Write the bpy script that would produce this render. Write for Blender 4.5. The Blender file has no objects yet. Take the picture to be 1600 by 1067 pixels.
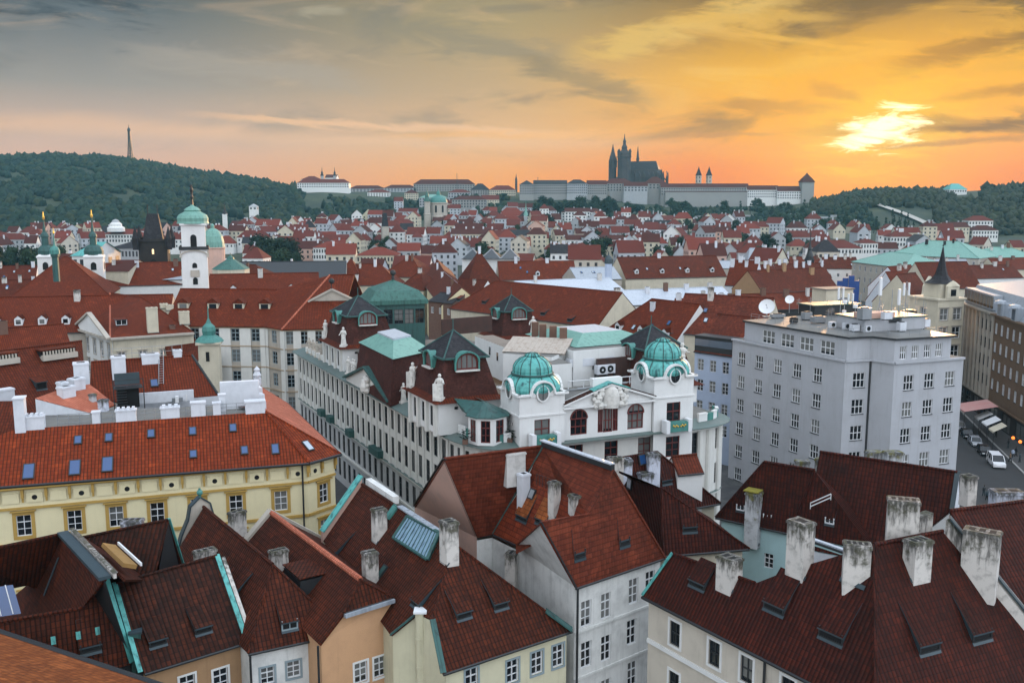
import bpy, math, random
import numpy as np
from mathutils import Vector as V, Matrix
R = math.radians
rnd = random.Random(7)
sc = bpy.context.scene
COL = sc.collection

# ------------------------------------------------------------------ camera
F, TH, H = 1470.0, R(8.55), 45.0
cam_d = bpy.data.cameras.new('camera'); cam = bpy.data.objects.new('camera', cam_d); COL.objects.link(cam)
cam.location = (0, 0, H); cam.rotation_euler = (R(90) - TH, 0, 0)
cam_d.sensor_width = 36; cam_d.lens = 36 * F / 1600; cam_d.clip_start = 1; cam_d.clip_end = 9000
sc.camera = cam
sc.view_settings.view_transform = 'Standard'; sc.view_settings.look = 'None'
sc.view_settings.gamma = 1; sc.view_settings.use_curve_mapping = False
sc.view_settings.exposure = 0.08
sc.cycles.max_bounces = 5; sc.cycles.diffuse_bounces = 1; sc.cycles.glossy_bounces = 3
sc.cycles.transmission_bounces = 2; sc.cycles.volume_bounces = 1; sc.cycles.transparent_max_bounces = 4
sc.cycles.use_denoising = True; sc.cycles.caustics_reflective = False; sc.cycles.caustics_refractive = False

def s(r, g, b, k=1.0):
    f = lambda c: (c / 12.92 if c <= .04045 else ((c + .055) / 1.055) ** 2.4)
    return (f(r / 255) * k, f(g / 255) * k, f(b / 255) * k, 1)

# ------------------------------------------------------------------ node helpers
class NT:
    def __init__(self, tree): self.t = tree
    def n(self, typ, ins=None, **props):
        nd = self.t.nodes.new(typ)
        for k, v in props.items(): setattr(nd, k, v)
        for k, v in (ins or {}).items():
            sk = nd.inputs[k]
            if isinstance(v, bpy.types.NodeSocket): self.t.links.new(v, sk)
            elif v is not None: sk.default_value = v
        return nd
    def m(self, op, a, b=None, c=None, clamp=False):
        nd = self.t.nodes.new('ShaderNodeMath'); nd.operation = op; nd.use_clamp = clamp
        for i, v in enumerate((a, b, c)):
            if v is None: continue
            if isinstance(v, bpy.types.NodeSocket): self.t.links.new(v, nd.inputs[i])
            else: nd.inputs[i].default_value = v
        return nd.outputs[0]
    def mix(self, f, a, b, blend='MIX'):
        nd = self.t.nodes.new('ShaderNodeMix'); nd.data_type = 'RGBA'; nd.blend_type = blend; nd.clamp_factor = True
        for i, v in ((0, f), (6, a), (7, b)):
            if isinstance(v, bpy.types.NodeSocket): self.t.links.new(v, nd.inputs[i])
            else: nd.inputs[i].default_value = v
        return nd.outputs[2]
    def ramp(self, f, stops, interp='LINEAR'):
        nd = self.t.nodes.new('ShaderNodeValToRGB'); nd.color_ramp.interpolation = interp
        el = nd.color_ramp.elements
        while len(el) < len(stops): el.new(.5)
        for e, (p, c) in zip(el, stops): e.position = p; e.color = c
        self.t.links.new(f, nd.inputs[0]); return nd.outputs[0]
    def step(self, x, lo, hi, a=0., b=1.):
        nd = self.n('ShaderNodeMapRange', {0: x, 1: lo, 2: hi, 3: a, 4: b}, interpolation_type='SMOOTHSTEP', clamp=True)
        return nd.outputs[0]
    def noise(self, vec, scale, detail=3, rough=.55, dist=0.):
        return self.n('ShaderNodeTexNoise', {'Vector': vec, 'Scale': scale, 'Detail': detail, 'Roughness': rough, 'Distortion': dist}).outputs[0]
    def link(self, a, b): self.t.links.new(a, b)

# ------------------------------------------------------------------ sky and sun
SUN_AZ, SUN_EL = math.atan2(590, 1470), R(4.6)
w = bpy.data.worlds.new('World'); sc.world = w; w.use_nodes = True
t = NT(w.node_tree); t.t.nodes.clear()
gen = t.n('ShaderNodeTexCoord').outputs['Generated']
sep = t.n('ShaderNodeSeparateXYZ', {0: gen})
X, Y, Z = sep.outputs
elev = t.m('MULTIPLY', t.m('ARCSINE', Z), 57.2958)
azim = t.m('MULTIPLY', t.m('ARCTAN2', X, Y), 57.2958)
e01 = t.m('DIVIDE', elev, 16.0, clamp=True)
def skyramp(st): return t.ramp(e01, [(e / 16, c) for e, c in st])
COOL = (1.30, 1.42, 1.60, 1)
left = skyramp([(0, s(226, 164, 134)), (2.2, s(226, 176, 148)), (3.6, s(214, 178, 156)), (6.3, s(160, 152, 144)), (10, s(104, 111, 115)), (12.2, s(62, 70, 76)), (16, (.35, .42, .5, 1))])
midc = skyramp([(0, s(250, 150, 62)), (1.6, s(250, 168, 86)), (3.3, s(240, 184, 126)), (6.3, s(203, 168, 124)), (10, s(178, 156, 112)), (12.2, s(165, 150, 112)), (16, (.5, .5, .45, 1))])
right = skyramp([(0, s(226, 92, 12)), (1.8, s(244, 116, 10)), (4.0, s(252, 164, 4)), (7, s(246, 176, 18)), (10, s(178, 132, 48)), (12.2, s(104, 82, 36)), (16, (.5, .45, .3, 1))])
base = t.mix(t.step(azim, -24, 2), left, t.mix(t.step(azim, -3, 15), midc, right))
# streaky cloud deck
cv = t.n('ShaderNodeCombineXYZ', {0: t.m('MULTIPLY', azim, .075), 1: t.m('MULTIPLY', t.m('SUBTRACT', elev, t.m('MULTIPLY', azim, .10)), .30), 2: 3.7}).outputs[0]
n1 = t.noise(cv, .9, 8, .56, .7)
cv2 = t.n('ShaderNodeCombineXYZ', {0: t.m('MULTIPLY', azim, .10), 1: t.m('MULTIPLY', t.m('ADD', elev, t.m('MULTIPLY', azim, .05)), .42), 2: 9.1}).outputs[0]
n2 = t.noise(cv2, 1.1, 8, .58, .9)
rightness = t.step(azim, -12, 22)
inclo = t.step(elev, 1.2, 5.0)
dark = t.m('MULTIPLY', t.step(n1, .50, .66), t.m('MULTIPLY', inclo, t.m('ADD', .45, t.m('MULTIPLY', rightness, .5))))
darkc = t.mix(rightness, s(112, 114, 114), s(96, 72, 34))
base = t.mix(t.m('MULTIPLY', dark, .9), base, darkc)
lite = t.m('MULTIPLY', t.step(n2, .52, .70), t.m('MULTIPLY', t.step(elev, 2.0, 5.5), t.m('ADD', .30, t.m('MULTIPLY', rightness, .6))))
litec = t.mix(rightness, s(226, 190, 150), s(252, 192, 52))
base = t.mix(t.m('MULTIPLY', lite, .8), base, litec)
# long thin bright band low over the hill
band = t.m('MULTIPLY', t.step(t.m('ABSOLUTE', t.m('SUBTRACT', t.m('ADD', elev, t.m('MULTIPLY', t.m('SUBTRACT', n1, .5), 1.6)), t.m('ADD', 3.5, t.m('MULTIPLY', azim, -.02)))), 0, .75, 1, 0), t.step(azim, 14, -6))
base = t.mix(t.m('MULTIPLY', band, .45), base, s(250, 196, 150))
# separate long cloud streaks: (column, row) ends, half thickness in degrees, colour, strength
wv = t.noise(cv2, 2.2, 7, .62, 1.0)
def streak_(p0, p1, th, col, k):
    global base
    a0, e0, a1, e1 = [f_ for p in (p0, p1) for f_ in (math.degrees(math.atan((p[0] - 800) / 1470)), (312 - p[1]) / 25.66)]
    am, hl, sl_ = (a0 + a1) / 2, abs(a1 - a0) / 2, (e1 - e0) / (a1 - a0)
    d_ = t.m('SUBTRACT', azim, am); per = t.m('ABSOLUTE', t.m('ADD', t.m('SUBTRACT', elev, t.m('MULTIPLY_ADD', d_, sl_, (e0 + e1) / 2)), t.m('MULTIPLY', t.m('SUBTRACT', wv, .5), th * 3.2)))
    f_ = t.m('MULTIPLY', t.step(per, th, th * .1), t.step(t.m('ABSOLUTE', d_), hl, hl * .45)); base = t.mix(t.m('MULTIPLY', f_, k), base, s(*col))
STK = [((540, 40), (930, 120), 1.5, (140, 132, 112), .6), ((780, 100), (1040, 168), .9, (142, 124, 92), .6), ((850, 110), (1290, 5), 1.0, (232, 190, 98), .8), ((1000, 45), (1330, 60), .8, (226, 176, 74), .7),
 ((930, 12), (1180, -6), .8, (110, 92, 58), .8), ((1080, 170), (1340, 186), .55, (172, 116, 44), .7), ((1180, 130), (1420, 100), .7, (240, 182, 52), .8), ((1400, 2), (1720, 60), 1.6, (70, 58, 26), .95), ((1330, 140), (1720, 74), .85, (112, 76, 18), .9), ((1430, 150), (1660, 120), .5, (232, 168, 30), .7), ((1420, 176), (1640, 158), .35, (150, 92, 16), .8),
 ((250, 190), (940, 214), .32, (248, 196, 148), .8), ((560, 215), (1000, 212), .4, (252, 186, 110), .6), ((1050, 215), (1220, 217), .22, (196, 128, 60), .7), ((-160, 10), (330, -10), 3.2, (62, 70, 78), .85), ((470, 42), (560, 36), .45, (176, 164, 138), .7), ((150, 110), (620, 140), 1.2, (176, 164, 150), .5)]
for q_ in STK: streak_(*q_)
# glow and sun behind torn cloud
SA, SE = math.degrees(SUN_AZ) - .9, 3.95
da = t.m('SUBTRACT', azim, SA); de = t.m('SUBTRACT', t.m('SUBTRACT', elev, SE), t.m('MULTIPLY', da, .16))
r2 = t.m('ADD', t.m('POWER', t.m('ABSOLUTE', da), 2), t.m('POWER', t.m('MULTIPLY', t.m('ABSOLUTE', de), 1.5), 2))
rr = t.m('SQRT', r2)
glow = t.step(rr, 11, 0.5)
base = t.mix(t.m('MULTIPLY', glow, t.m('ADD', .55, t.m('MULTIPLY', n2, .5))), base, (1.0, .42, .0, 1))
wob = t.m('MULTIPLY', t.m('SUBTRACT', t.noise(cv2, 4.0, 6, .65, .8), .5), 7.0)
core = t.step(t.m('ADD', t.m('SQRT', t.m('ADD', t.m('POWER', t.m('ABSOLUTE', da), 2), t.m('POWER', t.m('MULTIPLY', t.m('ABSOLUTE', de), 2.1), 2))), wob), 2.7, .9)
halo = t.step(t.m('ADD', rr, wob), 5.5, 1.0)
base = t.mix(t.m('MULTIPLY', halo, .75), base, (1.0, .56, .0, 1))
streak = t.m('MULTIPLY', t.step(t.m('ABSOLUTE', t.m('ADD', t.m('SUBTRACT', elev, 3.95), t.m('MULTIPLY', t.m('SUBTRACT', n2, .5), 3.2))), .15, .75, 1, 0), t.step(azim, SA - 7, SA + 2))
base = t.mix(t.m('MULTIPLY', streak, .6), base, s(140, 92, 30))
STREAKS_AFTER = [((1150, 262), (1720, 250), .5, (250, 140, 8), .4), ((1400, 214), (1720, 206), .42, (112, 66, 18), .9), ((1330, 240), (1640, 226), .3, (176, 104, 26), .7), ((1240, 150), (1345, 168), .5, (214, 140, 34), .6)]
base = t.mix(core, base, (1.9, 1.6, .85, 1))
for q_ in STREAKS_AFTER: streak_(*q_)
# the sky overhead and behind the viewer: cool evening blue
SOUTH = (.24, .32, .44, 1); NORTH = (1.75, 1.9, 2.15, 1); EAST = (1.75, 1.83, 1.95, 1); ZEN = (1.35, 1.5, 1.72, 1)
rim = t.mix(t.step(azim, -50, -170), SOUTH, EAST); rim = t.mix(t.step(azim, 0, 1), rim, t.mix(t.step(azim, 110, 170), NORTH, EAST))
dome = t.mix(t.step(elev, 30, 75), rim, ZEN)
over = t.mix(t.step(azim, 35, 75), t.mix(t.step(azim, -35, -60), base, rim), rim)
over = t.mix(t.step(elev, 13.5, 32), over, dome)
ns = t.n('ShaderNodeTexSky', sky_type='NISHITA', sun_disc=False, sun_elevation=SUN_EL, sun_rotation=SUN_AZ)
bg1 = t.n('ShaderNodeBackground', {0: ns.outputs[0], 1: .004})
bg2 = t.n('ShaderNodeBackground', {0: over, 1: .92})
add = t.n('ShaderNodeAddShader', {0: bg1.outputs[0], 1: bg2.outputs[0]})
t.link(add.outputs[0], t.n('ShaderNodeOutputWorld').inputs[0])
w.cycles.sampling_method = 'MANUAL'; w.cycles.sample_map_resolution = 512

sun_d = bpy.data.lights.new('sun', 'SUN'); sun = bpy.data.objects.new('sun', sun_d); COL.objects.link(sun)
sun_d.energy = 4.5; sun_d.angle = R(3); sun_d.color = (1, .56, .26)
sd = V((math.sin(SUN_AZ) * math.cos(SUN_EL), math.cos(SUN_AZ) * math.cos(SUN_EL), math.sin(SUN_EL)))
sun.rotation_euler = (-sd).to_track_quat('-Z', 'Y').to_euler(); sun.location = (300, 700, 300)

# ------------------------------------------------------------------ pixel -> world (photo pixels, 1600 x 1067)
cT, sT = math.cos(TH), math.sin(TH)
O = V((0, 0, H)); UP = V((0, 0, 1))
def ray(px, py):
    c = (533.5 - py) / F
    return V(((px - 800) / F, cT + c * sT, -sT + c * cT))
def az(px, py, z):
    d = ray(px, py); return O + d * ((z - H) / d.z)
def ay(px, py, y):
    d = ray(px, py); return O + d * (y / d.y)
def plane(a, b, c): return (a, (b - a).cross(c - a).normalized())
def apl(px, py, pl):
    d = ray(px, py); return O + d * ((pl[0] - O).dot(pl[1]) / d.dot(pl[1]))
def avp(px, py, a, b): return apl(px, py, (a, (b - a).cross(UP).normalized()))
def pix(p):
    q = p - O; dz = q.y * cT - q.z * sT; u = q.y * sT + q.z * cT
    return (800 + F * q.x / dz, 533.5 - F * u / dz)
def flat(p, z=0.): return V((p.x, p.y, z))
def lerp(a, b, k): return a + (b - a) * k

# ------------------------------------------------------------------ mesh builder
class MB:
    def __init__(self): self.v = []; self.f = []; self.m = []; self.uv = []; self.sm = []
    def poly(self, pts, mi=0, uv=None, smooth=False):
        pts = [V(p) for p in pts]; i0 = len(self.v); self.v += pts
        n = V((0, 0, 0))
        for a, b in zip(pts, pts[1:] + pts[:1]): n += V(((a.y - b.y) * (a.z + b.z), (a.z - b.z) * (a.x + b.x), (a.x - b.x) * (a.y + b.y)))
        if n.length < 1e-9: n = V((0, 0, 1))
        n.normalize()
        h = UP.cross(n)
        if h.length < 1e-3: h = V((1, 0, 0))
        h.normalize(); vv = n.cross(h)
        self.f.append(list(range(i0, i0 + len(pts)))); self.m.append(mi); self.sm.append(smooth)
        self.uv += uv or [(p.dot(h), p.dot(vv)) for p in pts]
    def obox(self, c, ax, ay_, az_, mi=0, skip=''):
        c, ax, ay_, az_ = V(c), V(ax), V(ay_), V(az_)
        if ax.cross(ay_).dot(az_) < 0: ax = -ax
        P = lambda i, j, k: c + ax * i + ay_ * j + az_ * k
        for nm, q in (('x', [P(1, -1, -1), P(1, 1, -1), P(1, 1, 1), P(1, -1, 1)]), ('X', [P(-1, 1, -1), P(-1, -1, -1), P(-1, -1, 1), P(-1, 1, 1)]),
                  ('y', [P(1, 1, -1), P(-1, 1, -1), P(-1, 1, 1), P(1, 1, 1)]), ('Y', [P(-1, -1, -1), P(1, -1, -1), P(1, -1, 1), P(-1, -1, 1)]),
                  ('z', [P(-1, -1, 1), P(1, -1, 1), P(1, 1, 1), P(-1, 1, 1)]), ('Z', [P(-1, 1, -1), P(1, 1, -1), P(1, -1, -1), P(-1, -1, -1)])):
            if nm not in skip: self.poly(q, mi)
    def box(self, c, sx, sy, sz, mi=0, rz=0., base=True, skip=''):
        cx, sn = math.cos(rz), math.sin(rz); c = V(c)
        if base: c = c + UP * (sz / 2)
        self.obox(c, V((cx, sn, 0)) * sx / 2, V((-sn, cx, 0)) * sy / 2, UP * sz / 2, mi, skip)
    def prism(self, pts, z0, z1, mi=0, top=None, cap=True):
        n = len(pts); area = sum(a.x * b.y - b.x * a.y for a, b in zip(pts, pts[1:] + pts[:1]))
        if area < 0: pts = pts[::-1]
        for a, b in zip(pts, pts[1:] + pts[:1]): self.poly([flat(a, z0), flat(b, z0), flat(b, z1), flat(a, z1)], mi)
        if cap:
            self.poly([flat(a, z1) for a in pts], mi if top is None else top)
            self.poly([flat(a, z0) for a in pts[::-1]], mi)
    def lathe(self, c, prof, n=16, mi=0, rot=0., smooth=True, sx=1., sy=1.):
        c = V(c)
        pt = lambda r, z, k: c + V((sx * r * math.cos(rot + 2 * math.pi * k / n), sy * r * math.sin(rot + 2 * math.pi * k / n), z))
        for (r0, z0), (r1, z1) in zip(prof, prof[1:]):
            for k in range(n):
                q = [pt(r0, z0, k), pt(r0, z0, k + 1), pt(r1, z1, k + 1), pt(r1, z1, k)]
                if r1 < 1e-4: q = q[:3]
                elif r0 < 1e-4: q = [q[0], q[2], q[3]]
                self.poly(q, mi, smooth=smooth)
    def tube(self, a, b, r, mi=0, n=6, r2=None, cap=True):
        a, b = V(a), V(b); d = b - a
        if d.length < 1e-6: return
        d.normalize(); x = d.orthogonal().normalized(); y = d.cross(x); r2 = r if r2 is None else r2
        P = lambda c, rr, k: c + (x * math.cos(2 * math.pi * k / n) + y * math.sin(2 * math.pi * k / n)) * rr
        for k in range(n): self.poly([P(a, r, k), P(a, r, k + 1), P(b, r2, k + 1), P(b, r2, k)], mi, smooth=n > 6)
        if cap: self.poly([P(b, r2, k) for k in range(n)], mi); self.poly([P(a, r, -k) for k in range(n)], mi)
    def path(self, pts, r, mi=0, n=6):
        for a, b in zip(pts, pts[1:]): self.tube(a, b, r, mi, n)
    def sphere(self, c, r, mi=0, n=10, sz=1.):
        self.lathe(c, [(r * math.sin(math.pi * i / (n // 2 + 1)), -r * sz * math.cos(math.pi * i / (n // 2 + 1))) for i in range(n // 2 + 2)], n, mi)
    def strip(self, a, b, w, h, mi=0):
        """a bar from a to b, w wide (horizontal), h tall, centred on the line"""
        d = (b - a); n = d.cross(UP)
        if n.length < 1e-5: n = V((1, 0, 0))
        n.normalize(); u = n.cross(d.normalized())
        self.obox((a + b) / 2, d / 2, n * w / 2, u * h / 2, mi)
    def mesh(self, name, mats, org=V((0, 0, 0)), weld=False):
        me = bpy.data.meshes.new(name)
        me.from_pydata([tuple(p - org) for p in self.v], [], self.f)
        for m_ in mats: me.materials.append(m_)
        me.polygons.foreach_set('material_index', self.m)
        me.polygons.foreach_set('use_smooth', self.sm)
        ul = me.uv_layers.new(name='uv'); ul.data.foreach_set('uv', [c for q in self.uv for c in q])
        me.validate(); me.update(); return me
    def build(self, name, mats, parent=None, solid=0.):
        if not self.v: return None
        if not isinstance(mats, (list, tuple)): mats = [mats]
        org = wloc(parent) if parent else V((0, 0, 0))
        o = bpy.data.objects.new(name, self.mesh(name, mats, org)); COL.objects.link(o)
        if parent: o.parent = parent
        if solid:
            md = o.modifiers.new('weld', 'WELD'); md.merge_threshold = .02
            md = o.modifiers.new('solid', 'SOLIDIFY'); md.thickness = solid; md.offset = -1
        return o
def wloc(o):
    p = V((0, 0, 0))
    while o: p += o.location; o = o.parent
    return p
LABELS = {}
def tag(o, label, cat, group=None, kind=None):
    o['label'] = label; o['category'] = cat
    if group: o['group'] = group
    if kind: o['kind'] = kind
    return o
def thing(name, label, cat, loc, group=None):
    o = bpy.data.objects.new(name, None); COL.objects.link(o); o.location = loc; o.empty_display_size = 1
    return tag(o, label, cat, group)
def structure(o): o['kind'] = 'structure'; return o
def tag_single(mb, name, mats, label, cat, group=None):
    """a thing that is one mesh, its origin at its base"""
    zs = [p.z for p in mb.v]; c = sum(mb.v, V((0, 0, 0))) / len(mb.v); c.z = min(zs)
    o = bpy.data.objects.new(name, mb.mesh(name, mats if isinstance(mats, (list, tuple)) else [mats], c)); COL.objects.link(o); o.location = c
    return tag(o, label, cat, group)
# ------------------------------------------------------------------ materials
def newmat(name):
    m = bpy.data.materials.new(name); m.use_nodes = True; t = NT(m.node_tree); t.t.nodes.clear()
    out = t.n('ShaderNodeOutputMaterial'); b = t.n('ShaderNodeBsdfPrincipled'); t.link(b.outputs[0], out.inputs[0])
    return m, t, b
def setc(t, b, col): 
    if isinstance(col, bpy.types.NodeSocket): t.link(col, b.inputs['Base Color'])
    else: b.inputs['Base Color'].default_value = col
def tile(name, c1, c2, dirt, su=.25, sv=.36, bump=.9, moss=.5, wavy=True, rough=.75):
    m, t, b = newmat(name)
    uv = t.n('ShaderNodeUVMap').outputs[0]; sp = t.n('ShaderNodeSeparateXYZ', {0: uv})
    u, v = t.m('DIVIDE', sp.outputs[0], su), t.m('DIVIDE', sp.outputs[1], sv)
    cell = t.n('ShaderNodeCombineXYZ', {0: t.m('FLOOR', u), 1: t.m('FLOOR', v)}).outputs[0]
    wn = t.n('ShaderNodeTexWhiteNoise', {0: cell}, noise_dimensions='2D').outputs[0]
    pos = t.n('ShaderNodeNewGeometry').outputs['Position']
    big = t.noise(pos, .30, 7, .68); fine = t.noise(pos, 2.2, 5, .7)
    col = t.mix(wn, c1, c2)
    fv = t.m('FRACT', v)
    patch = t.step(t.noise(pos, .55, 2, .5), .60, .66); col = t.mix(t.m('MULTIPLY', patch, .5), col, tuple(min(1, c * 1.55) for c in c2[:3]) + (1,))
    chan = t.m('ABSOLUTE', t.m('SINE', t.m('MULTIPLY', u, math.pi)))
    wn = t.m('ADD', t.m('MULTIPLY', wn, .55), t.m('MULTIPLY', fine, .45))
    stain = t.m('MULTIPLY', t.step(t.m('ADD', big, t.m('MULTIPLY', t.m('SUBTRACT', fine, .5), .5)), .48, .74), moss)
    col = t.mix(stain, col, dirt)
    col = t.mix(t.m('MULTIPLY', t.step(fv, .24, .0), .75), col, dirt)  # course joints: joint dirt plus relief shade painted into the colour
    if wavy: col = t.mix(t.m('MULTIPLY', t.step(chan, .66, .12), .9), col, dirt)  # channels between tiles: relief shade painted into the colour, along with dirt
    col = t.mix(t.m('MULTIPLY', t.step(wn, .70, .85), .25), col, tuple(min(1, c * 2.0) for c in c2[:3]) + (1,))
    setc(t, b, col); b.inputs['Roughness'].default_value = rough; b.inputs['Specular IOR Level'].default_value = .18
    hu = t.m('ABSOLUTE', t.m('SINE', t.m('MULTIPLY', u, math.pi))) if wavy else t.step(t.m('ABSOLUTE', t.m('SUBTRACT', t.m('FRACT', u), .5)), .5, .42)
    hgt = t.m('ADD', t.m('MULTIPLY', hu, .6 if wavy else .25), t.m('ADD', t.m('MULTIPLY', t.m('SUBTRACT', 1, fv), .6), t.m('MULTIPLY', wn, .25)))
    bp = t.n('ShaderNodeBump', {'Strength': bump, 'Distance': .09, 'Height': hgt}); t.link(bp.outputs[0], b.inputs['Normal'])
    return m
def plain(name, col, rough=.7, var=.25, scale=.8, metal=0., dirt=None, spec=.5, streak=0.):
    m, t, b = newmat(name); pos = t.n('ShaderNodeNewGeometry').outputs['Position']
    n = t.noise(pos, scale, 5, .62)
    d = dirt or tuple(c * .55 for c in col[:3]) + (1,)
    c = t.mix(t.m('MULTIPLY', t.step(n, .38, .75), var), col, d)
    if streak:
        sp = t.n('ShaderNodeSeparateXYZ', {0: pos})
        sv = t.n('ShaderNodeCombineXYZ', {0: t.m('MULTIPLY', sp.outputs[0], 2.2), 1: t.m('MULTIPLY', sp.outputs[1], 2.2), 2: t.m('MULTIPLY', sp.outputs[2], .16)}).outputs[0]
        c = t.mix(t.m('MULTIPLY', t.step(t.noise(sv, 1.0, 5, .65), .5, .75), streak), c, d)
    setc(t, b, c); b.inputs['Roughness'].default_value = rough; b.inputs['Metallic'].default_value = metal
    b.inputs['Specular IOR Level'].default_value = spec
    bp = t.n('ShaderNodeBump', {'Strength': .25, 'Distance': .02, 'Height': t.noise(pos, scale * 9, 3)}); t.link(bp.outputs[0], b.inputs['Normal'])
    return m
def chimneymat(name, col, moss=(.05, .05, .02, 1)):
    m, t, b = newmat(name); pos = t.n('ShaderNodeNewGeometry').outputs['Position']
    g = t.n('ShaderNodeSeparateXYZ', {0: t.n('ShaderNodeTexCoord').outputs['Generated']}).outputs[2]
    sp = t.n('ShaderNodeSeparateXYZ', {0: pos})
    sv = t.n('ShaderNodeCombineXYZ', {0: t.m('MULTIPLY', sp.outputs[0], 3.2), 1: t.m('MULTIPLY', sp.outputs[1], 3.2), 2: t.m('MULTIPLY', sp.outputs[2], .5)}).outputs[0]
    st = t.noise(sv, 1.1, 6, .68); bl = t.noise(pos, 1.4, 5, .6)
    c = t.mix(t.step(bl, .45, .72), col, tuple(x * .55 for x in col[:3]) + (1,))
    f = t.step(t.m('ADD', t.m('MULTIPLY', g, .55), t.m('MULTIPLY', st, .8)), .72, .98)
    c = t.mix(t.m('MULTIPLY', f, .9), c, (.035, .033, .03, 1))
    c = t.mix(t.m('MULTIPLY', t.step(t.m('ADD', bl, t.m('MULTIPLY', g, .35)), .78, .95), .7), c, moss)
    setc(t, b, c); b.inputs['Roughness'].default_value = .9
    bp = t.n('ShaderNodeBump', {'Strength': .5, 'Distance': .03, 'Height': t.noise(pos, 9, 4)}); t.link(bp.outputs[0], b.inputs['Normal'])
    return m
def copper(name, col, dark, seam=.6, rough=.55):
    m, t, b = newmat(name); pos = t.n('ShaderNodeNewGeometry').outputs['Position']
    uv = t.n('ShaderNodeUVMap').outputs[0]; u = t.n('ShaderNodeSeparateXYZ', {0: uv}).outputs[0]
    sp = t.n('ShaderNodeSeparateXYZ', {0: pos})
    sv = t.n('ShaderNodeCombineXYZ', {0: t.m('MULTIPLY', sp.outputs[0], 1.6), 1: t.m('MULTIPLY', sp.outputs[1], 1.6), 2: t.m('MULTIPLY', sp.outputs[2], .25)}).outputs[0]
    n = t.noise(sv, 1.2, 6, .65)
    c = t.mix(t.step(n, .46, .74), col, dark)
    fu = t.m('FRACT', t.m('DIVIDE', u, seam)); sm = t.step(t.m('ABSOLUTE', t.m('SUBTRACT', fu, .5)), .5, .44)
    c = t.mix(t.m('MULTIPLY', t.m('SUBTRACT', 1, sm), .4), c, dark)
    setc(t, b, c); b.inputs['Roughness'].default_value = rough
    bp = t.n('ShaderNodeBump', {'Strength': .6, 'Distance': .05, 'Height': t.m('SUBTRACT', 1, sm)}); t.link(bp.outputs[0], b.inputs['Normal'])
    return m
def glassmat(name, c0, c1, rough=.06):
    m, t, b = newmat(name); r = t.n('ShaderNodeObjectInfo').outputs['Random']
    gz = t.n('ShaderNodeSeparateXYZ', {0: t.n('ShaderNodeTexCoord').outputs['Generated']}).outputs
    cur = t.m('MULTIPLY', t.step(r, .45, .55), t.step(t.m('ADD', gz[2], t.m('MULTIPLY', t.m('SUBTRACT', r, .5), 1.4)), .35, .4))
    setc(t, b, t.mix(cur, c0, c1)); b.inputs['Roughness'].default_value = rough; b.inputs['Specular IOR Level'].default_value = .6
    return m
def leafmat(name, c1, c2, scale=.25, rand=True, fine=0, isl=None):
    m, t, b = newmat(name); pos = t.n('ShaderNodeNewGeometry').outputs['Position']
    f = t.noise(pos, scale, 4, .7)
    if rand:
        r = t.n('ShaderNodeObjectInfo').outputs['Random']; f = t.m('ADD', t.m('MULTIPLY', f, .7), t.m('MULTIPLY', r, .3))
    if fine: f = t.m('ADD', t.m('MULTIPLY', f, .55), t.m('MULTIPLY', t.noise(pos, fine, 3, .7), .45))
    lc = t.mix(t.step(f, .36, .64), c1, c2)
    if isl: ri = t.n('ShaderNodeNewGeometry').outputs['Random Per Island']; lc = t.mix(t.m('MULTIPLY', ri, .75), lc, t.ramp(ri, [(0, c1), (.55, c2), (.8, isl[0]), (1, isl[1])], 'CONSTANT'))
    setc(t, b, lc); b.inputs['Roughness'].default_value = .8; b.inputs['Specular IOR Level'].default_value = .2
    return m
def emit(name, col, k):
    m, t, b = newmat(name); setc(t, b, col); b.inputs['Emission Color'].default_value = col; b.inputs['Emission Strength'].default_value = k
    return m
C = lambda r, g, b: (r, g, b, 1)
M = {}
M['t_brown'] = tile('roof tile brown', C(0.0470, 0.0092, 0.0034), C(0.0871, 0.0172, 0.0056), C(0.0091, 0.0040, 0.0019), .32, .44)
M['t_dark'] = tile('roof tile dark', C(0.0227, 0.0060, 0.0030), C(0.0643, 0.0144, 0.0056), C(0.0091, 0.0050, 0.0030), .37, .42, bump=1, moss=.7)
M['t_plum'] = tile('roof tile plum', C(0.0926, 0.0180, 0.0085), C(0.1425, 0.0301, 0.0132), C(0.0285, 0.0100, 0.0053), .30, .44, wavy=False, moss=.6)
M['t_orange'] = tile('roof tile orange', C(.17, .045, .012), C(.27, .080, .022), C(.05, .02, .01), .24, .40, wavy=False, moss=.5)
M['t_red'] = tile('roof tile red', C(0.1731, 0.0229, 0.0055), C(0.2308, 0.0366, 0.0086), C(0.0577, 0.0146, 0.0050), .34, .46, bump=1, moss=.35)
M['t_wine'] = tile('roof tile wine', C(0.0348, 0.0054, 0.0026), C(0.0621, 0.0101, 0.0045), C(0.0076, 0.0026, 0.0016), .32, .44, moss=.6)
M['t_salmon'] = tile('roof tile salmon', C(.46, .13, .075), C(.58, .19, .115), C(.16, .05, .03), .30, .40, moss=.3)  # also carries the painted sunlight on the yellow house's side slope
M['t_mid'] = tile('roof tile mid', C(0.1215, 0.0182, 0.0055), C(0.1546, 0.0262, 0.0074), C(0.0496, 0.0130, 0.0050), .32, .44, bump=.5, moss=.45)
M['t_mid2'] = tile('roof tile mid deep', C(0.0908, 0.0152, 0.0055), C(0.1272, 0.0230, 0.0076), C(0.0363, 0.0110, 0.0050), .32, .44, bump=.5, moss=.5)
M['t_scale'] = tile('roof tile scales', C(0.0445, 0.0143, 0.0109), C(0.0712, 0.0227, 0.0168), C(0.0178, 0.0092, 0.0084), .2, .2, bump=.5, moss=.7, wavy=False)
M['slate'] = tile('slate', C(0.0176, 0.0176, 0.0216), C(0.0336, 0.0320, 0.0360), C(0.0112, 0.0104, 0.0112), .3, .3, bump=.4, moss=.5, wavy=False, rough=.6)
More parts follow.
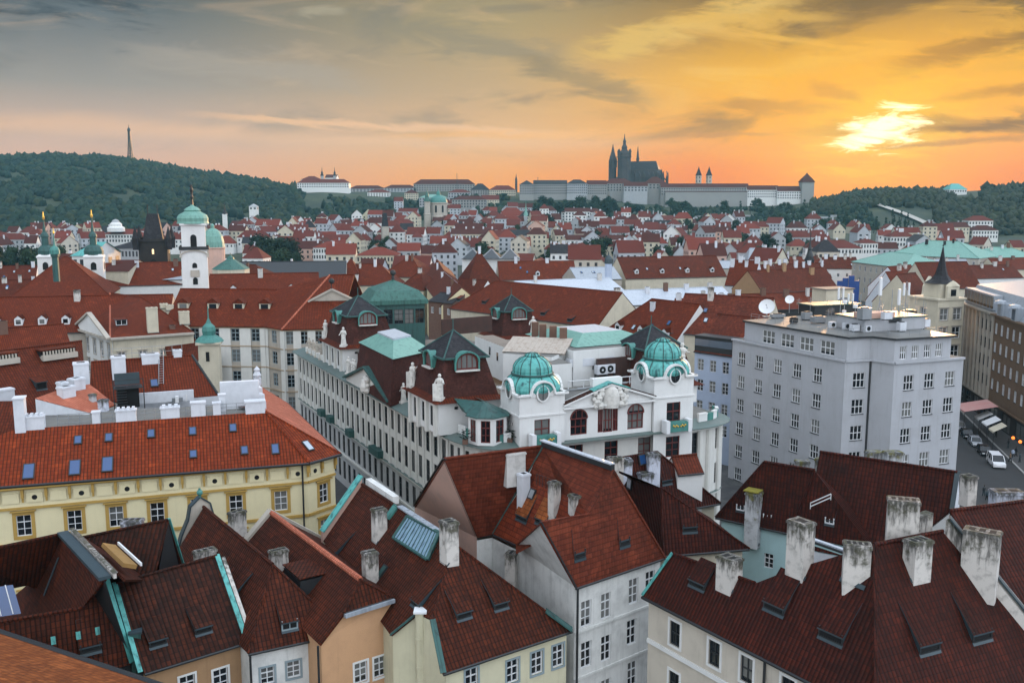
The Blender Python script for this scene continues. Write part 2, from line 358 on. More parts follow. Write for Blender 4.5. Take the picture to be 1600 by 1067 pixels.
M['copper'] = copper('green copper', C(.065, .235, .205), C(.035, .12, .115))
M['copper_bright'] = copper('bright copper', C(.10, .40, .37), C(.010, .06, .065), .8)
M['copper_pale'] = copper('pale copper', C(.17, .36, .30), C(.09, .21, .18), .7)
M['copper_dark'] = copper('dark copper', C(0.0280, 0.0960, 0.0880), C(0.0120, 0.0280, 0.0280), .7)
M['zinc'] = copper('zinc sheet', C(.33, .37, .42), C(.20, .23, .27), .6, .4)
M['zinc_white'] = copper('white sheet', C(.46, .51, .58), C(.33, .38, .44), .7, .4)
M['metal_dark'] = plain('dark metal', C(0.0176, 0.0200, 0.0224), .5, .3, metal=.0)
M['metal'] = plain('grey metal', C(.30, .32, .34), .45, .3, metal=.3)
M['flash'] = plain('blue grey flashing', C(.035, .058, .070), .45, .5)
M['white'] = plain('white plaster', C(.74, .75, .74), .85, .18, .5, streak=.15)
M['white_dirty'] = plain('weathered white plaster', C(.70, .71, .69), .9, .5, .7, dirt=C(.34, .35, .34), streak=.45)
M['whitewash'] = plain('bright white paint', C(.66, .69, .74), .8, .3, 1, streak=.25)
M['cream'] = plain('cream plaster', C(.60, .55, .43), .88, .35, .5, streak=.3)
M['cream_p'] = plain('pale yellow plaster', C(.62, .59, .42), .88, .3, .5, streak=.3)
M['cream_r'] = plain('beige cream plaster', C(.58, .53, .45), .88, .35, .5, streak=.3)
M['yellow'] = plain('pale yellow facade', C(.76, .68, .43), .85, .15, .5, streak=.1)
M['ochre'] = plain('ochre trim', C(.46, .29, .07), .8, .25, 1.5)
M['apricot'] = plain('apricot plaster', C(.60, .35, .19), .88, .3, .6, streak=.25)
M['tan'] = plain('tan plaster', C(.38, .23, .12), .88, .3, .6, streak=.25)
M['pink'] = plain('pink plaster', C(.62, .40, .32), .88, .45, .35, dirt=C(.36, .27, .24), streak=.25)
M['turq'] = plain('turquoise plaster', C(.42, .62, .64), .88, .2, .5, streak=.15)
M['palace'] = plain('palace stone', C(.70, .70, .66), .85, .22, .6, dirt=C(.42, .42, .40), streak=.2)
M['palace_g'] = plain('grey palace stone', C(.48, .49, .49), .88, .4, .7, streak=.35)
M['office'] = plain('grey office plaster', C(.43, .445, .475), .88, .3, .35, dirt=C(.28, .28, .29), streak=.35)
M['blue_f'] = plain('light blue plaster', C(.42, .50, .64), .85, .2, .5)
M['stone'] = plain('sandstone', C(.46, .42, .36), .9, .35, .6, streak=.3)
M['stone_tan'] = plain('tan stone band', C(.42, .33, .23), .9, .3, .6, streak=.2)
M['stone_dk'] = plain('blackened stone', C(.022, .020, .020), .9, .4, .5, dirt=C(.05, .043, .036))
M['brownf'] = plain('brown facade', C(.16, .10, .06), .88, .4, .6, streak=.3)
M['brick'] = plain('brown brick', C(.16, .09, .065), .9, .4, 1.5)
M['statue'] = plain('statue stone', C(.70, .69, .65), .85, .5, 1.8, dirt=C(.3, .3, .28), streak=.3)
M['chim'] = chimneymat('sooty chimney', C(.62, .59, .55))
M['chim_w'] = chimneymat('white chimney', C(.62, .66, .76))
M['chim_l'] = plain('light chimney plaster', C(.58, .57, .55), .9, .6, 1.2, dirt=C(.30, .29, .27), streak=.4)
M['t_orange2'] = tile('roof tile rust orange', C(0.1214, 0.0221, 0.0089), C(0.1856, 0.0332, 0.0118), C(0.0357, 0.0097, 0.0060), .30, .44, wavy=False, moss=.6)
M['chim_m'] = chimneymat('mossy chimney', C(.52, .54, .56), C(.16, .15, .02, ))
M['flue'] = plain('soot', C(.008, .008, .008), .95, .1)
M['moss'] = plain('moss', C(.25, .22, .03), .95, .4, 3)
M['frame_w'] = plain('white window frame', C(.74, .76, .78), .6, .1)
M['frame_d'] = plain('dark window frame', C(.028, .032, .036), .5, .1)
M['frame_r'] = plain('red window frame', C(.13, .022, .018), .55, .2)
M['frame_g'] = plain('grey green surround', C(.26, .33, .36), .7, .2)
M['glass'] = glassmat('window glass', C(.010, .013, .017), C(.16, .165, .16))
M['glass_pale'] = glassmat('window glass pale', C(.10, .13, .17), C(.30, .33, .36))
M['skyl'] = plain('skylight glass', C(.012, .06, .19), .05, .1, spec=1.)
M['skyl_w'] = plain('bright skylight glass', C(.4, .47, .55), .12, .1, spec=.8)
M['glassroof'] = copper('glass roof', C(.22, .34, .44), C(.10, .16, .22), .55, .18)
M['hole'] = plain('dark opening', C(.006, .006, .007), .9, .1)
M['wood'] = plain('ochre wood', C(.30, .17, .05), .8, .4, 2)
M['gold'] = plain('gilding', C(.75, .48, .10), .35, .1, metal=.8)
M['roof_flat'] = plain('bitumen roof', C(.17, .165, .15), .85, .6, .35, dirt=C(.08, .08, .085))
M['roof_wet'] = plain('wet flat roof', C(.15, .15, .145), .42, .7, .4, dirt=C(.06, .065, .06))
M['rust'] = plain('rusty steel wall', C(.055, .022, .016), .7, .6, .8, dirt=C(.02, .014, .012), streak=.4)
M['asphalt'] = plain('asphalt', C(0.0275, 0.0285, 0.0300), .8, .4, .5)
M['cobble'] = plain('cobbled paving', C(0.0720, 0.0720, 0.0720), .85, .5, 1.2)
M['kerb'] = plain('kerb stone', C(.3, .3, .29), .85, .3, 1)
M['leaf'] = leafmat('leaves', C(0.0080, 0.0208, 0.0136), C(0.0240, 0.0464, 0.0224), .6)
M['leaf_y'] = leafmat('yellow leaves', C(.22, .25, .02), C(.42, .42, .03), .9)
M['leaf_far'] = leafmat('forest leaves', C(.005, .016, .015), C(.022, .044, .024), .012, rand=False, fine=.16, isl=(C(.036, .044, .016), C(.010, .030, .020)))
M['bark'] = plain('bark', C(.05, .04, .03), .95, .4, 2)
M['lampglow'] = emit('warm lamp', C(1, .22, .03), 1.6)
M['shopglow'] = emit('shop window light', C(1, .62, .30), 1.2)
M['flash_g'] = plain('green grey flashing', C(.10, .15, .14), .55, .5, .8, dirt=C(.18, .18, .17))
M['tin'] = copper('rusty tin roof', C(.46, .40, .34), C(.30, .22, .16), .7, .6)
M['copper_tent'] = copper('deep green copper', C(0.0400, 0.1360, 0.1120), C(0.0160, 0.0560, 0.0480), .6)
M['solar'] = plain('black panels', C(.015, .018, .022), .3, .2)
M['leaf_park'] = leafmat('park leaves', C(.012, .018, .012), C(.034, .040, .02), .012, rand=False, fine=.16, isl=(C(.036, .044, .016), C(.010, .030, .020)))
M['shopglow2'] = emit('lit windows', C(1, .75, .4), .8)
M['stone_g'] = plain('grimy street stone', C(.36, .33, .28), .9, .5, .6, dirt=C(.16, .14, .12), streak=.4)
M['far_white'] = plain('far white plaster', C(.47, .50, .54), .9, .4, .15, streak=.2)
# ------------------------------------------------------------------ building kit
WIN = {}
STY = {
 'white2': dict(fr='frame_w', cols=2, rows=3, sur=None), 'white_s': dict(fr='frame_w', cols=2, rows=3, sur='frame_g', sw=.16),
 'white_w': dict(fr='frame_w', cols=2, rows=3, sur='white', sw=.16), 'dark_w': dict(fr='frame_d', cols=2, rows=2, sur='white', sw=.2),
 'cross_y': dict(fr='frame_w', cols=2, rows=3, sur='ochre', sw=.34, hood=.3, hoodm='ochre'), 'office': dict(fr='frame_w', cols=3, rows=2, sur=None, fw=.075, sill=True),
 'office_p': dict(fr='frame_w', cols=3, rows=2, sur=None, fw=.09), 'red': dict(fr='frame_r', cols=2, rows=3, sur=None, fw=.1), 'dark': dict(fr='frame_d', cols=2, rows=3, sur=None),
 'red_arch': dict(fr='frame_r', cols=3, rows=2, sur=None, fw=.1), 'clem': dict(fr='frame_g', cols=2, rows=3, sur=None, fw=.12), 'white_b': dict(fr='frame_w', cols=2, rows=2, sur='blue_f', sw=.12),
 'far': dict(fr='frame_w', cols=2, rows=1, sur=None, fw=.1, d=.12), 'stone': dict(fr='frame_w', cols=2, rows=2, sur='stone', sw=.18, hood=.2, hoodm='stone'), 'slit': dict(fr='frame_d', cols=1, rows=1, sur=None),
}
def winmesh(sty, w, h):
    key = (sty, round(w, 2), round(h, 2))
    if key in WIN: return WIN[key]
    q = STY[sty]; d = q.get('d', .2); fw = q.get('fw', .07); b = MB(); X_, Y_, Z_ = V((1, 0, 0)), V((0, 1, 0)), V((0, 0, 1))
    def bar(x0, x1, z0, z1, y0, y1, mi=0): b.obox(V(((x0 + x1) / 2, (y0 + y1) / 2, (z0 + z1) / 2)), X_ * (x1 - x0) / 2, Y_ * (y1 - y0) / 2, Z_ * (z1 - z0) / 2, mi)
    y0, y1 = d - .1, d + .02
    bar(-w/2, -w/2 + fw, -h/2, h/2, y0, y1); bar(w/2 - fw, w/2, -h/2, h/2, y0, y1)
    bar(-w/2 + fw, w/2 - fw, h/2 - fw, h/2, y0, y1); bar(-w/2 + fw, w/2 - fw, -h/2, -h/2 + fw, y0, y1)
    for i in range(1, q['cols']): x = -w/2 + w * i / q['cols']; bar(x - fw * .5, x + fw * .5, -h/2 + fw, h/2 - fw, y0 + .01, y1)
    for i in range(1, q['rows']):
        z = -h/2 + h * i / q['rows']; k = fw * (.6 if i == q['rows'] - 1 else .32); bar(-w/2 + fw, w/2 - fw, z - k, z + k, y0 + .02, y1)
    mats = [M[q['fr']]]
    if q.get('sur'):
        sw = q['sw']; mats.append(M[q['sur']])
        bar(-w/2 - sw, -w/2, -h/2 - sw, h/2 + sw, -.05, .03, 1); bar(w/2, w/2 + sw, -h/2 - sw, h/2 + sw, -.05, .03, 1)
        bar(-w/2, w/2, h/2, h/2 + sw, -.05, .03, 1); bar(-w/2, w/2, -h/2 - sw, -h/2, -.08, .03, 1)
        if q.get('hood'): bar(-w/2 - sw - .15, w/2 + sw + .15, h/2 + sw + .05, h/2 + sw + .17, -q['hood'], .03, 1)
    elif q.get('sill'):
        bar(-w/2 - .06, w/2 + .06, -h/2 - .08, -h/2, -.1, d, 1); mats.append(M['metal_dark'])
    fm = b.mesh('window', mats)
    g = MB(); g.obox(V((0, d + .01, 0)), X_ * w/2, Y_ * .006, Z_ * h/2, 0, skip='xXzZ'); pm = g.mesh('pane', [M[q.get('glass', 'glass')]])
    WIN[key] = (fm, pm); return WIN[key]

class House:
    def __init__(s_, name, label, cat, loc, wall, roof, group=None):
        s_.root = thing(name, label, cat, flat(loc), group)
        s_.W = MB(); s_.R = MB(); s_.wm = [M[x] for x in (wall if isinstance(wall, (list, tuple)) else [wall])]; s_.rm = M[roof] if roof else None
        s_.roofname = roof; s_.pend = []; s_.sub = []; s_.trim = []; s_.roofo = None; s_.wallo = None; s_.thick = .2
    def fac(s_, A, B, z0, z1, wins=(), sty='white2', mi=0, name='window', d=None):
        """wall from A to B (left to right seen from outside) with recessed openings; wins = (u, z, w, h)"""
        A, B = flat(A), flat(B); L = (B - A).length; u = (B - A) / L; n = u.cross(UP)
        wins = [q for q in wins if q[0] - q[2] / 2 > .05 and q[0] + q[2] / 2 < L - .05 and q[1] - q[3] / 2 > z0 + .02 and q[1] + q[3] / 2 < z1 - .02]
        r4 = lambda x: round(x, 4)
        us = sorted({0., r4(L)} | {r4(q[0] + k * q[2] / 2) for q in wins for k in (-1, 1)})
        zs = sorted({r4(z0), r4(z1)} | {r4(q[1] + k * q[3] / 2) for q in wins for k in (-1, 1)})
        P = lambda a, z, y=0.: A + u * a + UP * z - n * y
        cols = []
        for a, b in zip(us, us[1:]):
            am = (a + b) / 2; hit = [q for q in wins if abs(am - q[0]) < q[2] / 2]
            if not hit: cols.append((a, b, [(z0, z1)])); continue
            ints = []; z = z0
            for lo, hi in sorted((q[1] - q[3] / 2, q[1] + q[3] / 2) for q in hit):
                if lo > z: ints.append((z, lo))
                z = max(z, hi)
            if z < z1: ints.append((z, z1))
            cols.append((a, b, ints))
        for a, b, ints in cols:
            for lo, hi in ints: s_.W.poly([P(a, lo), P(b, lo), P(b, hi), P(a, hi)], mi)
        dd = (d if d is not None else STY[sty].get('d', .2)) + .05
        for (c, z, w_, h_) in wins:
            a0, a1, lo, hi = c - w_/2, c + w_/2, z - h_/2, z + h_/2
            for q in ([P(a0, lo), P(a1, lo), P(a1, lo, dd), P(a0, lo, dd)], [P(a1, hi), P(a0, hi), P(a0, hi, dd), P(a1, hi, dd)],
                      [P(a0, hi), P(a0, lo), P(a0, lo, dd), P(a0, hi, dd)], [P(a1, lo), P(a1, hi), P(a1, hi, dd), P(a1, lo, dd)]): s_.W.poly(q, mi)
            s_.pend.append((name, sty, w_, h_, P(c, z), u, n))
        return (A, B)
    def facpx(s_, A, B, z0, z1, pxs, w_, h_, sty='white2', mi=0, name='window'):
        A, B = flat(A), flat(B); u = (B - A).normalized(); ws = []
        for q in pxs:
            p = avp(q[0], q[1], A, B); ws.append(((p - A).dot(u), p.z, q[2] if len(q) > 2 else w_, q[3] if len(q) > 3 else h_))
        s_.fac(A, B, z0, z1, ws, sty, mi, name)
    def grid(s_, A, B, z0, z1, nu, zc, w_, h_, sty='white2', mi=0, m0=None):
        L = (flat(B) - flat(A)).length; m0 = L / nu / 2 if m0 is None else m0
        us = [m0 + (L - 2 * m0) * i / max(1, nu - 1) for i in range(nu)]
        s_.fac(A, B, z0, z1, [(a, z, w_, h_) for a in us for z in zc], sty, mi)
    def face(s_, pts, mi=0):
        pts = [V(p) for p in pts]; n = (pts[1] - pts[0]).cross(pts[2] - pts[0])
        if n.z < 0: pts = pts[::-1]
        s_.R.poly(pts, mi)
    def gable(s_, pts, mi=0): s_.W.poly(pts, mi)
    def tr(s_, name, mat, under='roof'):
        b = MB(); s_.trim.append((name, mat, under, b)); return b
    def ridge(s_, a, b, r=.14, mat=None): s_.tr('ridge_cap', mat or s_.roofname).tube(a + UP * .03, b + UP * .03, r, 0, 6)
    def verge(s_, a, b, w_=.4, mat='flash', up=.06): s_.tr('flashing', mat).strip(a + UP * up, b + UP * up, w_, .1)
    def gutter(s_, a, b, r=.11, mat='metal_dark'): s_.tr('gutter', mat, 'root').tube(a - UP * .1, b - UP * .1, r)
    def pipe(s_, p, z0, r=.08, mat='metal_dark'): s_.tr('drainpipe', mat, 'root').tube(p, flat(p, z0), r)
    def chim(s_, px, py, pl, w_, d_, toppy, ang=None, mat='chim', pots=2, cap='flue', at=None, topz=None, skirt=True):
        p = at if at is not None else apl(px, py, pl); tz = topz if topz is not None else ay(px, toppy, p.y).z
        b = MB(); n = pl[1] if pl else UP; n = n if n.z > 0 else -n; h = UP.cross(n)
        if ang is not None: rz = R(ang)
        else: rz = math.atan2(h.y, h.x) if h.length > .01 else 0.
        z0 = p.z - .55 * max(w_, d_) - .3
        b.box((p.x, p.y, z0), w_, d_, tz - z0 - .25, 0, rz); b.box((p.x, p.y, tz - .25), w_ + .14, d_ + .14, .17, 0, rz); b.box((p.x, p.y, tz - .08), w_ + .02, d_ + .02, .08, 0, rz)
        cx, sn = math.cos(rz), math.sin(rz)
        for i in range(pots):
            k = (i + .5) / pots - .5; L = max(w_, d_) * .86; ex, ey = (cx, sn) if w_ >= d_ else (-sn, cx)
            b.box((p.x + ex * k * L, p.y + ey * k * L, tz - .02), L / pots * .62, min(w_, d_) * .5, .03, 1, rz)
        s_.sub.append(('chimney', b, [M[mat], M[cap]]))
        if skirt and pl and abs(n.z) < .985:
            hh = h.normalized(); vv = n.cross(hh); q = p - vv * (.35) ; t_ = s_.tr('flashing', 'flash')
            t_.obox(p - vv * (d_ * .55) + n * .05, hh * (w_ / 2 + .12), vv * .16, n * .02)
        return p
    def hatch(s_, px, py, pl, w_=1.3, h_=.8, L=2.6, win=None, mat=None):
        w_, h_, L = w_ * .88, h_ * .85, L * .88
        p = apl(px, py, pl); n = pl[1] if pl[1].z > 0 else -pl[1]; hz = UP.cross(n).normalized(); v = n.cross(hz)
        f = flat(-v).normalized(); b = MB(); a, c = p - hz * w_/2, p + hz * w_/2; k = .22
        ta, tc = a + UP * h_ - v * 0 , c + UP * h_; ba, bc = a + v * L, c + v * L
        o = (ta - ba).normalized() * k; e = hz * .12
        b.poly([ta + o - e, tc + o + e, bc + e + n*.03, ba - e + n*.03], 0); b.poly([bc + e - n*.07, tc + o + e - UP * .12, ta + o - e - UP * .12, ba - e - n*.07], 1)
        b.poly([ta + o - e - UP * .12, tc + o + e - UP * .12, tc + o + e, ta + o - e], 1)
        b.poly([ta + o - e, ba - e + n*.03, ba - e - n*.07, ta + o - e - UP*.12], 1); b.poly([bc + e + n*.03, tc + o + e, tc + o + e - UP * .12, bc + e - n*.07], 1)
        b.poly([a, ta, ba], 1); b.poly([c, bc, tc], 1)
        fr = .1
        b.poly([a, c, tc, ta], 2)
        for q0, q1 in ((a, ta), (c, tc)): b.strip((q0 + f * .03), (q1 + f * .03 + V((1e-4, 0, 0))), fr, fr, 3)
        b.strip(a + f * .04 + UP * .05, c + f * .04 + UP * .05, .1, .12, 3)
        b.obox(p - v * .12 + n * .05, hz * (w_/2 + .08), v * .13, n * .02, 1)
        if win: b.strip((a + c) / 2 + f * .03 + UP * .1, (ta + tc) / 2 + f * .03 - UP * .1 + V((1e-4, 0, 0)), .08, .06, 3)
        s_.sub.append(('dormer', b, [mat and M[mat] or s_.rm, M['flash'], M['hole'], M[win or 'metal_dark']]))
    def skyl(s_, px, py, pl, w_=.8, h_=1.1, glass='skyl', frame='metal_dark', name='skylight', bars=0):
        p = apl(px, py, pl); n = pl[1] if pl[1].z > 0 else -pl[1]; hz = UP.cross(n).normalized(); v = n.cross(hz); b = MB()
        b.obox(p + n * .07, hz * w_/2, v * h_/2, n * .09, 0); b.obox(p + n * .14, hz * (w_/2 - .11), v * (h_/2 - .12), n * .035, 1)
        for i in range(bars): b.obox(p + n * .17 + hz * (w_ * ((i + 1) / (bars + 1) - .5)), hz * .03, v * (h_/2 - .1), n * .03, 2)
        s_.sub.append((name, b, [M[frame], M[glass], M['frame_w']]))
    def part(s_, name, b, mats, under='root'): s_.sub.append((name, b, [M[x] for x in mats], under)); return b
    def done(s_):
        r = s_.root
        s_.wallo = s_.W.build('wall', s_.wm, r)
        s_.roofo = s_.R.build('roof', [s_.rm], r, solid=s_.thick) if s_.R.v else None
        up = s_.roofo or r
        for q in s_.sub: q[1].build(q[0], q[2], up if len(q) < 4 or q[3] == 'roof' else r)
        for nm, mt, un, b in s_.trim: b.build(nm, M[mt], r if un == 'root' else up)
        for nm, sty, w_, h_, p, u, n in s_.pend:
            fm, pm = winmesh(sty, w_, h_); o = bpy.data.objects.new(nm, fm); COL.objects.link(o); o.parent = r
            o.matrix_basis = Matrix.Translation(p - r.location) @ Matrix(((u.x, -n.x, 0, 0), (u.y, -n.y, 0, 0), (0, 0, 1, 0), (0, 0, 0, 1)))
            g = bpy.data.objects.new('pane', pm); COL.objects.link(g); g.parent = o
        return s_

def inset(p, n, k): return V((p.x + n.x * k, p.y + n.y * k, p.z))
def hdir(a, b): d = flat(b) - flat(a); return d.normalized()

def eavehouse(h, eL, eR, rL, rR, ends='gg', over=.35, z0=0., wins=None, backz=None, walls=True, zw=None, gut=True, gmi=0, wside=None):
    """ridge parallel to the visible eave eL->eR; back slope mirrored"""
    u = hdir(eL, eR); nb = UP.cross(u); w_ = (flat(rL) - flat(eL)).dot(nb); w2 = (flat(rR) - flat(eR)).dot(nb)
    bL, bR = flat(eL + nb * 2 * w_, eL.z), flat(eR + nb * 2 * w2, eR.z)
    h.face([eL, eR, rR, rL]); h.face([bR, bL, rL, rR])
    if ends[0] == 'h': h.face([bL, eL, rL])
    if ends[1] == 'h': h.face([eR, bR, rR])
    h.ridge(rL, rR)
    if ends[0] == 'h': h.ridge(rL, eL); 
    if ends[1] == 'h': h.ridge(rR, eR)
    if gut: h.gutter(eL, eR)
    kl = over if ends[0] == 'h' else .02; kr = over if ends[1] == 'h' else .02; zt = eL.z - .02
    A, B = eL + nb * over + u * kl, eR + nb * over - u * kr; Cc, D = bR - nb * over - u * kr, bL - nb * over + u * kl
    sl = (rL.z - eL.z) / max(.1, w_)
    zt = eL.z + over * sl * .0 - .02
    if walls:
        if callable(wins): wins(A, B, z0, zt)
        else: h.fac(A, B, z0, zt)
        h.fac(Cc, D, z0, zt)
        if wside: wside(D, A, z0, zt); wside(B, Cc, z0, zt)
        else: h.fac(D, A, z0, zt, mi=gmi); h.fac(B, Cc, z0, zt, mi=gmi)
        if ends[0] == 'g':
            t_ = flat(rL + u * .02, rL.z - .06); h.gable([flat(D, zt), flat(A, zt), t_], gmi)
        if ends[1] == 'g':
            t_ = flat(rR - u * .02, rR.z - .06); h.gable([flat(B, zt), flat(Cc, zt), t_], gmi)
    return dict(front=plane(eL, eR, rL), back=plane(bR, bL, rR), A=A, B=B, C=Cc, D=D, bL=bL, bR=bR, u=u, nb=nb)

def block(name, label, cat, A, B, ze, depth, hr, wall, roof, ends='gg', group=None, nwin=0, zc=(), ww=1.1, wh=1.7, sty='far', over=.3, nside=0, z0=0., hipk=1., rootz=None):
    """house from its visible eave pixels A, B (left, right), eave height, depth and roof rise"""
    eL = az(A[0], A[1], ze) if isinstance(A, tuple) else flat(A, ze); eR = az(B[0], B[1], ze) if isinstance(B, tuple) else flat(B, ze); u = hdir(eL, eR); nb = UP.cross(u)
    kl = depth / 2 * hipk if ends[0] == 'h' else 0; kr = depth / 2 * hipk if ends[1] == 'h' else 0
    L = (eR - eL).length
    if kl + kr > L * .96: f = L * .96 / (kl + kr); kl *= f; kr *= f
    rL = eL + nb * depth / 2 + u * kl + UP * hr; rR = eR + nb * depth / 2 - u * kr + UP * hr
    h = House(name, label, cat, (eL + eR) / 2 + nb * depth / 2, wall, roof, group)
    def wf(a, b, q0, q1): h.grid(a, b, q0, q1, nwin, [z for z in zc], ww, wh, sty) if nwin else h.fac(a, b, q0, q1)
    def ws(a, b, q0, q1): h.grid(a, b, q0, q1, nside, [z for z in zc], ww, wh, sty) if nside else h.fac(a, b, q0, q1)
    g = eavehouse(h, eL, eR, rL, rR, ends, over, z0, wf, wside=ws)
    return h, g
# ------------------------------------------------------------------ terrain: one sheet to the horizon
def interp(x, tab):
    if x <= tab[0][0]: return tab[0][1]
    for (a, p), (b, q) in zip(tab, tab[1:]):
        if x <= b:
            k = (x - a) / (b - a); return p + (q - p) * k
    return tab[-1][1]
def ss(x, a, b):
    k = min(1, max(0, (x - a) / (b - a))); return k * k * (3 - 2 * k)
# photo column -> skyline row of the bare ground, its distance, foot row, foot distance
T_SKY = [(-250, 262), (0, 249), (100, 246), (200, 251), (260, 261), (330, 275), (400, 283), (450, 295), (480, 297), (560, 300), (640, 298), (800, 299), (860, 307), (940, 311), (1000, 317), (1040, 321), (1210, 321), (1262, 315), (1340, 303), (1450, 301), (1520, 297), (1600, 296), (1900, 300)]
T_DR = [(-250, 1750), (200, 1750), (420, 1620), (520, 1520), (640, 1600), (800, 1500), (900, 1430), (1240, 1380), (1340, 1300), (1900, 1250)]
T_FOOT = [(-250, 372), (200, 372), (380, 368), (470, 352), (640, 346), (800, 340), (1000, 345), (1200, 352), (1340, 362), (1500, 372), (1900, 376)]
T_DF = [(-250, 1000), (350, 1020), (480, 1150), (640, 1220), (800, 1230), (1000, 1180), (1250, 1080), (1400, 960), (1900, 900)]
def zrow(py, d): return ay(800, py, d).z
def ground(x, y):
    if y < 60: return 0.
    a = 800 + F * x / max(y, 1) * (cT)
    a = max(-250, min(1900, a))
    dr, df = interp(a, T_DR), interp(a, T_DF)
    zr, zf = zrow(interp(a, T_SKY), dr), zrow(interp(a, T_FOOT), df)
    if y < df: return zf * ss(y, 560, df) if zf > 0 else 0
    if y < dr:
        k = (y - df) / (dr - df); k = k * .62 + ss(k, 0, 1) * .38
        return zf + (zr - zf) * k
    return zr - min(40, (y - dr) * .03)
xs = np.concatenate([np.linspace(-2600, -1500, 8), np.linspace(-1400, 1400, 113), np.linspace(1500, 2600, 8)])
ys = np.concatenate([np.linspace(-400, 500, 10), np.linspace(540, 2000, 62), np.linspace(2100, 2700, 6)])
gb = MB(); nx = len(xs)
P_ = [V((x, y, ground(x, y))) for y in ys for x in xs]
gm = bpy.data.meshes.new('ground')
gm.from_pydata([tuple(p) for p in P_], [], [[j * nx + i, j * nx + i + 1, (j + 1) * nx + i + 1, (j + 1) * nx + i] for j in range(len(ys) - 1) for i in range(nx - 1)])
gm.polygons.foreach_set('use_smooth', [True] * len(gm.polygons))
m, t, b = newmat('ground'); pos = t.n('ShaderNodeNewGeometry').outputs['Position']; sp = t.n('ShaderNodeSeparateXYZ', {0: pos})
nz = t.noise(pos, .02, 5, .65); nf = t.noise(pos, .4, 4, .6)
green = t.mix(t.step(nz, .35, .7), C(.018, .032, .018), C(.055, .068, .030)); pave = t.mix(t.step(nf, .35, .7), C(.055, .057, .06), C(.10, .10, .098))
setc(t, b, t.mix(t.step(t.m('ADD', sp.outputs[1], t.m('MULTIPLY', nz, 160)), 560, 720), pave, green)); b.inputs['Roughness'].default_value = .9
gm.materials.append(m)
go = bpy.data.objects.new('ground', gm); COL.objects.link(go); structure(go)
# the street on the right, its pavement and kerb
def sheet(name, pts, mat, z):
    b = MB(); b.poly([flat(p, z) for p in pts]); o = b.build(name, M[mat]); structure(o); return o
street_l = [az(1495, 850, 0), az(1497, 700, 0), az(1490, 600, 0)]
# ------------------------------------------------------------------ the old houses at the foot of the tower
# bottom corner: a neighbouring roof sloping away
h = House('old_house', 'bright orange plain tiled roof in the bottom corner, sloping away behind a dark gutter', 'house', az(60, 1040, 0), 'cream', 't_orange')  # sunset glow on this slope is put into its orange tile colour
a, c = az(-60, 967, 15.5), az(262, 1074, 15.5); u = hdir(a, c); nb = -UP.cross(u)
ra, rc = a + nb * 16 + UP * 5.5, c + nb * 16 + UP * 5.5
h.face([a, c, rc, ra]); h.gutter(a + UP * .14, c + UP * .14, .17); h.verge(a + nb * .1, c + nb * .1, .3, 'metal_dark')
h.fac(c + nb * .4, a + nb * .4, 0, 15.3); h.fac(c + nb * .4, rc, 0, 15.3); h.done()

# H1 dark house in the corner with the slate parapet
h = House('old_house', 'dark brown house with a slate covered parapet, beside the orange roof', 'house', az(130, 980, 0), 'metal_dark', 't_brown')
A, B = az(98, 834, 18.6), az(164, 904, 18.6); D, E = az(128, 950, 15.6), az(18, 968, 15.6)
c1, c0 = az(204, 1038, 11), az(-40, 1100, 11)
FP = plane(c1, c0, D)
h.face([c0, c1, apl(164, 904, FP), D, E, az(-80, 985, 15.6)])
LP = plane(A, B, D)
h.face([A, B, D, apl(20, 966, LP), apl(-30, 975, LP), apl(44, 912, LP)])
b0, b1 = az(-60, 868, 18.6), A; e0, e1 = apl(-80, 935, plane(b0, b1, apl(44, 912, LP))), apl(44, 912, LP)
h.face([b0, b1, e1, e0]); h.face([b0, b1, b1 + V((2, 6, -5)), b0 + V((2, 6, -5))])
h.ridge(b0, b1); h.ridge(D, az(-80, 985, 15.6)); h.ridge(D, apl(164, 904, FP), .1)
pb = MB(); pb.strip(A + UP * .1, B + UP * .05, .8, .25, 0); h.part('parapet_slates', pb, ['flash'], 'roof')
pb = MB(); pb.strip(A + V((.6, .3, .15)), B + V((.6, .3, .1)), .2, .4, 0); pb.strip(A + V((.62, .3, .38)), B + V((.62, .3, .33)), .34, .06, 0); h.part('parapet', pb, ['chim'], 'roof')
h.verge(apl(164, 904, FP) + V((.1, 0, 0)), c1 + V((.1, 0, 0)), .36, 'copper_bright', .2)
h.verge(apl(92, 872, LP), apl(70, 930, LP), .25, 'flash')
gl = MB(); gp = plane(az(-20, 918, 16.5), az(20, 912, 16.5), az(33, 962, 14.4)); q = [apl(-40, 922, gp), apl(20, 913, gp), apl(33, 958, gp), apl(-30, 968, gp)]
gl.poly(q[::-1] if (q[1]-q[0]).cross(q[2]-q[0]).z < 0 else q, 0)
for k in (.2, .5, .8): gl.strip(lerp(q[0], q[1], k) + UP * .06, lerp(q[3], q[2], k) + UP * .06, .06, .06, 1)
h.part('glass_roof', gl, ['skyl', 'frame_w'], 'roof')
h.hatch(142, 1018, FP, 1.5, .8, 2.8)
for x, y in ((83, 1000), (152, 985), (122, 992)): h.skyl(x, y, FP, .3, .55, 'copper_bright', 'copper_bright', 'snow_guard')
h.W.m0 = 0; h.fac(c0 + V((0, .5, 0)), c1 + V((-.2, .5, 0)), 0, 10.9); h.fac(c1 + V((-.2, .5, 0)), A + V((0, .3, 0)), 0, 10.9)
h.gable([flat(c1, 10.9) + V((-.1, .5, 0)), flat(B, 10.9), flat(A, 10.9), A - UP * .2, B - UP * .2, ]); h.done()
hb = House('old_house', 'small brown lean-to roof with an ochre hatch beside the slate parapet', 'house', az(200, 880, 0), 'tan', 't_brown')
P2 = [B + V((1.2, .6, -.3)), A + V((1.4, .2, -.2)), az(125, 838, 17.5), az(232, 905, 15)]
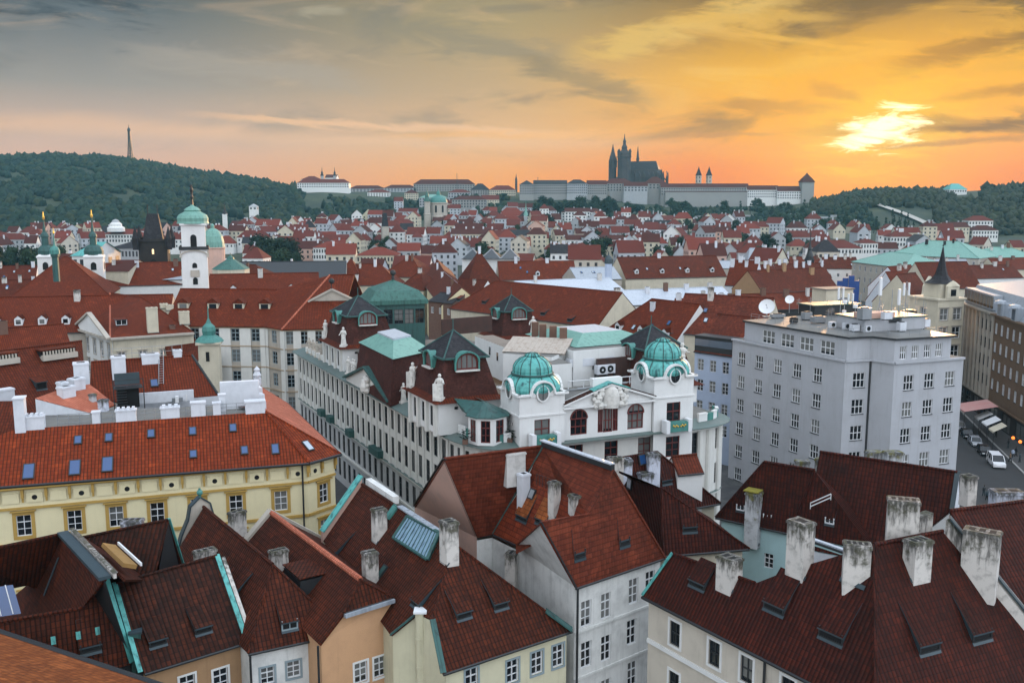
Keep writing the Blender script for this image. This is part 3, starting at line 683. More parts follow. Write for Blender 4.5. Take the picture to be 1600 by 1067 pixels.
hb.face([P2[0], P2[1], P2[3]]); hb.face([P2[1], P2[2], P2[3]]); q = MB()
pc = lerp(P2[0], P2[1], .45); q.obox(pc + V((1.0, .2, .15)), (P2[1] - P2[0]).normalized() * 2.6, V((.45, .1, -.12)), V((.06, .03, .14)), 0)
q.obox(pc + V((1.75, .35, .25)), (P2[1] - P2[0]).normalized() * 2.7, V((.06, .02, 0)), UP * .12, 1); hb.part('hatch', q, ['wood', 'frame_w'], 'roof')
hb.fac(P2[3], P2[1], 0, 14.6); hb.done()

# H2 dark barrel-tiled house, ochre wall
h = House('old_house', 'ochre house with a nearly black barrel tiled roof edged in bright green copper', 'house', az(300, 980, 0), ['tan', 'metal_dark'], 't_dark')
eL, eR, rL = az(226, 1052, 11), az(386, 1003, 11), az(181, 912, 16); fp = plane(eL, eR, rL); rR = apl(339, 868, fp)
eL2 = apl(203, 1060, plane(eL, eR, eL + UP)) if False else eL
def wf(A, B, z0, z1): h.facpx(A, B, z0, z1, [(345, 1061), (293, 1072), (345, 1125), (293, 1135)], 1.15, 1.75, 'white_w')
g = eavehouse(h, eL, eR, rL, rR, 'gg', .35, 0, wf, gmi=1)
fp = g['front']; h.verge(rL + V((-.1, 0, 0)), eL + V((-.3, 0, 0)), .34, 'copper_bright', .12); h.verge(rR, eR, .38, 'copper_bright', .12); h.verge(rR + V((.5, 0, -.25)), eR + V((.5, 0, -.25)), .3, 'chim', .15)
h.hatch(247, 1008, fp, 1.35, .75, 2.7); h.hatch(318, 988, fp, 1.35, .75, 2.7)
h.chim(309, 890, fp, 1.7, .75, 858, mat='chim', pots=3, at=lerp(rL, rR, .80) + V((.2, 1.2, -.6)))
h.pipe(flat(eR, 10.8) + V((.2, .2, 0)), 0, .1); h.done()
# pipe vent in front
b = MB(); p = az(215, 1040, 10.5); b.box((p.x, p.y, 9), .75, .75, 4.2, 0, .3); b.box((p.x, p.y, 13.2), .95, .95, .16, 1, .3); 
tag_single(b, 'vent_shaft', [M['copper_dark'], M['flash']], 'square grey metal vent shaft rising at the eave of the black barrel tiled roof', 'vent')
# H2 rear wing
h = House('old_house', 'dark barrel tiled rear wing with a white chimney, in front of the yellow facade', 'house', az(200, 860, 0), ['tan', 'metal_dark'], 't_dark')
eL, eR, rL = az(150, 896, 13.5), az(292, 898, 13), az(118, 842, 17.5); fp = plane(eL, eR, rL); rR = apl(263, 812, fp)
eL, eR = apl(148, 925, fp), apl(288, 892, fp)
g = eavehouse(h, eL, eR, rL, rR, 'gg', .1, gmi=1); fp = g['front']
h.verge(rR, eR, .34, 'copper_bright', .12)
h.chim(209, 852, fp, 1.7, .8, 811, mat='chim_w', pots=3); h.skyl(235, 835, fp, 1.1, 1.2, 'skyl', 'frame_w', bars=1); h.skyl(271, 892, fp, 1.1, .9, 'skyl', 'frame_w', bars=1)
h.skyl(245, 895, fp, 2.6, 1.3, 't_orange', 't_orange', 'patch'); h.done()

def ridgehouse(h, eL, eR, A, B, over=.3, zside=None, wins=None, front='h', z0=0, back='g', gut=True):
    """ridge running away from the viewer: A near end, B far end; hipped (or gabled) front"""
    tdir = hdir(A, B); pr = V((tdir.y, -tdir.x, 0)); sl = (eL - A).dot(pr); sr = (eR - A).dot(pr); ze = eL.z
    kL = kR = 1.
    if zside is not None: kL = kR = (A.z - zside) / (A.z - ze)
    fL = eL + (pr * sl + UP * (ze - A.z)) * (kL - 1); fR = eR + (pr * sr + UP * (ze - A.z)) * (kR - 1)
    zs = fL.z
    bL, bR = flat(B + pr * sl * kL, zs), flat(B + pr * sr * kR, zs)
    pts = [A, B, bL, fL] + ([eL] if kL > 1 else []); h.face(pts); h.face([A, B, bR, fR] + ([eR] if kR > 1 else []))
    if front == 'h': h.face([eL, eR, A]); h.ridge(A, eL, .11); h.ridge(A, eR, .11); 
    if gut: h.gutter(eL, eR)
    h.ridge(A, B, .16)
    u = hdir(eL, eR); nb = UP.cross(u)
    wA, wB = eL + nb * over + u * over * .6, eR + nb * over - u * over * .6; wD, wC = bL + pr * over, bR - pr * over
    if kL > 1: wA = fL + nb * over + u * .3; wB = fR + nb * over - u * .3
    zt = zs - .03
    if wins: wins(wA, wB, z0, zt)
    else: h.fac(wA, wB, z0, zt)
    if kL > 1: h.gable([flat(wA, zt), flat(wB, zt), eR + nb * over - u * .1 - UP * .05, eL + nb * over + u * .1 - UP * .05])
    h.fac(wB, wC, z0, zt); h.fac(wC, wD, z0, zt); h.fac(wD, wA, z0, zt)
    h.gable([flat(wC, zt), flat(wD, zt), B - UP * .08])
    return dict(left=plane(fL, A, B), front=plane(eL, eR, A), right=plane(A, fR, B), A=wA, B=wB, bL=bL, bR=bR, fL=fL, fR=fR, tdir=tdir, pr=pr)

# H3 white house
h = House('old_house', 'white house with a steep brown hipped roof and one dormer, beside the apricot house', 'house', az(420, 940, 0), 'white_dirty', 't_brown')
eL, eR = az(388, 1021, 11), az(540, 988, 11); A, B = az(426, 882, 15.8), az(318, 792, 16.5)
def wf(a, b, z0, z1): h.facpx(a, b, z0, z1, [(418, 1055), (459, 1045), (498, 1034), (418, 1120), (459, 1110), (498, 1100)], 1.05, 1.35, 'white_s')
g = ridgehouse(h, eL, eR, A, B, .3, None, wf)
h.hatch(453, 983, g['front'], 1.35, .95, 2.8, 'frame_g'); h.hatch(364, 930, g['left'], 1.2, .6, 2.6)
h.pipe(eL + V((.1, .1, -.2)), 0, .1); h.verge(g['fR'] + V((0, 0, .1)), lerp(g['fR'], g['bR'], .35) + V((0, 0, .1)), .6, 'copper_dark')
bg = g['bL']; u = hdir(g['bL'], g['bR']); Bt = B
gb_ = MB(); # curved far gable with grey coping
n_ = 14; prof = [(-1.0, 0), (-.92, .16), (-.62, .30), (-.50, .55), (-.32, .80), (-.25, 1.02), (0, 1.16), (.25, 1.02), (.32, .80), (.5, .55), (.62, .3), (.92, .16), (1, 0)]
hw = (g['bR'] - g['bL']).length / 2; mid = (g['bL'] + g['bR']) / 2 + g['tdir'] * .3; hh = B.z - g['bL'].z
pp = [mid + u * hw * x + UP * hh * z for x, z in prof]
gb_.poly([p for p in pp], 0); gb_.poly([p + g['tdir'] * .4 for p in pp[::-1]], 0)
for p, q in zip(pp, pp[1:]): gb_.poly([q, p, p + g['tdir'] * .4, q + g['tdir'] * .4], 1); gb_.strip(p + g['tdir'] * .2 + UP * .06, q + g['tdir'] * .2 + UP * .06, .6, .14, 1)
gb_.sphere(pp[6] + UP * .5, .3, 2, 8); gb_.tube(pp[6], pp[6] + UP * .9, .12, 2)
h.part('gable', gb_, ['stone', 'flash', 'copper'], 'roof')
h.done()

# H4 apricot house
h = House('old_house', 'narrow apricot house with a long brown roof and a salmon tiled ridge', 'house', az(520, 930, 0), 'apricot', 't_brown')
eL, eR = az(538, 957, 13.8), az(615, 933, 13.8); A, B = az(563, 906, 15.6), az(424, 802, 15.6)
def wf(a, b, z0, z1): h.facpx(a, b, z0, z1, [(577, 982, .95, 1.3), (564, 1050), (594, 1041)], 1.1, 1.7, 'white_w')
g = ridgehouse(h, eL, eR, A, B, .3, 11.8, wf)
h.ridge(A + UP * .05, B + UP * .05, .24, 't_salmon')
fb = MB(); fb.strip(eL + V((0, -.05, -.2)), eR + V((0, -.05, -.2)), .5, .3); h.part('cornice', fb, ['zinc'], 'root')
lp = g['left']; h.chim(436, 893, lp, .8, 1.5, 858, mat='chim', pots=3)
dp = apl(478, 905, lp); db = MB(); n = lp[1]; n = n if n.z > 0 else -n; hz = UP.cross(n).normalized(); v = n.cross(hz)
db.obox(dp + v * .3 + UP * .75, hz * 1.9, flat(v).normalized() * 1.5, UP * .04, 0); db.obox(dp + UP * .1, hz * 1.8, flat(v).normalized() * 1.2, UP * .62, 1, skip='Z'); 
h.part('dormer', db, ['t_brown', 'metal_dark'], 'roof')
# far gable with ribbed grey coping
u = hdir(g['bL'], g['bR']); cb = MB(); m_ = B + g['tdir'] * .3 + UP * .2; a_, c_ = g['bL'] + g['tdir'] * .3 + UP * .1, g['bR'] + g['tdir'] * .3 + UP * .1
cb.strip(a_, m_, .8, .28, 0); cb.strip(m_, c_, .8, .28, 0); h.part('coping', cb, ['stone'], 'roof')
h.pipe(g['fR'] + V((.2, 0, -.1)), 0, .1); h.pipe(g['fL'] + V((-.1, 0, -.1)), 0, .1)
h.done()
# chimney beside the ridge of the curved-gable house
h3c = House('old_house', 'low back building with one sooty chimney behind the brown hipped roof', 'house', az(372, 812, 0), 'stone', 't_wine')
p = az(374, 835, 13); h3c.W.box((p.x, p.y, 0), 3.2, 6, 12, 0, -.6); h3c.R.box((p.x, p.y, 12), 3.4, 6.2, .25, 0, -.6); h3c.chim(361, 818, None, .95, 1.5, 798, -35, 'chim', 2, at=flat(p, 12.5) + V((-.6, 1.5, 0)), skirt=False); h3c.done()

# H5 pale yellow house with the long roof and glass skylight
h = House('old_house', 'pale yellow house with a big dark roof and a large blue glass rooflight', 'house', az(740, 950, 0), 'cream_p', 't_brown')
Pp, Q = az(707, 848, 18), az(566, 757, 18); eL, eR = az(693, 1052, 11), az(894, 985, 11)
FF = plane(eL, eR, Pp); T_ = apl(676, 968, FF); BL = plane(Pp, Q, T_)
x1, x2, x3 = apl(505, 845, BL), apl(610, 992, BL), apl(652, 958, BL)
h.face([Pp, T_, eL, eR]); h.face([Pp, Q, x1, x2, x3, T_])
td = hdir(Pp, Q); pr = V((td.y, -td.x, 0)); wR = (eR - Pp).dot(pr)
bR = flat(Q + pr * wR, 11); h.face([Pp, eR, bR, Q]); h.ridge(Pp, Q, .16); h.ridge(Pp, eR, .1); h.ridge(Pp, T_, .1); h.gutter(eL, eR)
h.verge(T_, eL, .45, 'copper_dark'); h.verge(x2, x3, .4, 'copper_dark'); h.verge(lerp(Pp, eR, .78), eR, .8, 'copper_dark', .1)
u = hdir(eL, eR); nb = UP.cross(u); wA, wB = eL + nb * .35 + u * .4, eR + nb * .35 - u * .3
h.facpx(wA, wB, 0, 10.95, [(737, 1062), (801, 1048), (839, 1035), (872, 1024), (801, 1120), (839, 1108), (872, 1095)], 1.1, 1.85, 'white_s')
# left return wall with the tall pipe chimney
cL = flat(x2) + u * .3 + nb * .2; h.facpx(cL, flat(x3) + nb * .2, 0, x2.z - .1, [(641, 1050)], 1.2, 1.8, 'white_w'); h.gable([flat(cL, x2.z - .1), flat(x3, x2.z - .1) + nb * .2, flat(x3, x3.z - .1) + nb * .2])
h.fac(flat(x3) + nb * .2, wA, 0, 10.95); h.gable([flat(x3, 10.95) + nb * .2, flat(wA, 10.95), T_ - UP * .1, x3 - UP * .1])
h.fac(wB, bR, 0, 10.9); h.fac(bR, flat(x1), 0, 10.9); h.fac(flat(x1), cL, 0, min(x1.z, x2.z) - .1); h.gable([flat(bR, 10.9), flat(x1, 10.9), x1 - UP * .1, Q - UP * .1])
pb = MB(); p = az(655, 1040, 8); p2 = az(657, 951, 14.2); 
pb.tube((p2.x, p2.y, 0), (p2.x, p2.y, 14.0), .42, 0, 10); pb.box((p2.x, p2.y, 14.0), 1.0, 1.0, .16, 1)
for z in (7.0, 9.5, 11.8): pb.tube((p2.x, p2.y, z), (p2.x, p2.y, z + .15), .46, 0, 10)
h.part('chimney', pb, ['cream_p', 'frame_w'], 'root')
h.chim(593, 836, BL, .95, 1.1, 794, mat='chim', pots=2); h.chim(579, 915, BL, .95, 1.1, 861, mat='chim', pots=3); h.chim(702, 868, BL, 1.2, 1.1, 813, mat='chim', pots=2)
h.hatch(725, 965, FF, 1.4, .8, 3.0); h.hatch(783, 950, FF, 1.4, .8, 3.0)
h.hatch(520, 868, BL, 1.5, .7, 3.4); h.hatch(650, 905 + 42, BL, 1.5, .7, 3.6)
# glass rooflight on the ridge
ng = BL[1] if BL[1].z > 0 else -BL[1]; gp = [apl(x, y, BL) + ng * .28 for x, y in ((640, 808), (689, 834), (671, 876), (618, 842))]
gb_ = MB(); gb_.poly(gp if (gp[1]-gp[0]).cross(gp[2]-gp[0]).z > 0 else gp[::-1], 0)
lo = [p - ng * .4 for p in gp]
for i in range(4): gb_.poly([gp[i], gp[(i+1)%4], lo[(i+1)%4], lo[i]], 1); gb_.strip(gp[i], gp[(i+1)%4], .3, .14, 1 if i != 0 else 2)
for k in range(1, 11): gb_.strip(lerp(gp[0], gp[1], k/11), lerp(gp[3], gp[2], k/11), .07, .09, 1)
h.part('rooflight', gb_, ['glassroof', 'copper_dark', 'copper_dark'], 'roof')
gb_ = MB(); 
for k in range(5): gb_.strip(lerp(Pp, Q, .12 + k * .085) + UP * .25, lerp(Pp, Q, .12 + k * .085 + .078) + UP * .25, .55, .12)
h.part('ridge_cover', gb_, ['zinc'], 'roof')
# firewall with green coping at the far end
fw = MB(); ln = hdir(x1, Q); fq = [x1 + td * .3, Q + td * .3]
fw.obox((fq[0] + fq[1]) / 2 + UP * .1, (fq[1] - fq[0]) / 2, td * .25, UP * .7, 0); fw.strip(fq[0] + UP * .85, fq[1] + UP * .85, .8, .12, 1)
h.part('parapet', fw, ['pink', 'copper_bright'], 'roof')
fw = MB(); fw.strip(lerp(Q, Pp, .02) + pr * .5 + UP * .3, lerp(Q, Pp, .36) + pr * .5 + UP * .2, .6, .7); h.part('parapet', fw, ['white_dirty'], 'roof')
h.skyl(613, 800, BL, .9, 1.4, 'copper', 'copper', 'hatch'); h.skyl(598, 893, BL, .7, 1.2, 'copper_dark', 'metal_dark', 'hatch')
h.done()
# H6 white house with the plum roof, round a small court
h = House('old_house', 'tall white house with plum coloured flat tiles, a pink gable and many chimneys', 'house', az(850, 850, 0), ['white_dirty', 'pink', 'cream_r'], 't_plum')
eL, eR = az(900, 918, 14), az(1039, 871, 14); gl = az(845, 816, 20.0)
G = plane(eL, eR, gl); tr_ = apl(958, 735, G); zr = tr_.z
r1 = az(848, 697, zr); q0 = az(694, 717, zr)
Pp = plane(r1, tr_, az(770, 834, 14.5))
e1, e2 = apl(769, 833, Pp), apl(806, 850, Pp)
QF = plane(q0, r1, e1); e0 = apl(745, 838, QF)
k1 = apl(921, 803, G)
h.face([eL, eR, tr_, k1, gl]); va, vb = apl(821, 751, Pp), apl(868, 768, Pp)
h.face([r1, tr_, k1, vb, va])
lo = MB(); pts = [va, vb, k1, apl(872, 812, Pp), e2, e1]; pts = pts if (pts[1]-pts[0]).cross(pts[4]-pts[0]).z > 0 else pts[::-1]; lo.poly(pts); lo.poly([p - UP * .25 for p in pts[::-1]]); h.part('lower_roof', lo, ['t_orange2'], 'root')
h.face([q0, r1, e1, e0])
u = hdir(eL, eR); nb = UP.cross(u)
# hidden slopes
bk = az(648, 790, 14.5); h.face([q0, bk, flat(r1 + (bk - q0), 14.5), r1])
h.face([r1, flat(r1, 14.5) + nb * 5 + u * 2, flat(tr_, 14.5) + nb * 5 + u * 4, tr_]); h.face([tr_, eR, flat(tr_, 14.5) + nb * 5 + u * 4])
h.face([gl, k1, apl(806, 862, plane(gl, k1, e2 + V((.5, -.5, -1)))), e2])
h.ridge(q0, r1); h.ridge(gl, k1, .1); h.ridge(tr_, k1, .1); h.ridge(tr_, eR, .14)
h.verge(q0, e0, .35, 'metal_dark'); h.verge(q0, bk, .35, 'metal_dark'); h.verge(gl, eL, .35, 'metal_dark'); h.gutter(eL, eR); h.gutter(e0, e1); h.gutter(e1, e2); h.verge(e1, r1, .5, 'copper_dark')
cb = MB(); cb.strip(r1 + UP * .25, tr_ + UP * .25, .35, .5, 0); h.part('ridge_coping', cb, ['metal_dark'], 'roof')
cb = MB(); cb.strip(r1 + UP * .55 + nb * .1, tr_ + UP * .55 + nb * .1, .5, .12, 0); h.part('ridge_flashing', cb, ['zinc_white'], 'roof')
# walls
wA, wB = eL + nb * .35 + u * .15, eR + nb * .35 - u * .2
rows = [(916, 958), (947, 946), (990, 923), (1016, 911), (916, 1022), (947, 1012), (987, 987), (916, 1090), (947, 1080), (988, 1052)]
h.facpx(wA, wB, 0, 13.95, [(x, y) for x, y in rows], 1.15, 2.25, 'white2')
for z in (5.8, 9.9): h.tr('string_course', 'white_dirty', 'root').strip(flat(wA, z) - nb * .04, flat(wB, z) - nb * .04, .16, .22)
e2f = flat(e2 - (gl - e2) * .0)
h.fac(flat(e2), wA, 0, 13.95); h.gable([flat(e2, 13.95), flat(wA, 13.95), eL + nb * .1 + u * .1 - UP * .1, gl + u * .1 - UP * .12, e2 - UP * .1])
h.fac(wB, flat(tr_) + nb * 5 + u * 3.8, 0, 13.95, mi=2); h.fac(flat(tr_) + nb * 5 + u * 3.8, flat(r1) + nb * 5, 0, 14.3, mi=2)
h.fac(flat(r1) + nb * 5, flat(bk), 0, 14.3, mi=2)
h.fac(flat(bk), flat(e0), 0, 13.8, mi=1); h.gable([flat(bk, 13.8), flat(e0, 13.8), e0 - UP * .1, q0 - UP * .1 , bk - UP * .05], 1)
h.facpx(flat(e0), flat(e1), 0, 14.1, [], 1, 1); h.fac(flat(e1), flat(e2), 0, 14.1)
for z, wi in ((0, 0),): h.pipe(eL + u * .2 - UP * .2, 0, .1)
# court roof of dark glass
cg = MB(); c0 = [az(745, 868, 11.2), az(775, 845, 12.6), az(808, 862, 12.4), az(790, 900, 11.0)]; cg.poly(c0 if (c0[1]-c0[0]).cross(c0[2]-c0[0]).z > 0 else c0[::-1], 0)
for k in range(9): cg.strip(lerp(c0[0], c0[1], k/8) + UP*.05, lerp(c0[3], c0[2], k/8) + UP * .05, .07, .07, 1)
for k in (.33, .66): cg.strip(lerp(c0[0], c0[3], k) + UP*.05, lerp(c0[1], c0[2], k) + UP * .05, .07, .07, 1)
h.part('court_roof', cg, ['glassroof', 'metal_dark'], 'roof')
h.chim(802, 735, QF, 1.9, 1.2, 705, mat='chim_l', pots=4); h.chim(818, 782, Pp, .75, .95, 739, mat='whitewash', pots=1); h.chim(866, 800, Pp, .8, .8, 752, mat='chim', pots=1); h.chim(905, 798, Pp, 1.6, 1.0, 772, ang=20, mat='chim', pots=2)
h.chim(803, 900, None, .95, 1.0, 862, -20, 'chim', 2, at=avp(803, 900, flat(e2), wA) - u * .5 - nb * .3, skirt=False)
h.skyl(773, 734, QF, .9, 1.0, 'skyl', 'metal_dark'); h.skyl(832, 772, Pp, .8, 1.0, 'metal', 'metal_dark')
h.hatch(815, 812, Pp, 1.7, .7, 3.0, mat='t_orange'); h.hatch(845, 818, Pp, 1.6, .7, 2.6, mat='t_orange')
h.hatch(906, 872, G, 1.25, .85, 2.9); h.hatch(976, 852, G, 1.25, .85, 2.9)
op = MB()
for (x, y, w_, l_) in ((853, 768, 2.6, 5.2), ):
    pass
rl = MB()
for k in range(7):
    p = lerp(apl(838, 757, Pp), apl(868, 768, Pp), k / 6); 
    rl.tube(p, p + UP * 1.0, .03, 0, 4)
rl.tube(apl(838, 757, Pp) + UP, apl(868, 768, Pp) + UP, .03, 0, 4); h.part('roof_rail', rl, ['metal_dark'], 'roof')
h.done()
print('H6', zr, [tuple(round(c, 1) for c in p) for p in (gl, tr_, r1, q0, eL, eR, e0, e1, e2, bk)])

# H7 pair of steep roofs behind it
h = House('old_house', 'cream house with a sharp wine red hip, wedged behind the plum roofed house', 'house', az(1060, 830, 0), 'cream', 't_wine')
ap = az(1033, 762, 19); c1 = az(1036, 868, 13.2); c2 = az(1171, 857, 13.2); FPl = plane(c1, c2, ap); 
h.face([c1, c2, ap]); u = hdir(c1, c2); nb = UP.cross(u)
lf = plane(ap, c1, az(985, 745, 18.2)); lq = [apl(985, 742, lf), apl(955, 790, lf)]
h.face([ap, lq[0], lq[1], c1]); h.face([ap, c2, c2 + nb * 9, ap + nb * 6 - u * 2]); h.face([ap, ap + nb * 6 - u * 2, lq[0]])
h.ridge(ap, c1, .12); h.ridge(ap, c2, .12); h.gutter(c1, c2)
h.fac(c1 + nb * .4 + u * .3, c2 + nb * .4 - u * .5, 0, 13.1); h.fac(c2 + nb * .4 - u * .5, c2 + nb * 9 - u * .5, 0, 13.1); h.fac(lq[1], c1 + nb * .4 + u * .3, 0, 13)
h.hatch(1078, 830, FPl, 1.5, .8, 3.2); h.skyl(985, 755, lf, 1.0, 1.1, 'skyl_w'); h.done()
h = House('old_house', 'cream house with a tall double white chimney on its wine red roof, below the palace', 'house', az(1060, 760, 0), 'cream', 't_wine')
a0, a1, c2 = az(930, 722, 19.5), az(1027, 706, 19.5), az(1126, 786, 13.5); bp = plane(a0, a1, c2); c1, c0 = apl(1080, 794, bp), apl(960, 800, bp)
h.face([a0, a1, c2, c1, c0]); u = hdir(a0, a1); nb = UP.cross(u); h.face([a1, c2, flat(c2, 13.5) + nb * 9]); h.face([a0, a1, flat(c2, 13.5) + nb * 9, flat(c0, 13.5) + nb * 14]); h.ridge(a0, a1); h.ridge(a1, c2, .12)
h.fac(c0 + nb * .4, c2 + nb * .4 - u * .5, 0, 13.3); h.fac(c2 + nb * .4 - u * .5, flat(c2, 0) + nb * 9 - u * .5, 0, 13.3); h.gutter(c1, c2)
h.chim(1020, 752, bp, 1.2, .9, 708, mat='chim_w', pots=2, ang=10); h.chim(1008, 765, bp, 1.4, 1.0, 738, mat='chim_w', pots=2, ang=25); h.chim(961, 738, bp, 1.5, .9, 714, mat='chim', pots=3, ang=10); h.chim(976, 740, bp, 1.3, .9, 716, mat='chim_w', pots=2, ang=10)
h.skyl(1003, 718, bp, .9, 1.1, 'skyl'); h.hatch(1042, 755, bp, 1.3, .7, 2.2); h.done()
# small red-roofed stair house in front of the round corner
h = House('stair_house', 'small white stair house with narrow red roof, below the round corner of the palace', 'house', az(1085, 760, 0), 'white', 't_mid2')
a, c = az(1060, 742, 17.2), az(1100, 738, 17.2); u = hdir(a, c); nb = UP.cross(u); eavehouse(h, a, c, a + nb * 1.6 + UP * 1.5, c + nb * 1.6 + UP * 1.5, 'gg', .2); h.done()

# H8 turquoise house
h = House('old_house', 'pale turquoise house with a wine red hipped roof and a tall moss topped chimney', 'house', az(1230, 850, 0), 'turq', 't_wine')
a0, a1 = az(1194, 722, 19.5), az(1273, 735, 19.5); c0 = az(1118, 808, 13.2); lp = plane(a0, a1, c0); c1 = apl(1232, 862, lp); c1 = flat(c1, 13.2)
cR = az(1365, 862, 13.2); rp = plane(a1, c1, cR)
h.face([a0, a1, c1, c0]); h.face([a1, cR, c1]); u = hdir(c0, c1); nb = UP.cross(u); bL_ = flat(a0, 13.2) + nb * 5 - u * 2; bR_ = cR + nb * 4
h.face([a0, c0, bL_]); h.face([a0, bL_, bR_, a1]); h.face([a1, bR_, cR]); h.ridge(a0, a1, .18); h.ridge(a1, c1, .13); h.gutter(c0, c1); h.ridge(a0, c0, .12)
wA, wB = c0 + nb * .35 + u * .5, c1 + nb * .35 - u * .1
h.facpx(wA, wB, 0, 13.1, [(1201, 876)], .95, 1.5, 'white2'); h.fac(wB, cR + V((0, .4, 0)), 0, 13.1); h.fac(bL_ + u * .5, wA, 0, 13.1)
h.chim(1176, 838, lp, 1.35, 1.2, 768, mat='chim_m', pots=0, cap='moss')
cp = MB(); p = ay(1177, 766, apl(1176, 838, lp).y); cp.box((p.x, p.y, p.z - .05), 1.5, 1.3, .12, 0, math.atan2(u.y, u.x)); h.part('chimney_cap', cp, ['moss'], 'roof')
for x, y, pl_ in ((1157, 797, lp), (1199, 812, lp), (1296, 818, rp)): h.hatch(x, y, pl_, .9, .7, 1.5, 'frame_w')
b = MB(); q0, q1 = apl(1266, 795, rp), apl(1298, 781, rp)
for k in (0, .35): b.tube(q0 + UP * (.25 + k), q1 + UP * (.25 + k), .06, 0, 5)
for k in (0, 1): b.tube(lerp(q0, q1, k), lerp(q0, q1, k) + UP * .6, .04, 0, 5)
h.part('snow_rail', b, ['frame_w'], 'roof'); h.done()
h = House('old_house', 'long wine red roofed house ending in a white triangular gable beside the street', 'house', az(1400, 820, 0), 'whitewash', 't_wine')
a0, a1 = az(1281, 706, 20.5), az(1496, 738, 20.5); c1 = az(1470, 850, 12); bp = plane(a0, a1, c1); c0 = apl(1290, 850, bp); c1 = apl(1462, 850, bp); c0 = flat(c0, 12); c1 = flat(c1, 12)
u = hdir(a0, a1); nb = UP.cross(u); w_ = (flat(a1) - flat(c1)).dot(nb); bR = flat(a1, 12) + nb * w_; bL = flat(a0, 12) + nb * w_
h.face([c0, c1 + u * 0, a1, a0]); h.face([a0, a1, bR, bL]); h.ridge(a0, a1, .16); h.verge(a1, c1, .5, 'flash', .1); h.verge(a1, bR, .4, 'flash', .1)
c1b = flat(a1, 0) - nb * w_ + u * .1; h.fac(c1b, bR + u * .1, 0, 11.9); h.gable([flat(c1b, 11.9), flat(bR, 11.9) + u * .1, a1 - UP * .1 + u * .1]); h.fac(flat(c0), c1b, 0, 11.9); h.fac(bR, bL, 0, 11.9)
rf = plane(flat(c1b, 11.9), flat(bR, 11.9), a1)
h.hatch(1316, 788, bp, 1.3, .75, 2.4, 'frame_w'); h.hatch(1413, 806, bp, 1.1, .9, 1.8, 'frame_w'); h.skyl(1364, 792, bp, .85, 1.2, 'skyl'); h.hatch(1352, 815, bp, 2.0, 1.2, 3.0)
h.chim(1283, 762, bp, 1.3, .8, 716, mat='chim_m', pots=0, cap='moss'); h.chim(1253, 733, None, 1.3, .8, 719, 0, 'chim_m', 0, at=az(1253, 735, 18), skirt=False)
h.chim(1377, 850, bp, .95, .9, 808, mat='chim', pots=1)
for x in (1367, 1395): h.chim(x, 717, None, 1.6, 1.0, 705, 8, 'chim_m', 0, cap='moss', at=lerp(a0, a1, (x - 1281) / 215.) + nb * 1.0 - UP * .4, skirt=False)
b = MB(); p = lerp(a0, a1, .47) + nb * 1. ; p0 = lerp(a0, a1, .40) + nb * 1.; b.strip(V((p0.x, p0.y, az(1367, 706, 0).z + 22.05)), V((p.x, p.y, 22.05)), 1.3, .12, 0); 
h.done()

# H9 cream corner house with the great hipped roof
h = House('old_house', 'cream corner house under a huge dark wine hipped roof with five weathered chimneys', 'house', az(1300, 980, 0), 'cream_r', 't_wine')
e0 = az(1003, 931, 13); e1 = az(1270, 1068, 13); uu = hdir(e0, e1); ap = az(1366, 851, 21.5)
e2 = None; lp = plane(e0, e1, ap)
# corner where the hip comes down in the column below the apex
k = 0; cpt = None
for i in range(400):
    q = e0 + uu * (10 + i * .1)
    if pix(q)[0] >= 1366: cpt = q; break
h.face([e0, cpt, ap, apl(1229, 892, lp), apl(1180, 911, lp), apl(1052, 865, lp)])
r2 = az(1473, 830, 21.5); cc = apl(1640, 1040, plane(ap, r2, cpt)); rp = plane(ap, r2, cpt)
h.face([ap, cpt, apl(1700, 1200, rp), apl(1640, 1030, rp), r2])
nb = UP.cross(uu); nr = UP.cross(hdir(ap, r2))
h.face([ap, r2, r2 + nr * 6 - UP * 6, ap + nr * 5 - UP * 6]); h.face([ap, ap + nr * 5 - UP * 6, apl(1180, 911, lp) + nb * 1 - UP * 1.5, apl(1180, 911, lp), apl(1229, 892, lp)])
tl = apl(1052, 865, lp); tm = apl(1180, 911, lp); h.face([tl, tm, tm + nb * 4 - UP * 4, tl + nb * 4 - UP * 4])
h.ridge(tl, tm, .14); h.ridge(ap, cpt, .2); h.ridge(ap, r2, .16); h.gutter(e0, cpt, .13)
h.verge(tl + V((-.1, 0, 0)), e0, .3, 'copper_bright', .1)
wA, wB = e0 + nb * .4 + uu * .4, cpt + nb * .4
h.facpx(wA, wB, 0, 12.95, [(1054.5, 990), (1116, 1021), (1166.5, 1046), (1231, 1080), (1053, 1068), (1112, 1100), (1168, 1128)], 1.15, 2.0, 'dark_w')
h.tr('string_course', 'white', 'root').strip(flat(wA, 9.3) - nb * .05, flat(wB, 9.3) - nb * .05, .2, .35)
h.fac(flat(tl) + nb * 3.5, wA, 0, 12.95); h.gable([flat(tl, 12.95) + nb * 3.5, flat(wA, 12.95), e0 + nb * .4 + uu * .4 + UP * .1, tl + uu * .3 - UP * .1])
pc = avp(1198, 1030, wA, wB); h.pipe(V((pc.x, pc.y, 12.7)) - nb * .2, 0, .1)
h.chim(1139, 905, lp, 1.5, 1.3, 869, mat='chim', pots=2); h.chim(1249, 885, lp, 1.55, 1.2, 813, mat='chim', pots=1); h.chim(1337, 900, lp, 1.75, 1.0, 848, mat='chim', pots=4, ang=-15); h.chim(1432, 890, rp, 1.6, 1.1, 842, mat='chim', pots=3)
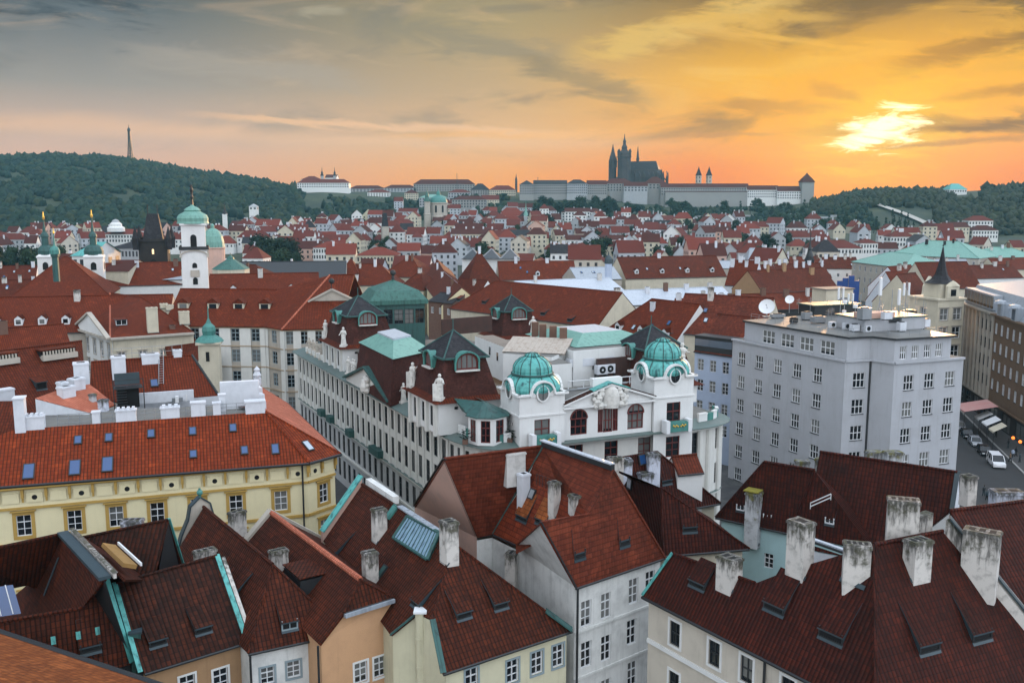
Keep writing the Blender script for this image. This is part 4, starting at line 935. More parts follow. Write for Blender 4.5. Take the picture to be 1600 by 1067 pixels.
h.hatch(1089, 917, lp, 1.8, .75, 2.6); h.hatch(1209, 955, lp, 2.0, .85, 3.6); h.hatch(1298, 1000, lp, 2.1, .9, 3.6); h.hatch(1452, 1018, rp, 2.0, .9, 4.0); h.hatch(1534, 1000, rp, 2.0, .9, 4.0)
# firewall towards the neighbour with the sooty stack
fw = MB(); f0, f1 = r2 + UP * .4, apl(1600, 985, rp) + UP * .3; fm = lerp(f0, f1, 1.3)
fw.obox((f0 + fm) / 2 - UP * .6 + V((.5, .2, 0)), (fm - f0) / 2, V((.35, .25, 0)), UP * 1.1, 0); h.part('firewall', fw, ['chim'], 'roof')
fw = MB(); fw.strip(f0 + UP * .6 + V((.55, .2, 0)), fm + UP * .6 + V((.55, .2, 0)), .8, .1); h.part('coping', fw, ['flash'], 'roof')
fw = MB(); a, c = az(1410, 838, 21.3), az(1473, 815, 22.2); fw.obox((a + c) / 2 + nr * 1.2 - UP * 1.2, (c - a) / 2, nr * .35, UP * 1.6, 0); h.part('firewall', fw, ['chim'], 'roof')
h.chim(1438, 840, None, 2.1, 1.2, 779, -18, 'chim', 4, at=lerp(ap, r2, .62) + nr * 1.4 - UP * 1, skirt=False); h.chim(1524, 915, None, 2.3, 1.25, 828, -35, 'chim', 3, at=apl(1513, 905, rp) + V((.9, .3, 0)), skirt=False)
b = MB(); a, c = az(1270, 842, 19.8), az(1345, 868, 19.8); b.strip(a, c, .35, .12, 0); b.strip(a - UP * .12 + V((0, -.3, 0)), c - UP * .12 + V((0, -.3, 0)), .3, .15, 1); h.part('walkway', b, ['zinc_white', 'metal_dark'], 'roof')
h.done()
print('H9', [tuple(round(c, 1) for c in p) for p in (e0, cpt, ap, r2)])
# H10
h = House('old_house', 'dark wine roofed house behind the sloping firewall at the edge of the street', 'house', az(1560, 880, 0), 'white_dirty', 't_wine')
a0, a1 = az(1484, 798, 21.0), az(1640, 778, 21.0); rp2 = plane(a0, a1, az(1640, 1010, 13)); h.face([a0, a1, apl(1700, 1010, rp2), apl(1655, 1040, rp2), apl(1590, 960, rp2)]); nb = UP.cross(hdir(a0, a1))
h.face([a0, a1, a1 + nb * 7 - UP * 7, a0 + nb * 7 - UP * 7]); h.ridge(a0, a1, .16); q = a0 + nb * 7; q2 = a1 + nb * 7; h.fac(q2, q, 0, 13.8); h.fac(q, flat(a0), 0, 13.8); h.gable([flat(q, 13.8), flat(a0, 13.8), a0 - UP * .1]); 
h.chim(1470, 768, None, 1.0, 1.0, 742, 20, 'chim', 1, at=az(1512, 775, 19), skirt=False); h.chim(1585, 788, None, 2.4, 1.2, 766, 0, 'chim_w', 2, at=az(1588, 788, 20.4) + nb * 1.0, skirt=False); h.done()
# ------------------------------------------------------------------ yellow corner house
h = House('yellow_house', 'long pale yellow corner house with ochre window surrounds, skylights and a bright red pantile roof', 'house', az(300, 740, 0), ['yellow', 'ochre'], 't_red')
ZE = 17.
E0, E1, E2, E3 = az(-45, 768, ZE), az(483, 723, ZE), az(533, 709, ZE), az(449, 629, ZE)
Rr = az(415, 643, 21.7); FP = plane(E0, E1, Rr); Rl = apl(22, 671, FP); Rl = Rr + (Rl - Rr).normalized() * (Rl - Rr).length
RP = plane(E2, E3, Rr); Rb = apl(402, 600, RP)
E0b = apl(-60, 765, FP)
h.face([E0b, E1, Rr, Rl, apl(-28, 690, FP)]); h.face([E1, E2, Rr]); h.gutter(E0b, E1, .16); h.gutter(E1, E2, .16); h.gutter(E2, E3, .14)
h.ridge(Rr, E1, .16); h.ridge(Rr, E2, .12)
sl = MB(); q = [E2, E3, Rb, Rr]; sl.poly(q if (q[1]-q[0]).cross(q[2]-q[0]).z > 0 else q[::-1]); sl.poly([p - UP * .2 for p in (q[::-1] if (q[1]-q[0]).cross(q[2]-q[0]).z > 0 else q)]); h.part('side_roof', sl, ['t_salmon'], 'root')  # low sun on this slope painted in as lighter salmon tiles
u = hdir(E0, E1); nb = UP.cross(u); u2 = hdir(E1, E2); n2 = UP.cross(u2); u3 = hdir(E2, E3)
A0, A1, A2, A3 = E0 + nb * .8, E1 + nb * .8 - u * .1, E2 + n2 * .8 - u2 * .3, E3 - UP.cross(u3) * -.8
wp = [(38, 823), (117, 814), (182, 808), (246, 799), (309, 791), (369, 787), (439, 782)]
def zof(px, py): return avp(px, py, A0, A1).z
zw = zof(439, 782); rows = []
for x, y in wp:
    p = avp(x, y, A0, A1)
    for dz in (0, -4.1, -8.2): rows.append(((flat(p) - flat(A0)).dot(u), zw + dz, 1.35, 2.15))
zb1, zb2 = ZE - 2.35, zw - 1.9
h.fac(A0, A1, 0, ZE - .02, rows, 'cross_y')
p = avp(506, 771, A1, A2); h.fac(A1, A2, 0, ZE - .02, [((flat(p) - flat(A1)).dot(u2), zw + dz, 1.25, 2.15) for dz in (0, -4.1, -8.2)], 'cross_y')
h.fac(A2, A3, 0, ZE - .02)
bk0, bk1 = flat(A3), flat(A0) + nb * 30
for a, c, nn in ((A0, A1, nb), (A1, A2, n2)):
    h.tr('belt_course', 'ochre', 'root').strip(flat(a, zb1) - nn * .06, flat(c, zb1) - nn * .06, .3, .22); h.tr('belt_course', 'ochre', 'root').strip(flat(a, zb2) - nn * .06, flat(c, zb2) - nn * .06, .26, .3)
    cm = h.tr('cornice', 'ochre', 'root'); cm.strip(flat(a, ZE - .15) - nn * .3, flat(c, ZE - .15) - nn * .3, .7, .16); cm.strip(flat(a, ZE - .32) - nn * .15, flat(c, ZE - .32) - nn * .15, .34, .18)
    L = (flat(c) - flat(a)).length; uu = hdir(a, c); nB = max(2, int(L / 2.05))
    for i in range(nB + 1):
        q = flat(a) + uu * (L * i / nB); br = h.tr('bracket', 'ochre', 'root'); br.obox(flat(q, ZE - .85) - nn * .16, uu * .13, nn * .17, UP * .42); br.obox(flat(q, ZE - 1.5) - nn * .07, uu * .09, nn * .08, UP * .25)
        if i < nB:
            q = flat(a) + uu * (L * (i + .5) / nB); h.tr('frieze_panel', 'yellow', 'root').obox(flat(q, ZE - 1.3) - nn * .04, uu * (L / nB / 2 - .32), nn * .06, UP * .5)
            if i % 2 == 0: 
                vt = h.tr('vent', 'hole', 'root')
                for k in range(10):
                    a0_, a1_ = math.pi * 2 * k / 10, math.pi * 2 * (k + 1) / 10; c_ = flat(q, ZE - 1.3) - nn * .115
                    vt.poly([c_, c_ + (uu * math.cos(a0_) + UP * math.sin(a0_)) * .26, c_ + (uu * math.cos(a1_) + UP * math.sin(a1_)) * .26])
h.pipe(flat(A1, ZE - .3) - nb * .35 - u * .6, 0, .11)
for x, y, w_, l_ in ((45, 737, 1.25, 2.2), (117, 731, 1.25, 2.2), (168, 726, 1.25, 2.2), (122, 688, .9, 1.3), (170, 684, .9, 1.3), (236, 678, .9, 1.3), (301, 674, .9, 1.3), (364, 669, .9, 1.3), (302, 710, .9, 1.2), (382, 704, .9, 1.3), (430, 702, .95, 1.6)):
    h.skyl(x, y, FP, w_ * .88, l_ * .85, 'skyl')
h.skyl(481, 697, plane(E1, E2, Rr), .85, 1.5, 'skyl_w')
# roof terrace behind the ridge and the stacks along it
tz = Rr.z - .9; d_ = hdir(Rl, Rr); nd = UP.cross(d_)
tp = MB(); tp.prism([flat(Rl) + nd * .3, flat(Rr) + nd * .3, flat(Rr) + nd * 9 - d_ * 2.5, flat(Rl) + nd * 12], 14, tz, 0); h.part('terrace', tp, ['roof_flat'], 'root')
def wbox(px, pybot, pytop, w_, d2, off=.45, name='chimney', crest=0, mat='whitewash'):
    x = avp(px, pybot, Rl, Rr); b = MB(); q = flat(x) + nd * off; zt = ay(px, pytop, q.y).z; zb = min(x.z - .6, tz)
    rz = math.atan2(d_.y, d_.x); b.box((q.x, q.y, zb), w_, d2, zt - zb - .15, 0, rz); b.box((q.x, q.y, zt - .15), w_ + .16, d2 + .16, .15, 0, rz)
    for i in range(crest): b.box((q.x + d_.x * ((i + .5) / crest - .5) * w_, q.y + d_.y * ((i + .5) / crest - .5) * w_, zt), w_ / crest * .55, d2 * .7, .22, 0, rz)
    h.sub.append((name, b, [M[mat]]))
wbox(150, 657, 642, .75, .8); wbox(197, 654, 639, 2.0, .9, crest=4); wbox(266, 650, 635, 1.9, .9, crest=3); wbox(310, 645, 627, 1.5, .9); wbox(339, 643, 628, .8, .8); wbox(348, 640, 615, .7, .7, 1.4); wbox(399, 641, 625, 2.1, 1.2)
wbox(33, 672, 620, 1.0, 1.4, .3); wbox(50, 668, 649, 2.4, 1.0, .3, crest=5)
rl = MB(); r0, r1_ = Rl + nd * .8 + d_ * 4, Rr + nd * .8 - d_ * 2
for k in range(19): q = lerp(r0, r1_, k / 18); rl.tube(flat(q, tz), flat(q, tz + 1.9), .035, 0, 4)
for z in (1.0, 1.5, 1.9): rl.tube(flat(r0, tz + z), flat(r1_, tz + z), .035, 0, 4)
h.part('railing', rl, ['metal'], 'root')
# stepped white firewall on the sunny side
fw = MB(); w0, w1 = avp(345, 612, Rl + nd * 4, Rr + nd * 4), None
f0 = az(345, 640, 20.8); f1 = az(378, 640, 20.8); 
fw.prism([f0, f0 + V((4.2, 1.2, 0)), f0 + V((4.0, 2.0, 0)), f0 + V((-.2, .8, 0))], 20, 24.0, 0)
h.part('firewall', fw, ['whitewash'], 'root')
for k in range(7): fw = MB(); q = lerp(Rr + nd * .6, Rb, .10 + k * .13); fw.box((q.x - .5, q.y, q.z - 1.2), 1.1, 1.5, 1.9 + (k % 2) * .45, 0, .5); h.part('parapet_step', fw, ['whitewash'], 'root')
st = MB(); q = lerp(Rr, Rb, .97); st.box((q.x, q.y, q.z), 1, 1, 1.0, 0, .4); st.lathe((q.x, q.y, q.z + 1.0), [(.45, 0), (.6, .4), (.35, .9), (.45, 1.2), (.0, 1.7)], 10, 0); h.part('finial', st, ['whitewash'], 'root')
inn = MB(); q = [Rr + nd * .9 - d_ * .6, lerp(Rr, Rb, .9) - d_ * .8, az(345, 630, 20.6)]; inn.poly(q if (q[1]-q[0]).cross(q[2]-q[0]).z > 0 else q[::-1]); h.part('inner_roof', inn, ['t_mid2'], 'root')
h.done()
print('B1', [tuple(round(c, 1) for c in p) for p in (E0, E1, E2, E3, Rl, Rr, Rb)], zw)

# rear wing with its own red roof
h = House('yellow_house', 'red roofed rear wing of the yellow house with a ladder, terrace stair and white stacks', 'house', az(250, 600, 0), ['whitewash', 'yellow'], 't_mid')
k0, k1 = az(142, 566, 25), az(300, 555, 25); KP = plane(k0, k1, az(300, 622, 20.4)); kb0, kb1 = apl(180, 628, KP), apl(342, 618, KP)
h.face([k0, k1, kb1, kb0, apl(140, 612, KP)]); ud = hdir(k0, k1); nk = UP.cross(ud); h.face([k0, k1, k1 + nk * 6 - UP * 5, k0 + nk * 6 - UP * 5]); h.face([k1, kb1, k1 + nk * 6 - UP * 5])
h.ridge(k0, k1); h.ridge(k1, kb1, .18, 'metal_dark'); h.fac(flat(kb0), flat(kb1), 0, kb0.z - .3); h.fac(flat(kb1), flat(k1) + nk * 6, 0, 19.5); h.fac(flat(k0), flat(kb0), 0, 19.5)
wl = MB(); a, c = az(195, 632, 20.6), az(303, 624, 20.6); wl.strip(a + UP * .6, c + UP * .6, .3, 1.3); h.part('terrace_wall', wl, ['whitewash'], 'root')
ld = MB(); a, c = apl(252, 603, KP), apl(252, 556, KP)
for sx in (-.28, .28): ld.tube(a + ud * sx + UP * .25, c + ud * sx + UP * .6, .045, 0, 5)
for k in range(14): q = lerp(a + UP * .25, c + UP * .6, (k + .5) / 14); ld.tube(q - ud * .28, q + ud * .28, .035, 0, 4)
h.part('ladder', ld, ['metal']); h.skyl(241, 599, KP, .95, 1.2, 'skyl')
# steel stair box
sb = MB(); q = az(203, 640, 20.5); sb.obox(q + UP * 1.2 + nk * 1.6, ud * 1.2, nk * .5, UP * 1.2, 0); sb.obox(q + UP * 3.4 + nk * 1.9, ud * 1.4, nk * .06, UP * .7, 2); sb.obox(q + UP * 2.5 + nk * 1.3, ud * 1.6, nk * 1.0, UP * .06, 1)
for k in range(9): sb.obox(q + UP * (.3 + k * .3) - ud * .8 + nk * (k * .12 - .2), ud * .6, nk * .12, UP * .04, 1)
for sx in (-1.65, 1.65): sb.tube(q + ud * sx, q + ud * sx + UP * 3.6, .06, 1, 5)
sb.tube(q + ud * -1.65 + UP * 3.6, q + ud * 1.65 + UP * 3.6, .05, 1, 5); h.part('stair_box', sb, ['hole', 'metal_dark', 'flash'], 'root')
tb = MB(); q = az(277, 626, 20.5); tb.lathe(q, [(.9, 0), (.9, .5), (.0, .5)], 12, 0); 
for k in range(5): tb.box((q.x + math.cos(k * 1.26) * 1.1, q.y + math.sin(k * 1.26) * 1.1, q.z), .4, .4, .8, 1, k * 1.26)
h.part('terrace_table', tb, ['metal', 'frame_w'], 'root')
for px, pb, pt, w_, d2 in ((128, 596, 566, 1.7, 1.5), (186, 585, 556, 1.6, 1.3), (235, 563, 552, 2.1, 1.0), (277, 553, 546, 1.0, .9)):
    h.chim(px, pb, KP, w_, d2, pt, mat='whitewash', pots=1, skirt=False)
rl = MB(); 
for k in range(9): q = lerp(k0, k1, .1 + k * .1); rl.tube(q, q + UP * 1.5, .035, 0, 4)
for z in (.8, 1.5): rl.tube(lerp(k0, k1, .1) + UP * z, lerp(k0, k1, .9) + UP * z, .035, 0, 4)
h.part('railing', rl, ['metal']); 
w_ = MB(); a, c = az(148, 583, 23.2), az(182, 578, 23.2); w_.strip(a, c, 1.6, .5, 0); w_.strip(a - UP * .3, c - UP * .3, .2, 1.2, 1); h.part('walkway', w_, ['white_dirty', 'whitewash'])
h.done()
# salmon gabled annex among the stacks
h = House('annex', 'small annex with bright salmon tiled roof and white side wall, on the yellow house', 'house', az(110, 630, 0), 'whitewash', 't_salmon')
a0, a1 = az(86, 611, 23), az(140, 600, 23); c1, c0 = az(180, 632, 21), az(140, 645, 21); sp_ = plane(a0, a1, c0); h.face([a0, a1, apl(181, 632, sp_), c0, apl(55, 622, sp_)])
h.fac(flat(apl(55, 622, sp_)), flat(c0), 10, 21); h.gable([flat(apl(55, 622, sp_), 21), flat(c0, 21), c0 - UP * .1, apl(55, 622, sp_) - UP * .1]); h.fac(flat(c0), flat(a1), 10, 21)
for x, b_, t_, w_, dd in ((98, 614, 596, .9, .9), (104, 618, 603, 1.7, 1.1), (120, 606, 590, 1.5, 1.2)): h.chim(x, b_, sp_, w_, dd, t_, mat='whitewash', pots=1, skirt=False)
h.chim(145, 626, sp_, .6, .6, 615, mat='chim_m', pots=0, skirt=False); h.chim(162, 640, None, .9, .9, 624, 0, 'chim_w', 1, at=az(162, 642, 20.8), skirt=False); h.done()
# neighbour on the far left with a carved dormer
h = House('old_house', 'red pantiled house with two long cream balustraded dormers, left of the white stacks', 'house', az(40, 600, 0), 'cream', 't_mid2')
a0, a1 = az(-60, 556, 26), az(128, 533, 26); kp = plane(a0, a1, az(60, 645, 19)); h.face([a0, a1, apl(135, 610, kp), apl(110, 648, kp), apl(-60, 668, kp)]); nk = UP.cross(hdir(a0, a1)); h.face([a0, a1, a1 + nk * 7 - UP * 7, a0 + nk * 7 - UP * 7])
h.ridge(a0, a1); q0, q1 = flat(apl(-60, 668, kp)), flat(apl(110, 648, kp)); h.fac(q0, q1, 0, 18.3); h.fac(q1, flat(a1) + nk * 7, 0, 18.3); h.gable([flat(q1, 18.3), flat(a1, 18.3) + nk * 7, a1 - UP * .1])
uk = hdir(a0, a1)
for px, py, w_ in ((92, 559, 4.6), (12, 567, 2.6)):
    q = apl(px, py, kp); b = MB(); b.obox(q + UP * .25 - nk * .1, uk * w_ / 2, nk * .5, UP * .35, 0); b.obox(q + UP * 1.25 + nk * 1.2, uk * (w_ / 2 + .15), nk * 1.5, UP * .09, 1)
    for k in range(int(w_ / .4)): b.obox(q + uk * ((k + .5) * .4 - w_ / 2) + UP * .75 - nk * .35, uk * .08, nk * .1, UP * .35, 0)
    b.obox(q + UP * .8 + nk * .8, uk * w_ / 2, nk * .8, UP * .4, 2); h.part('dormer', b, ['stone', 't_mid2', 'hole'], 'roof')
h.hatch(65, 608, kp, 1.4, 1.2, 2.4); h.chim(8, 625, kp, 1.9, 1.1, 607, mat='whitewash', pots=0, skirt=False); h.done()
h = House('old_house', 'low dark red roof at the picture edge beside the tall white stack', 'house', az(-20, 680, 0), 'white_dirty', 't_mid2')
a0, a1 = az(-70, 628, 21.5), az(28, 626, 21.5); kp = plane(a0, a1, az(0, 735, 15)); h.face([a0, a1, apl(20, 690, kp), apl(-6, 740, kp), apl(-80, 750, kp)]); h.fac(flat(apl(-80, 750, kp)), flat(apl(-6, 740, kp)), 0, 15); h.done()
# ------------------------------------------------------------------ white palace with copper domes
def statue(b, c, hgt, mi=0, face=0., arm=1):
    """draped standing figure on a low plinth"""
    k = hgt / 2.2; c = V(c)
    b.box(c, .8 * k, .6 * k, .25 * k, mi, face); o = c + UP * .25 * k
    b.lathe(o, [(.34*k, 0), (.30*k, .3*k), (.24*k, .8*k), (.27*k, 1.05*k), (.22*k, 1.2*k), (.31*k, 1.45*k), (.26*k, 1.62*k), (.09*k, 1.7*k)], 9, mi, face, True, 1, .75)
    b.sphere(o + UP * 1.86 * k, .15 * k, mi, 8, 1.2)
    f = V((math.cos(face), math.sin(face), 0)); r = V((-f.y, f.x, 0))
    for sg in (-1, 1):
        sh = o + r * .28 * k * sg + UP * 1.52 * k; el = sh + r * .14 * k * sg - UP * .32 * k + f * .05 * k
        b.tube(sh, el, .085 * k, mi, 6, .07 * k); b.tube(el, el + f * .2 * k + (UP * .16 * k if sg == arm else -UP * .12 * k), .07 * k, mi, 6, .05 * k)
    b.tube(o + f * .1 * k + r * .1 * k, o + f * .18 * k + r * .1 * k + UP * .75 * k, .16 * k, mi, 6, .1 * k)
ZC = 18.
L0, L1 = az(466, 548, ZC), az(700, 676, ZC); F0, F1 = az(800, 697, ZC), az(1076, 667, ZC)
u1 = hdir(L0, L1); nb1 = UP.cross(u1); u2 = hdir(F0, F1); nb2 = UP.cross(u2)
C0 = flat(L1, 0); 
# rounded near corner: quadratic curve through the intersection of both fronts
def isect(a, d, b, e):
    k = ((b.x - a.x) * e.y - (b.y - a.y) * e.x) / (d.x * e.y - d.y * e.x); return a + d * k
K = isect(flat(L1), u1, flat(F0), -u2)
arc = [flat(L1) * (1-k)**2 + K * 2*k*(1-k) + flat(F0) * k*k for k in [i / 8 for i in range(9)]]
ur = -u1
R1 = flat(F1) + u2 * 7.2 + ur * 5.5; K2 = isect(flat(F1), u2, R1, -ur)
arc2 = [flat(F1) * (1-k)**2 + K2 * 2*k*(1-k) + R1 * k*k for k in [i / 8 for i in range(9)]]
bk_r = R1 + ur * 48; bk_l = flat(L0) + u2 * 31
print('PAL', [tuple(round(c, 1) for c in p) for p in (L0, L1, K, F0, F1, K2, R1, bk_r, bk_l)])
h = House('palace', 'white corner palace with two bright green copper domes, statues and dark mansard roofs', 'palace', (flat(L1) + flat(F1)) / 2 + ur * 25, ['palace', 'palace_g', 'white'], None)
zr1, zr2, zr3 = 15.55, 11.7, 6.9
LL = (flat(L1) - flat(L0)).length
nW = 27; pit = LL / nW; wl = []
for i in range(nW):
    c = pit * (i + .5); wl += [(c, zr1, pit * .58, 2.7), (c, zr2, pit * .58, 2.9)]
h.fac(L0, L1, 9.2, ZC, wl, 'dark', 0)
h.fac(L0, L1, 0, 9.2, [(pit * (i + .5), zr3, pit * .48, 2.9) for i in range(nW)] + [(pit * (i + .5), 2.6, pit * .5, 3.0) for i in range(nW)], 'dark', 1)
for a, c in zip(arc, arc[1:]):
    L = (c - a).length; h.fac(a, c, 9.2, ZC, [(L/2, zr1, min(1.3, L * .5), 2.6), (L/2, zr2, min(1.3, L*.5), 2.9)] , 'dark', 0); h.fac(a, c, 0, 9.2, (), 'dark', 1)
fw_ = [(909 - 12, 700), (950, 697), (1001, 692), (1055, 686)]
def upos(px, py, a, c): p = avp(px, py, flat(a), flat(c)); return (flat(p) - flat(a)).dot(hdir(a, c)), p.z
wf = [(upos(x, y, F0, F1)[0], 16.1, 1.75, 2.5) for x, y in ((900, 703), (955, 697), (1007, 692), (1058, 687))]
wf += [(upos(x, y, F0, F1)[0], z, 1.75, 2.6) for x, y in ((850, 703), (900, 703), (955, 697), (1007, 692), (1058, 687)) for z in (11.5, 7)]
h.fac(F0, F1, 0, ZC, wf, 'red', 0)
for i, (a, c) in enumerate(zip(arc2, arc2[1:])):
    L = (c - a).length; h.fac(a, c, 0, ZC, [(L/2, z, min(1.25, L * .62), 2.6) for z in (15.9, 11.5, 7)] if i in (0, 3, 6) else (), 'dark', 0)
h.fac(R1, bk_r, 0, ZC, (), 'dark', 0); h.fac(bk_r, bk_l, 0, ZC); h.fac(bk_l, L0, 0, ZC)
# pilasters
for i in range(nW + 1):
    q = flat(L0) + u1 * pit * i; h.tr('pilaster', 'palace', 'root').obox(flat(q, 13.5) - nb1 * .09, u1 * pit * .12, nb1 * .1, UP * 4.2)
for q, nn in ((arc[2], 0), (arc[4], 0), (arc[6], 0), (arc2[1], 0), (arc2[2], 0), (arc2[4], 0), (arc2[5], 0)): h.tr('column', 'palace', 'root').tube(flat(q, 0.5), flat(q, ZC - .3), .38, 0, 8)
for x in (0.2, 5.6, 23.6, 28.0):
    pass
ring = [flat(L0)] + arc + [flat(F0)] + arc2
def outer(pts, k):
    res = []
    for i, p in enumerate(pts):
        a, c = pts[max(0, i - 1)], pts[min(len(pts) - 1, i + 1)]; res.append(p - UP.cross(hdir(a, c)) * k)
    return res
ring = [p for i, p in enumerate(ring) if i == 0 or (p - ring[i - 1]).length > .05]
cn = MB()
for z0_, z1_, k, mi in ((ZC - .55, ZC - .3, .35, 0), (ZC - .3, ZC, .75, 0), (9.0, 9.25, .3, 0), (9.25, 9.3, .45, 1), (5.0, 5.3, .25, 0)):
    if k == 1.25: k = 1.15; z0_ -= .12
    o_ = outer(ring, k)
    for (a, c), (d, e) in zip(zip(o_, o_[1:]), zip(ring, ring[1:])):
        cn.poly([flat(a, z0_), flat(c, z0_), flat(c, z1_), flat(a, z1_)], mi if mi == 0 else 0); cn.poly([flat(a, z1_), flat(c, z1_), flat(e, z1_), flat(d, z1_)], mi); cn.poly([flat(c, z0_), flat(a, z0_), flat(d, z0_), flat(e, z0_)], 0)
o_, i_ = outer(ring, 1.25), outer(ring, -1.3)
for (a, c), (d, e) in zip(zip(o_, o_[1:]), zip(i_, i_[1:])): cn.poly([flat(a, ZC), flat(c, ZC), flat(e, ZC + .62), flat(d, ZC + .62)], 1); cn.poly([flat(a, ZC - .1), flat(c, ZC - .1), flat(c, ZC), flat(a, ZC)], 1)
h.part('cornice', cn, ['palace', 'flash_g'], 'root')
# roof deck
dk = MB(); deck = ring + [bk_r, bk_l]; dk.poly([flat(p, ZC + .25) for p in deck]); dk.poly([flat(p, ZC + .6) for p in outer(ring, -1.25) + [bk_r, bk_l]]); h.part('roof_deck', dk, ['roof_flat'], 'root')
# street-side parapet with balcony fronts
for (px, py, w_) in ((507, 637, 2.6), (521, 645, 2.6), (552, 672, 2.6), (590, 706, 2.6), (597, 712, 2.4)):
    q = avp(px, py, flat(L0), flat(L1)); b = h.tr('balcony', 'copper_dark', 'root'); b.obox(flat(q, 9.9) - nb1 * .5, u1 * 1.1, nb1 * .5, UP * .5)
# central pediment on the street side
pm = MB(); a, c, t_ = avp(541, 590, flat(L0) - nb1 * 1.0, flat(L1) - nb1 * 1.0), avp(611, 636, flat(L0) - nb1 * 1.0, flat(L1) - nb1 * 1.0), None
a, c = flat(a, ZC + .1), flat(c, ZC + .1); Lp = (c - a).length; zt = 4.3
prof = [a, c, c + UP * .6, lerp(a, c, .78) + UP * 1.3, lerp(a, c, .5) + UP * zt, lerp(a, c, .22) + UP * 1.3, a + UP * .6]
prof = [a, c, c + UP * .5, lerp(a, c, .5) + UP * 3.6, a + UP * .5]
pm.poly(prof, 0); bkp = [p + nb1 * 3.2 for p in prof]
for i in range(2, 5): j = (i + 1) % 5; pm.poly([prof[i], bkp[i], bkp[j], prof[j]][::-1], 1)
pm.poly([prof[1], bkp[1], bkp[2], prof[2]], 0)
for p, q in ((prof[2], prof[3]), (prof[3], prof[4])): pm.strip(p - nb1 * .15 + UP * .05, q - nb1 * .15 + UP * .05, .9, .28, 1)
cc = lerp(a, c, .52) - nb1 * .3
for k in range(14): an = k * .9; pm.sphere(cc + u1 * math.cos(an) * 1.4 * rnd.uniform(.4, 1) + UP * (1.2 + math.sin(an) * 1.0), rnd.uniform(.3, .5), 2, 6)
pm.lathe(cc + UP * .3, [(.8, 0), (.9, .6), (.6, 1.5), (0, 2.0)], 8, 2)
h.part('pediment', pm, ['palace', 'copper_dark', 'statue'], 'root')
# attic balustrade, urns and figures along the street edge
for px, py in ((484, 540), (490, 543), (497, 548), (539, 580), (546, 585), (549, 588), (624, 632), (641, 642), (478, 536)):
    q = flat(avp(px, py, flat(L0), flat(L1)), ZC + .3); b = MB(); statue(b, q + nb1 * .6, 2.7, 0, -2.2 + rnd.uniform(-.4, .4)); h.sub.append(('statue', b, [M['statue'] if px > 500 else M['stone']], 'root'))
    if px < 500: 
        b2 = h.tr('attic_parapet', 'palace', 'root'); b2.obox(q + nb1 * .6 + UP * .4, u1 * 1.6, nb1 * .3, UP * .5)
ur_ = MB(); q = flat(avp(610, 618, flat(L0), flat(L1)), ZC + .3) + nb1 * .6; ur_.box(q, 1.6, 1.6, 2.2, 0, math.atan2(u1.y, u1.x)); ur_.lathe(q + UP * 2.2, [(.9, 0), (1.15, .6), (1.0, 1.1), (.6, 1.4), (1.15, 1.8), (0, 2.2)], 10, 0); h.part('urn', ur_, ['statue'], 'root')

